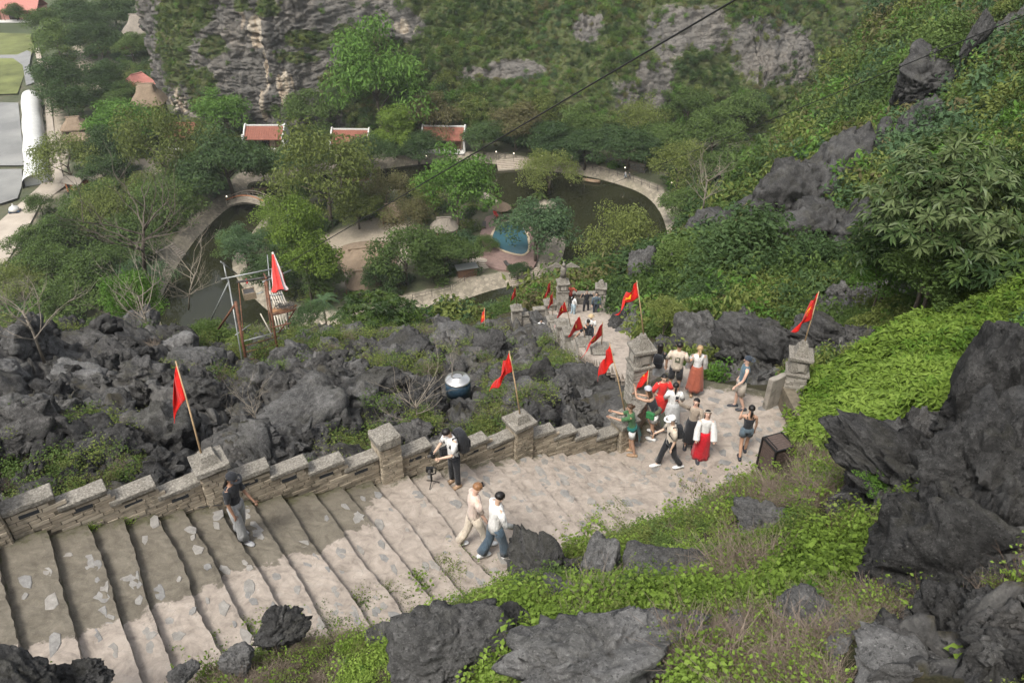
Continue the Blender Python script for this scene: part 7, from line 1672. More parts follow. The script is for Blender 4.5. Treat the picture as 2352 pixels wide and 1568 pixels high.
# ------------------------------------------------------------------ people
def skin_mat(name, c):
    m, nt, b = newmat(name); b.inputs['Base Color'].default_value = (*c, 1); b.inputs['Roughness'].default_value = 0.55; b.inputs['Subsurface Weight'].default_value = 0.05; return m
SK = {k: skin_mat('skin_'+k, c) for k, c in dict(fair=(0.56, 0.36, 0.27), tan=(0.42, 0.25, 0.165), brown=(0.27, 0.15, 0.095), asian=(0.52, 0.35, 0.25)).items()}
HR = {k: plain('hair_'+k, c, 0.45, 0.4, 30, 0.002) for k, c in dict(black=(0.012, 0.010, 0.009), brown=(0.06, 0.035, 0.02), blond=(0.33, 0.22, 0.11), ginger=(0.22, 0.11, 0.05)).items()}
CLC = {}
def CL(name, c=None, rough=0.8):
    if name not in CLC: CLC[name] = cloth_mat(name, c, rough)
    return CLC[name]
for n_, c_ in dict(black_cloth=(0.018, 0.019, 0.022), navy_cloth=(0.03, 0.04, 0.055), grey_knit=(0.25, 0.25, 0.245), white_cotton=(0.66, 0.65, 0.62), cream_cotton=(0.52, 0.45, 0.36), pink_cotton=(0.56, 0.45, 0.38), denim=(0.06, 0.09, 0.12), teal_cloth=(0.012, 0.10, 0.085), green_print=(0.05, 0.13, 0.05), red_dress=(0.62, 0.03, 0.025), red_skirt=(0.50, 0.008, 0.018), rust_skirt=(0.30, 0.085, 0.05), taupe=(0.33, 0.27, 0.21), blue_grey=(0.07, 0.12, 0.15), slate=(0.08, 0.11, 0.13), beige=(0.40, 0.35, 0.29), orange_top=(0.58, 0.12, 0.07), red_pack=(0.6, 0.10, 0.07), light_jeans=(0.28, 0.36, 0.40), olive_cloth=(0.09, 0.10, 0.06), bright_green=(0.025, 0.17, 0.05), pale_grey=(0.42, 0.42, 0.41), straw=(0.45, 0.34, 0.2), lilac_grey=(0.42, 0.42, 0.46), pink_bag=(0.45, 0.24, 0.2)).items(): CL(n_, c_)
M_shoe = {k: plain('shoe_'+k, c, 0.6, 0.1, 10) for k, c in dict(white=(0.6, 0.6, 0.58), grey=(0.3, 0.3, 0.3), dark=(0.03, 0.033, 0.04), orange=(0.6, 0.2, 0.12), tan=(0.3, 0.2, 0.12)).items()}
M_eye = plain('eye_dark', (0.02, 0.015, 0.012), 0.3); M_lip = plain('lip', (0.35, 0.12, 0.1), 0.5)
PEOPLE = []
def rot_to(a, b_, r0, r1, n=10, k0=0.0, k1=1.0, ripple=0.0, oval=1.0, side=None):
    return None
def ring(c, ax, rx, ry, side, n=14, rip=0.0, ph=0.0, nr=6):
    ax = Vector(ax).normalized(); s = (Vector(side)-ax*Vector(side).dot(ax)).normalized(); f = ax.cross(s)
    return [Vector(c)+s*(math.cos(2*PI*k/n)*rx*(1+rip*math.sin(nr*2*PI*k/n+ph)))+f*(math.sin(2*PI*k/n)*ry*(1+rip*math.sin(nr*2*PI*k/n+ph))) for k in range(n)]
def D(pitch, yaw=0.0):        # direction: pitch 0 = straight down, 90 = forward; yaw turns outward (+ to the right)
    p, y = math.radians(pitch), math.radians(yaw); return Vector((math.sin(p)*math.sin(y), math.sin(p)*math.cos(y), -math.cos(p)))
def person(foot, lvl, ht, face, label, arms, legs, wear, skin='asian', hair=('black', 'short'), lean=0.0, head=(0, 0), pelvis=None, pos=None, group=None, props=None, shoes='white', drop=0.0, female=False):
    """face: compass turn in degrees, 0 = away from the viewer, 90 = to the right, 180 = towards the viewer.
    arms/legs: {R:(upper dir, fore dir), L:...} in body space (x right, y forward)"""
    p0 = pos or G(foot[0], foot[1], lvl); t = empty('person', (p0.x, p0.y, p0.z), -math.radians(face), label, 'person', group)
    Hh = ht; R = Vector((1, 0, 0)); up = Vector((0, math.sin(math.radians(lean)), math.cos(math.radians(lean)))); hipw = 0.052*Hh; shw = (0.098 if female else 0.112)*Hh
    th_l, sh_l, ua, fa = 0.245*Hh, 0.235*Hh, 0.165*Hh, 0.145*Hh
    J = {}; J['pel'] = Vector((0, 0, 0.0))
    low = 0
    for s, k in ((1, 'R'), (-1, 'L')):
        a, b_ = legs[k]; h = Vector((s*hipw, 0, -0.01*Hh)); J['hip'+k] = h; J['kn'+k] = h+a.normalized()*th_l; J['an'+k] = J['kn'+k]+b_.normalized()*sh_l; low = min(low, J['an'+k].z)
    z0 = -low+0.042*Hh if pelvis is None else pelvis*Hh
    for k in J: J[k] = J[k]+Vector((0, 0, z0))
    # keep the standing point under the feet
    fc = (J['anR']+J['anL'])/2; off = Vector((-fc.x, -fc.y, 0)) if pelvis is None else Vector()
    for k in J: J[k] = J[k]+off
    pel = J['pel']; J['wa'] = pel+up*0.09*Hh; J['ch'] = pel+up*0.20*Hh; J['nk'] = pel+up*0.30*Hh; J['hb'] = J['nk']+(up*0.6+Vector((0, 0.05, 0.4))).normalized()*0.045*Hh
    hy, hp = math.radians(head[0]), math.radians(head[1]); hu = Vector((0, math.sin(hp), math.cos(hp))); hf = Vector((math.sin(hy)*math.cos(hp), math.cos(hy)*math.cos(hp), -math.sin(hp))); hs = hf.cross(Vector((0, 0, 1))).normalized(); hu = hs.cross(hf).normalized()
    hc = J['hb']+hu*0.062*Hh+hf*0.008*Hh; J['hc'] = hc
    for s, k in ((1, 'R'), (-1, 'L')):
        a, b_ = arms[k]; sh = J['nk']+R*s*shw-up*0.028*Hh; J['sh'+k] = sh; J['el'+k] = sh+a.normalized()*ua; J['wr'+k] = J['el'+k]+b_.normalized()*fa; J['hd'+k] = J['wr'+k]+b_.normalized()*0.035*Hh; J['fd'+k] = b_.normalized()
    # body graph for the skin surface
    vs = []; es = []; rd = []
    def v(p, rx, ry=None): vs.append(tuple(p)); rd.append((rx*Hh, (ry or rx)*Hh)); return len(vs)-1
    f = 0.92 if female else 1.0
    ip = v(pel, 0.070*f+.004, 0.058); iw = v(J['wa'], 0.062*f, 0.048); ic = v(J['ch'], 0.074*f, 0.056); iu = v(J['ch'].lerp(J['nk'], .6), 0.066*f, 0.05); ink = v(J['nk']+up*0.005*Hh, 0.030); ih = v(J['hb'], 0.029); ih2 = v(hc, 0.047, 0.053); ih3 = v(hc+hu*0.030*Hh, 0.040, 0.046)
    es += [(ip, iw), (iw, ic), (ic, iu), (iu, ink), (ink, ih), (ih, ih2), (ih2, ih3)]
    for k in 'RL':
        a = v(J['hip'+k], 0.048*f); b_ = v(J['hip'+k].lerp(J['kn'+k], .55), 0.040); c = v(J['kn'+k], 0.030); d = v(J['kn'+k].lerp(J['an'+k], .35), 0.031); e = v(J['an'+k], 0.019); g = v(J['an'+k]+Vector((0, 0.035*Hh, -0.022*Hh)), 0.019, 0.016); h = v(J['an'+k]+Vector((0, 0.085*Hh, -0.028*Hh)), 0.014, 0.011)
        es += [(ip, a), (a, b_), (b_, c), (c, d), (d, e), (e, g), (g, h)]
        a = v(J['sh'+k], 0.029*f); b_ = v(J['el'+k], 0.0215*f); c = v(J['el'+k].lerp(J['wr'+k], .4), 0.021*f); d = v(J['wr'+k], 0.0135); e = v(J['hd'+k], 0.017, 0.010)
        es += [(iu, a), (a, b_), (b_, c), (c, d), (d, e)]
    me = bpy.data.meshes.new('body'); me.from_pydata(vs, es, []); o = link('body', me, t); sk = o.modifiers.new('skin', 'SKIN'); sk.use_smooth_shade = True
    for i, q in enumerate(me.skin_vertices[0].data): q.radius = rd[i]; q.use_root = (i == ip)
    sb = o.modifiers.new('sub', 'SUBSURF'); sb.levels = 1; sb.render_levels = 1
    PEOPLE.append((o, J, Hh, SK[skin], hc, hf, hs, hu))
    me.materials.append(SK[skin])
    # ---- clothes
    def sleeve(kind, mat, k, upto, rr=1.0):
        a, b_, c = J['sh'+k], J['el'+k], J['wr'+k]; m = MB(); sd = (b_-a).cross(Vector((0.3, 0.2, 1))); sd = sd if sd.length > 1e-3 else Vector((1, 0, 0)); st = a-(b_-a).normalized()*0.01*Hh+Vector((-0.01 if k == 'R' else 0.01, 0, 0))*Hh
        rows = [ring(st, b_-a, .036*rr*Hh, .036*rr*Hh, sd), ring(a.lerp(b_, .45), b_-a, .033*rr*Hh, .033*rr*Hh, sd)]
        if upto <= 1: rows[-1] = ring(a.lerp(b_, upto), b_-a, .035*rr*Hh, .035*rr*Hh, sd)
        else: rows += [ring(b_, c-a, .029*rr*Hh, .029*rr*Hh, sd), ring(b_.lerp(c, upto-1), c-b_, .024*rr**2*Hh, .024*rr**2*Hh, sd, rip=.06)]
        m.loft(rows); m.build('sleeve', mat, tp_, True)
    tp_ = t
    for item in wear:
        kd, mn = item[0], item[1]; mat = CL(mn); opt = item[2] if len(item) > 2 else {}
        if kd == 'top':
            g_ = opt.get('loose', 1.0)*0.95; low_ = opt.get('hem', -0.02); rows = []
            for s, rx, ry in ((low_, .088, .070), (.04, .082, .064), (.10, .078*f, .060), (.17, .086*f, .066), (.23, .104*f, .070), (.268, .112*f, .062), (.290, .092, .052), (.303, .056, .045), (.312, .040, .038)):
                if s < low_: continue
                if opt.get('strap') and s > .26: continue
                rows.append(ring(pel+up*s*Hh, up, rx*g_*Hh, ry*g_*Hh, R, 24, .045, s*22+ht*9, 7))
            m = MB(); m.loft(rows); tp_ = m.build('top', mat, t, True)
            if opt.get('sleeve'):
                for k in 'RL': sleeve('s', CL(opt.get('smat', mn)), k, opt['sleeve'], opt.get('sr', 1.0))
            if opt.get('strap'):
                for k, s in (('R', 1), ('L', -1)): MB().tube([pel+up*.262*Hh+Vector((s*.055*Hh, .045*Hh, 0)), J['nk']+R*s*.05*Hh+up*.01*Hh, pel+up*.25*Hh+Vector((s*.04*Hh, -.052*Hh, 0))], .008*Hh, 5).build('strap', mat, tp_)
            if opt.get('print'):
                cpt = pel+up*.19*Hh-Vector((0, .0675*g_*Hh, 0)); fl = MB(); fl.box((0, 0, 0), (.075*Hh, .004, .095*Hh)); q = fl.build('back_print', CL('olive_cloth'), tp_, loc=tuple(cpt)); MB().lathe((0, 0, 0), [(.022*Hh, 0), (.022*Hh, .003)], 10).build('print_spot', CL('cream_cotton'), q, loc=(0, -.0035, .012*Hh), rot=(PI/2, 0, 0))
        elif kd in ('pants', 'shorts'):
            w_ = opt.get('wide', 1.0); en = opt.get('to', 0.93 if kd == 'pants' else -0.35)
            m = MB(); m.loft([ring(pel+up*.055*Hh, up, .080*Hh, .062*Hh, R), ring(pel, up, .092*Hh, .072*Hh, R), ring(pel-Vector((0, 0, .035*Hh)), Vector((0, 0, 1)), .090*Hh, .070*Hh, R)]); bt = m.build(kd, mat, t, True)
            for k in 'RL':
                a, b_, c = J['hip'+k], J['kn'+k], J['an'+k]; rows = [ring(a+Vector((0, 0, .015*Hh)), b_-a, .054*Hh, .058*Hh, R)]
                if kd == 'shorts': rows += [ring(a.lerp(b_, opt.get('len', .55)), b_-a, .052*w_*Hh, .052*w_*Hh, R)]
                else: rows += [ring(a.lerp(b_, .5), b_-a, .047*w_*Hh, .049*w_*Hh, R), ring(b_, c-a, .038*w_*Hh, .040*w_*Hh, R, rip=.02), ring(b_.lerp(c, .5), c-b_, .036*w_*w_*Hh, .038*w_*w_*Hh, R, rip=.03), ring(b_.lerp(c, .88), c-b_, .032*w_**3*Hh, .036*w_**3*Hh, R, rip=.04)]
                MB().loft(rows).build('trouser_leg' if kd == 'pants' else 'short_leg', mat, bt, True)
        elif kd == 'skirt':
            hem = opt.get('hem', 0.06)*Hh; fl = opt.get('flare', 0.14); cen = (J['anR']+J['anL'])/2; cen = Vector((cen.x, cen.y, hem)); m = MB(); rows = []; st_ = opt.get('start', .07)
            for q in range(9):
                s = q/8; c = (pel+up*st_*Hh).lerp(cen, s); rr = (.075+(fl-.075)*s**.8+.018*math.sin(min(1, s*4)*PI/2)); rows.append(ring(c+Vector((0, .012*math.sin(s*5), 0)), Vector((0, 0, 1)), rr*Hh*1.05, rr*Hh*.9, R, 26, .10*s, s*2.5+ht, 7))
            m.loft(rows, False); q = m.build('skirt', mat, t, True); so = q.modifiers.new('thick', 'SOLIDIFY'); so.thickness = .006
        elif kd == 'shawl':
            for k, s in (('R', 1), ('L', -1)):
                a, b_, c = J['sh'+k], J['el'+k], J['wr'+k]; rows = [ring(a, b_-a, .04*Hh, .04*Hh, R), ring(b_, c-a, .05*Hh, .045*Hh, R, rip=.08), ring(c+Vector((0, 0, -.02*Hh)), c-b_, .052*Hh, .04*Hh, R, rip=.18)]; MB().loft(rows, False).build('wide_sleeve', mat, t, True)
        elif kd == 'backpack':
            sc_ = opt.get('s', 1.0); cpt = pel+up*(.175)*Hh-Vector((0, (.066+.055*sc_)*Hh, 0)); rows = []
            for s, k_ in ((-.5, .75), (-.42, 1), (.2, 1), (.42, .85), (.5, .5)): rows.append([cpt+up*(s*.27*sc_*Hh)+Vector((math.copysign(abs(math.cos(a))**.5, math.cos(a))*.085*sc_*k_*Hh, math.copysign(abs(math.sin(a))**.5, math.sin(a))*.055*sc_*k_*Hh, 0)) for a in [2*PI*q/16 for q in range(16)]])
            m = MB(); m.loft(rows); bp_ = m.build('backpack', mat, t, True)
            MB().box(tuple(cpt+up*(-.05*Hh)-Vector((0, .06*sc_*Hh, 0))), (.12*sc_*Hh, .03*Hh, .09*sc_*Hh)).build('pocket', mat, bp_)
            for s in (-1, 1): MB().tube([cpt+up*.11*Hh+Vector((s*.045*Hh, .03*Hh, 0)), J['nk']+R*s*.06*Hh+up*.012*Hh, pel+up*.2*Hh+Vector((s*.066*Hh, .07*Hh, 0)), pel+up*.09*Hh+Vector((s*.08*Hh, .0, 0)), cpt-up*.08*Hh+Vector((s*.05*Hh, 0.02*Hh, 0))], .009*Hh, 5).build('strap', CL('black_cloth'), bp_)
        elif kd == 'bag':
            s = opt.get('side', 1); fw = opt.get('fwd', 0.0); c = pel+Vector((s*.115*Hh, fw*Hh, opt.get('z', .0)*Hh)); b_ = MB().box(tuple(c), (.05*Hh, .13*Hh, .11*Hh)).build('shoulder_bag', mat, t); MB().tube([c+Vector((0, .05*Hh, .05*Hh)), pel+up*.2*Hh+Vector((0, .075*Hh, 0)), J['nk']-R*s*.055*Hh+up*.012*Hh, pel+up*.18*Hh-Vector((0, .072*Hh, 0)), c+Vector((0, -.05*Hh, .05*Hh))], .006*Hh, 5).build('strap', CL('black_cloth'), b_)
        elif kd == 'tied':
            m = MB(); m.loft([ring(pel+up*.06*Hh, up, .094*Hh, .078*Hh, R, 16, .05), ring(pel, up, .108*Hh, .090*Hh, R, 16, .07)]); q = m.build('tied_jacket', mat, t, True)
            rows = [[Vector((x_*Hh, (-.085-.05*s*(1+.3*math.cos(x_*60)))*Hh, 0))+pel+Vector((.02*s, 0, (.03-.24*s)*Hh)) for x_ in np.linspace(-.085-.03*s, .085+.02*s, 8)] for s in (0, .25, .5, .75, 1)]
            V = [p for r_ in rows for p in r_]; MB().add(V, [[i*8+j, i*8+j+1, (i+1)*8+j+1, (i+1)*8+j] for i in range(4) for j in range(7)]).build('hanging_cloth', mat, q, True)
    # ---- shoes
    if shoes:
        for k in 'RL':
            a = J['an'+k]; fl = 0.17*Hh*0.5; z_ = a.z-.042*Hh; rows = []
            for y_, w_, h_ in ((-.045, .014, .03), (-.035, .022, .045), (0.0, .024, .05), (.04, .027, .036), (.08, .028, .026), (.105, .018, .018), (.112, .008, .01)):
                rows.append([Vector((a.x+math.cos(q*PI/5)*w_*1.2*Hh, a.y+y_*1.12*Hh, z_+(0 if math.sin(q*PI/5) < -.1 else (.5+.5*math.sin(q*PI/5))*h_*Hh))) for q in range(10)])
            s_ = MB().loft(rows).build('shoe', M_shoe[shoes], t, True)
    # ---- head: hair, ears, eyes, nose, mouth
    def hp_(x_, y_, z_): return hc+hs*(x_*Hh)+hf*(y_*Hh)+hu*(z_*Hh)
    hcol, hst = hair; hm = HR.get(hcol)
    if hm:
        rows = []
        for q in range(7):
            th_ = q/6*1.85; row = []
            for k in range(16):
                a = 2*PI*k/16; back = math.sin(a) < .35; tt_ = th_ if math.sin(a) < 0.3 else th_*(.52 if math.sin(a) > .75 else .66)
                row.append(hp_(math.sin(tt_)*math.cos(a)*.0535, math.sin(tt_)*math.sin(a)*.060-.004, .020+math.cos(tt_)*.052))
            rows.append(row)
        hr_ = MB().loft(rows, False).build('hair', hm, t, True)
        if hst in ('long', 'loose'):
            L1 = .20 if hst == 'long' else .13; rows = []
            for s in range(6):
                q = s/5; rows.append([hp_(math.cos(a)*(.050-.006*q), -.018+math.sin(a)*.030-.022*q-.012*q, .03-L1*q) if True else None for a in [PI+PI*k/10 for k in range(11)]]+[hp_(math.cos(a)*(.040-.004*q), -.016+math.sin(a)*.010-.026*q, .03-L1*q) for a in [2*PI-PI*k/10 for k in range(11)]])
            MB().loft(rows).build('long_hair', hm, hr_, True)
        elif hst == 'ponytail': MB().tube([hp_(0, -.055, .02), hp_(0, -.08, -.01), hp_(0, -.075, -.08), hp_(.005, -.06, -.14)], [.014*Hh, .022*Hh, .018*Hh, .006*Hh], 8).build('ponytail', hm, hr_, True)
        elif hst == 'bun': MB().tube([hp_(0, -.05, .02), hp_(0, -.07, .02), hp_(0, -.085, .02)], [.02*Hh, .027*Hh, .012*Hh], 8).build('bun', hm, hr_, True)
    for s in (-1, 1):
        MB().tube([hp_(s*.018-.004*s, .046, .008), hp_(s*.018+.005*s, .0465, .008)], .0042*Hh, 6).build('eye', M_eye, t)
        MB().tube([hp_(s*.044, .0, .012), hp_(s*.052, -.004, .004), hp_(s*.046, .0, -.010)], [.004*Hh, .007*Hh, .004*Hh], 6).build('ear', SK[skin], t, True)
    MB().tube([hp_(0, .046, .012), hp_(0, .060, -.006), hp_(0, .05, -.011)], [.004*Hh, .0075*Hh, .005*Hh], 6).build('nose', SK[skin], t, True); MB().tube([hp_(-.012, .047, -.024), hp_(0, .0505, -.025), hp_(.012, .047, -.024)], .0032*Hh, 5).build('mouth', M_lip, t)
    if props: props(t, J, Hh, hp_)
    return t
def cap(matn, back=False, brim=True):
    def f_(t, J, Hh, hp_):
        rows = []
        for q in range(6):
            a0 = q/5*1.5; rows.append([hp_(math.sin(a0)*math.cos(2*PI*k/16)*.058, math.sin(a0)*math.sin(2*PI*k/16)*.064-.002, .026+math.cos(a0)*.058) for k in range(16)])
        o = MB().loft(rows, False).build('cap', CL(matn), t, True); s = -1 if back else 1
        if brim: V = [hp_(math.cos(a)*r_, s*(.03+math.sin(a)*r_*1.1) , .034-.10*(r_-.05)) for r_ in (.05, .075) for a in [PI*k/8 for k in range(9)]]; V2 = [Vector(p)-Vector((0, 0, .004)) for p in V]; MB().add(V+V2, [[k, k+1, 10+k, 9+k] for k in range(8)]+[[18+k, 27+k, 28+k, 19+k] for k in range(8)]).build('brim', CL(matn), o, True)
    return f_
def multi(*fs):
    def f_(*a):
        for q in fs: q(*a)
    return f_
def held(kind, hand='R', **k):
    def f_(t, J, Hh, hp_):
        p = J['hd'+hand]+J['fd'+hand]*.02*Hh; loc = t.matrix_basis @ Vector(p); nm, cat, lab = k['nm'], k['cat'], k['label']; o = empty(nm, tuple(loc), t.rotation_euler.z, lab, cat)
        if kind == 'phone': MB().box((0, 0, .03), (.075, .012, .15)).build('phone_body', CL('black_cloth'), o); MB().box((0, -.008, .03), (.065, .003, .135)).build('screen', M_dkst, o)
        else:
            b_ = MB().box((0, 0, 0), (.13, .07, .09)).build('camera_body', M_blk, o); MB().tube([(0, .03, 0), (0, .11, 0)], .034, 10).build('lens', M_dkst, b_); MB().box((0, 0, .055), (.05, .05, .03)).build('finder', M_blk, b_)
    return f_
def shades(t, J, Hh, hp_):
    for s in (-1, 1): MB().tube([hp_(s*.02-.012, .042, .058), hp_(s*.02+.012, .042, .058)], .010*Hh, 7).build('sunglass', M_blk, t)
def bow(t, J, Hh, hp_): MB().tube([hp_(math.cos(a)*.057, math.sin(a)*.06, .045+.004*math.sin(a)) for a in [PI*k/10 for k in range(11)]], .006*Hh, 5).build('headband', CL('cream_cotton'), t)
def hat(matn):
    def f_(t, J, Hh, hp_): o = MB().loft([[hp_(math.cos(2*PI*k/18)*r_, math.sin(2*PI*k/18)*r_, z_) for k in range(18)] for r_, z_ in ((.095, .034), (.096, .038), (.06, .044), (.055, .08), (.03, .09), (.005, .092))]).build('straw_hat', CL(matn), t, True)
    return f_
dn = D(4, 90); rel = lambda s, f=5: (D(8+f, 0)+Vector((s*.18, 0, 0)), D(18+f, 0)+Vector((s*.06, 0, 0)))
st_leg = {'R': (D(2)+Vector((.05, 0, 0)), D(-1)), 'L': (D(0)+Vector((-.05, 0, 0)), D(-2))}
def walk(a, b_=None): b_ = a if b_ is None else b_; return {'R': (D(a), D(a-8)), 'L': (D(-b_+4), D(-b_-14))}
armsdn = {'R': rel(1), 'L': rel(-1)}
lv = lambda i: PLZ+RIS*(i+1)   # tread level of step i
P = person
P((556,1234),lv(14),1.68,110,'woman in black tee and wide grey trousers walking alone down the upper stairs',{'R': (D(4)+Vector((.12,0,0)),D(14)),'L':(D(14)+Vector((-.1,0,0)),D(40))},walk(9,8),[('top','black_cloth',{'sleeve':.75}),('pants','grey_knit',{'wide':1.22})],'brown',('black','long'),4,(0,18),props=cap('black_cloth'),shoes='grey',female=True)
P((1046,1112),lv(7),1.74,235,'photographer in white shirt with a big black backpack looking down at his camera',{'R':(D(25)+Vector((.15,0,0)),D(80)+Vector((-.5,0,0))),'L':(D(25)+Vector((-.15,0,0)),D(80)+Vector((.5,0,0)))},st_leg,[('top','white_cotton',{'sleeve':.8,'loose':1.08}),('pants','black_cloth'),('backpack','black_cloth',{'s':1.25}),('bag','black_cloth',{'side':1,'fwd':.06})],'asian',('black','short'),6,(0,38),props=held('camera','R',nm='held_camera',cat='camera',label='camera held by the backpack photographer'),shoes='tan')
P((1086,1254),lv(8),1.76,70,'curly blond man in pale pink tee and white trousers half hidden behind his companion',{'R':rel(1),'L':rel(-1)},walk(20,18),[('top','pink_cotton',{'sleeve':.8,'loose':1.1}),('pants','cream_cotton',{'wide':1.15})],'fair',('ginger','short'),4,(0,22),props=shades,shoes='white')
P((1133,1280),lv(8),1.77,65,'dark haired man in white sweater and dark jeans carrying a camera down the stairs',{'R':(D(12)+Vector((.15,0,0)),D(50)),'L':(D(2)+Vector((-.15,0,0)),D(10))},walk(16,15),[('top','white_cotton',{'sleeve':1.85,'loose':1.16,'hem':-.06,'sr':1.12}),('pants','denim',{'wide':1.22})],'asian',('black','short'),5,(0,20),props=held('camera','R',nm='held_camera',cat='camera',label='camera in the hand of the man in white sweater'),shoes='white')
P((1452,1042),PLZ,1.66,285,'woman in green top with teal jacket round her hips leaning on the corner pillar',{'R':(D(60)+Vector((-.1,0,0)),D(100)),'L':(D(62)+Vector((.1,0,0)),D(102))},{'R':(D(4)+Vector((.05,0,0)),D(-4)),'L':(D(-6),D(-14))},[('top','green_print',{'sleeve':.8}),('shorts','white_cotton'),('tied','teal_cloth'),('bag','black_cloth',{'side':1,'fwd':.05})],'tan',('brown','bun'),10,(-20,5),shoes='tan',female=True)
P((1500,1006),PLZ,1.70,305,'woman in grey cap and black top with bright green bag bending on the wall',{'R':(D(50)+Vector((.2,0,0)),D(95)+Vector((-.4,0,0))),'L':(D(95)+Vector((-.2,0,0)),D(150)+Vector((.4,0,0)))},{'R':(D(35),D(-30)),'L':(D(6),D(-10))},[('top','black_cloth',{'strap':1}),('shorts','white_cotton',{'wide':1.25}),('bag','bright_green',{'side':-1,'fwd':.05}),('tied','olive_cloth')],'tan',('brown','loose'),32,(10,5),props=cap('lilac_grey',True,False),shoes='white',female=True)
P((1512,965),PLZ,1.60,175,'woman in bright red dress standing with hands on her hips',{'R':(D(28,85),D(50,-80)),'L':(D(28,-85),D(50,80))},st_leg,[('top','red_dress',{'sleeve':.95,'sr':1.25}),('skirt','red_dress',{'hem':.22,'flare':.105})],'asian',('black','bun'),0,(0,5),shoes='tan',female=True)
P((1538,985),PLZ,1.58,10,'woman seen from behind in long white dress with bare back',{'R':(D(20,60),D(40)),'L':(D(20,-60),D(40))},st_leg,[('top','white_cotton',{'sleeve':.9,'sr':1.2}),('skirt','pale_grey',{'hem':.04,'flare':.13})],'asian',('black','ponytail'),0,(0,0),shoes='white',female=True)
P((1545,905),PLZ,1.82,15,'tall man in beige tee with a square back print waving his hand',{'R':(D(20,70),D(110,40)),'L':(D(18,-80),D(10))},st_leg,[('top','cream_cotton',{'sleeve':.85,'loose':1.15,'print':1}),('shorts','black_cloth',{'len':.8})],'tan',('black','short'),0,(0,0),shoes='dark')
P((1592,905),PLZ,1.66,5,'woman in white wide sleeved blouse and flowing rust skirt seen from behind',armsdn,walk(8,8),[('top','white_cotton'),('shawl','white_cotton'),('skirt','rust_skirt',{'hem':.13,'flare':.12})],'fair',('blond','ponytail'),0,(0,0),shoes='tan',female=True)
P((1505,892),59.9,1.66,20,'dark haired woman with black backpack half hidden behind the left gate pillar',armsdn,st_leg,[('top','black_cloth',{'sleeve':.7}),('skirt','pale_grey',{'hem':.08,'flare':.12}),('backpack','black_cloth')],'tan',('black','long'),0,(0,0),shoes='dark',female=True)
P((1697,938),PLZ,1.80,275,'man in blue grey tank top and beige shorts with a dark cap looking left',{'R':(D(-8)+Vector((.12,0,0)),D(28)),'L':(D(14)+Vector((-.12,0,0)),D(42))},walk(7,6),[('top','blue_grey',{'loose':1.06,'hem':-.05}),('shorts','beige',{'len':.85,'wide':1.12})],'fair',('brown','short'),-3,(0,-8),props=cap('navy_cloth',True),shoes='dark')
P((1704,1046),PLZ,1.66,8,'woman in slate romper with black ponytail walking away beside the cabinet',{'R':(D(6)+Vector((.16,0,0)),D(12)),'L':(D(30)+Vector((-.2,0,0)),D(100)+Vector((.3,0,0)))},walk(14,12),[('top','black_cloth',{'strap':1}),('shorts','slate',{'len':.45,'wide':1.15})],'tan',('black','ponytail'),0,(0,0),shoes='dark',female=True)
P((1536,1072),PLZ,1.76,262,'man in white cap and cream polo with black trousers striding left',{'R':(D(22)+Vector((.12,0,0)),D(66)),'L':(D(-6)+Vector((-.1,0,0)),D(16))},walk(20,18),[('top','cream_cotton',{'sleeve':.85,'loose':1.05}),('pants','black_cloth',{'wide':1.05}),('backpack','black_cloth',{'s':.8})],'asian',('black','short'),2,(0,12),props=multi(cap('white_cotton'),held('phone','R',nm='held_phone',cat='phone',label='phone in the hand of the man in white cap')),shoes='white')
P((1582,1026),PLZ,1.64,195,'woman in taupe cardigan and long black skirt holding a phone up high',{'R':(D(125,60),D(140,40)),'L':(D(8)+Vector((-.14,0,0)),D(14))},st_leg,[('top','taupe',{'sleeve':1.8,'sr':1.08}),('skirt','black_cloth',{'hem':.14,'flare':.1})],'fair',('black','long'),0,(15,-10),props=held('phone','R',nm='held_phone',cat='phone',label='phone raised by the woman in the long black skirt'),shoes='dark',female=True)
P((1607,1050),PLZ,1.62,185,'woman in long crimson skirt and white top with a headband looking up',{'R':rel(1,10),'L':rel(-1,10)},walk(8,8),[('top','white_cotton'),('shawl','white_cotton'),('skirt','red_skirt',{'hem':.02,'flare':.115})],'fair',('black','long'),0,(0,-20),props=bow,shoes='dark',female=True)
# lower path and gate
P((1308,706),48.35,1.72,170,'person in orange jacket with red pack, hands to the face, at the lower gate',{'R':(D(60,40),D(150,-50)),'L':(D(60,-40),D(150,50))},st_leg,[('top','orange_top',{'sleeve':1.8,'loose':1.1}),('pants','black_cloth'),('bag','red_pack',{'side':0,'fwd':.11,'z':.12})],'tan',('brown','short'),0,(0,0),shoes='white')
P((1314,728),48.6,1.60,60,'girl with long black hair, pale top and light jeans on the lower path',armsdn,walk(5,5),[('top','white_cotton',{'sleeve':1.8}),('pants','light_jeans')],'asian',('black','long'),0,(0,10),shoes='white',female=True)
P((1345,722),48.35,1.76,170,'man all in black raising both hands to his head at the lower gate',{'R':(D(70,60),D(160,-40)),'L':(D(70,-60),D(160,40))},{'R':(D(6)+Vector((.12,0,0)),D(0)),'L':(D(0)+Vector((-.12,0,0)),D(0))},[('top','black_cloth',{'sleeve':.8}),('pants','black_cloth')],'asian',('black','short'),0,(0,0),shoes='dark')
P((1367,726),48.4,1.70,185,'man in open dark denim jacket beside the right lower gate pillar',armsdn,st_leg,[('top','slate',{'sleeve':1.8,'loose':1.08}),('pants','navy_cloth'),('bag','black_cloth',{'side':1})],'asian',('black','short'),0,(0,0),shoes='dark')
P((1354,790),52.5,1.72,200,'man in white tee and straw hat on the lower path',armsdn,st_leg,[('top','white_cotton',{'sleeve':.8}),('pants','navy_cloth')],'asian',('black','short'),0,(0,5),props=hat('straw'),shoes='dark')
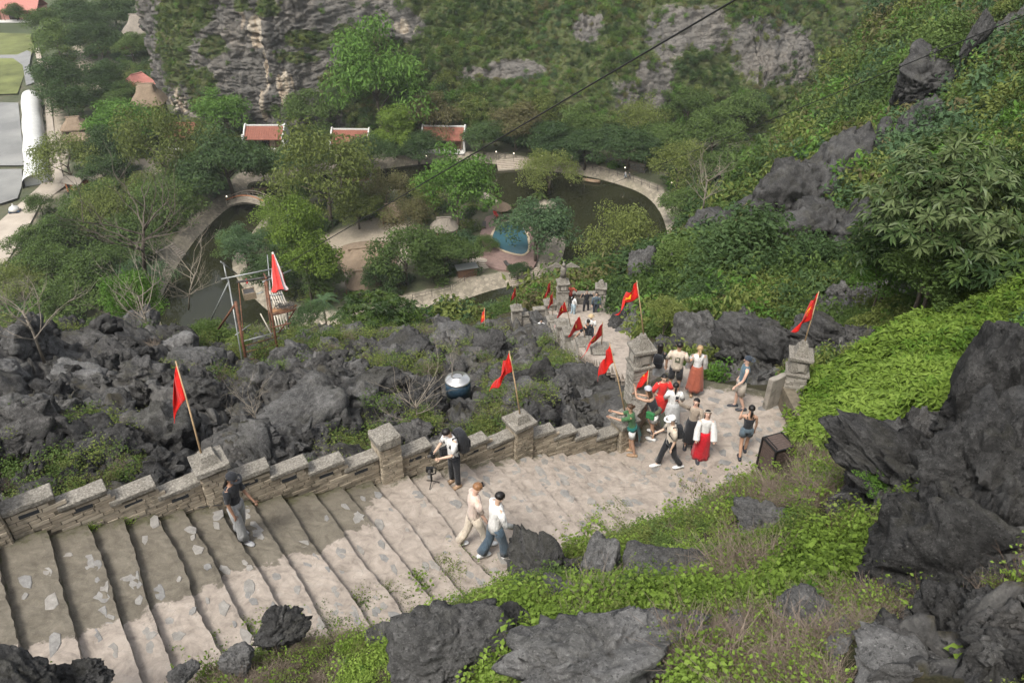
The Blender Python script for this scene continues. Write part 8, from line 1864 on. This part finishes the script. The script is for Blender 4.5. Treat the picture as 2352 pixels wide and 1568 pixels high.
P((1350,812),54.0,1.76,330,'man in black with one arm stretched out to the wall on the lower path',{'R':(D(8)+Vector((.12,0,0)),D(10)),'L':(D(50,-80),D(45,-80))},walk(8,8),[('top','black_cloth',{'sleeve':.85}),('pants','black_cloth'),('backpack','black_cloth',{'s':.6})],'tan',('black','short'),5,(0,0),shoes='dark')
sit = {'R':(D(88)+Vector((.15,0,0)),D(5)),'L':(D(88)+Vector((-.15,0,0)),D(8))}
P((1243,770),48.6,1.60,190,'woman in black and white patterned jacket sitting on the balustrade',{'R':(D(30),D(75)+Vector((-.5,0,0))),'L':(D(30),D(75)+Vector((.5,0,0)))},sit,[('top','white_cotton',{'sleeve':.4}),('tied','black_cloth'),('pants','cream_cotton')],'asian',('black','loose'),8,(0,10),pelvis=.29,shoes='white',female=True)
P((1283,765),50.6,1.62,150,'person in dusty pink jacket crouching behind the capped posts',{'R':(D(60),D(80)),'L':(D(60),D(80))},{'R':(D(105)+Vector((.2,0,0)),D(-25)),'L':(D(105)+Vector((-.2,0,0)),D(-25))},[('top','pink_bag',{'sleeve':1.8,'loose':1.1}),('pants','pink_bag')],'asian',('black','loose'),30,(0,10),shoes='dark')
for q, (a, b, fc, lab, cl_) in enumerate([(1437,409,250,'walker in grey on the far shore walk, left of the pair','pale_grey'), (1446,411,250,'walker in dark clothes on the far shore walk, right of the pair','navy_cloth')]):
    P((a,b),1.6,1.72,fc,lab,armsdn,walk(16,16),[('top',cl_,{'sleeve':1.8}),('pants','black_cloth' if q else 'light_jeans')],'asian',('black','short'),4,(0,0),shoes='dark')
bp1 = Vector((BT2.location.x-.6, BT2.location.y, .25))
P(None,0,1.65,60,'person in pink sitting in the dark boat above the bridge',{'R':(D(40),D(80)),'L':(D(40),D(80))},{'R':(D(80),D(60)),'L':(D(80),D(60))},[('top','pink_bag',{'sleeve':1.8}),('pants','navy_cloth')],'asian',('black','short'),0,(0,0),pelvis=.16,pos=bp1,shoes='dark')
P((160,455),1.6,1.7,180,'distant person standing in front of the brown kiosk',armsdn,st_leg,[('top','black_cloth',{'sleeve':.8}),('pants','navy_cloth')],'asian',('black','short'),0,(0,0),shoes='dark')
# turn the skin graphs into plain body meshes and give every hand its fingers
dg = bpy.context.evaluated_depsgraph_get(); dg.update()
for o, J, Hh, mat, hc, hf, hs, hu in PEOPLE:
    me = bpy.data.meshes.new_from_object(o.evaluated_get(dg)); V = [v.co[:] for v in me.vertices]; Fs = [list(p.vertices) for p in me.polygons]; m = MB(); m.v = V; m.f = Fs
    for k, s in (('R', 1), ('L', -1)):
        f = J['fd'+k]; pal = J['hd'+k]-f*.012*Hh; sd = f.cross(Vector((0, 1, 0.2))); sd = sd.normalized() if sd.length > .2 else Vector((0, 0, 1)); nn = f.cross(sd).normalized(); curl = nn if nn.y > 0 or nn.z < 0 else -nn
        for q in range(4):
            L_ = (.040, .046, .043, .034)[q]*Hh; a = pal+sd*((q-1.5)*.0085*Hh)+f*.012*Hh; b_ = a+f*L_*.5+curl*L_*.08; c = b_+(f*.8+curl*.5)*L_*.5; m.tube([a, b_, c], [.0055*Hh, .005*Hh, .0038*Hh], 5)
        a = pal+sd*(-.014*Hh)-f*.005*Hh; m.tube([a, a+(f*.6-sd*.7)*.022*Hh, a+(f*1.1-sd*.7)*.034*Hh], [.0065*Hh, .0055*Hh, .004*Hh], 5)
    n = mesh_np('body', m.v, m.f, mat, True); o.modifiers.clear(); o.data = n
# ------------------------------------------------------------------ air
hm_ = bpy.data.materials.new('haze'); hm_.use_nodes = True; hn = hm_.node_tree; hn.nodes.clear(); ho = hn.nodes.new('ShaderNodeOutputMaterial'); pv = hn.nodes.new('ShaderNodeVolumePrincipled')
pv.inputs['Color'].default_value = (0.95, 0.97, 0.98, 1); pv.inputs['Density'].default_value = 0.00018; pv.inputs['Anisotropy'].default_value = 0.2; hn.links.new(pv.outputs[0], ho.inputs['Volume'])
tag(MB().box((0, 390, 48), (1820, 1040, 104)).build('haze', hm_), 'thin pale air between the viewer and the far things', kind='stuff')
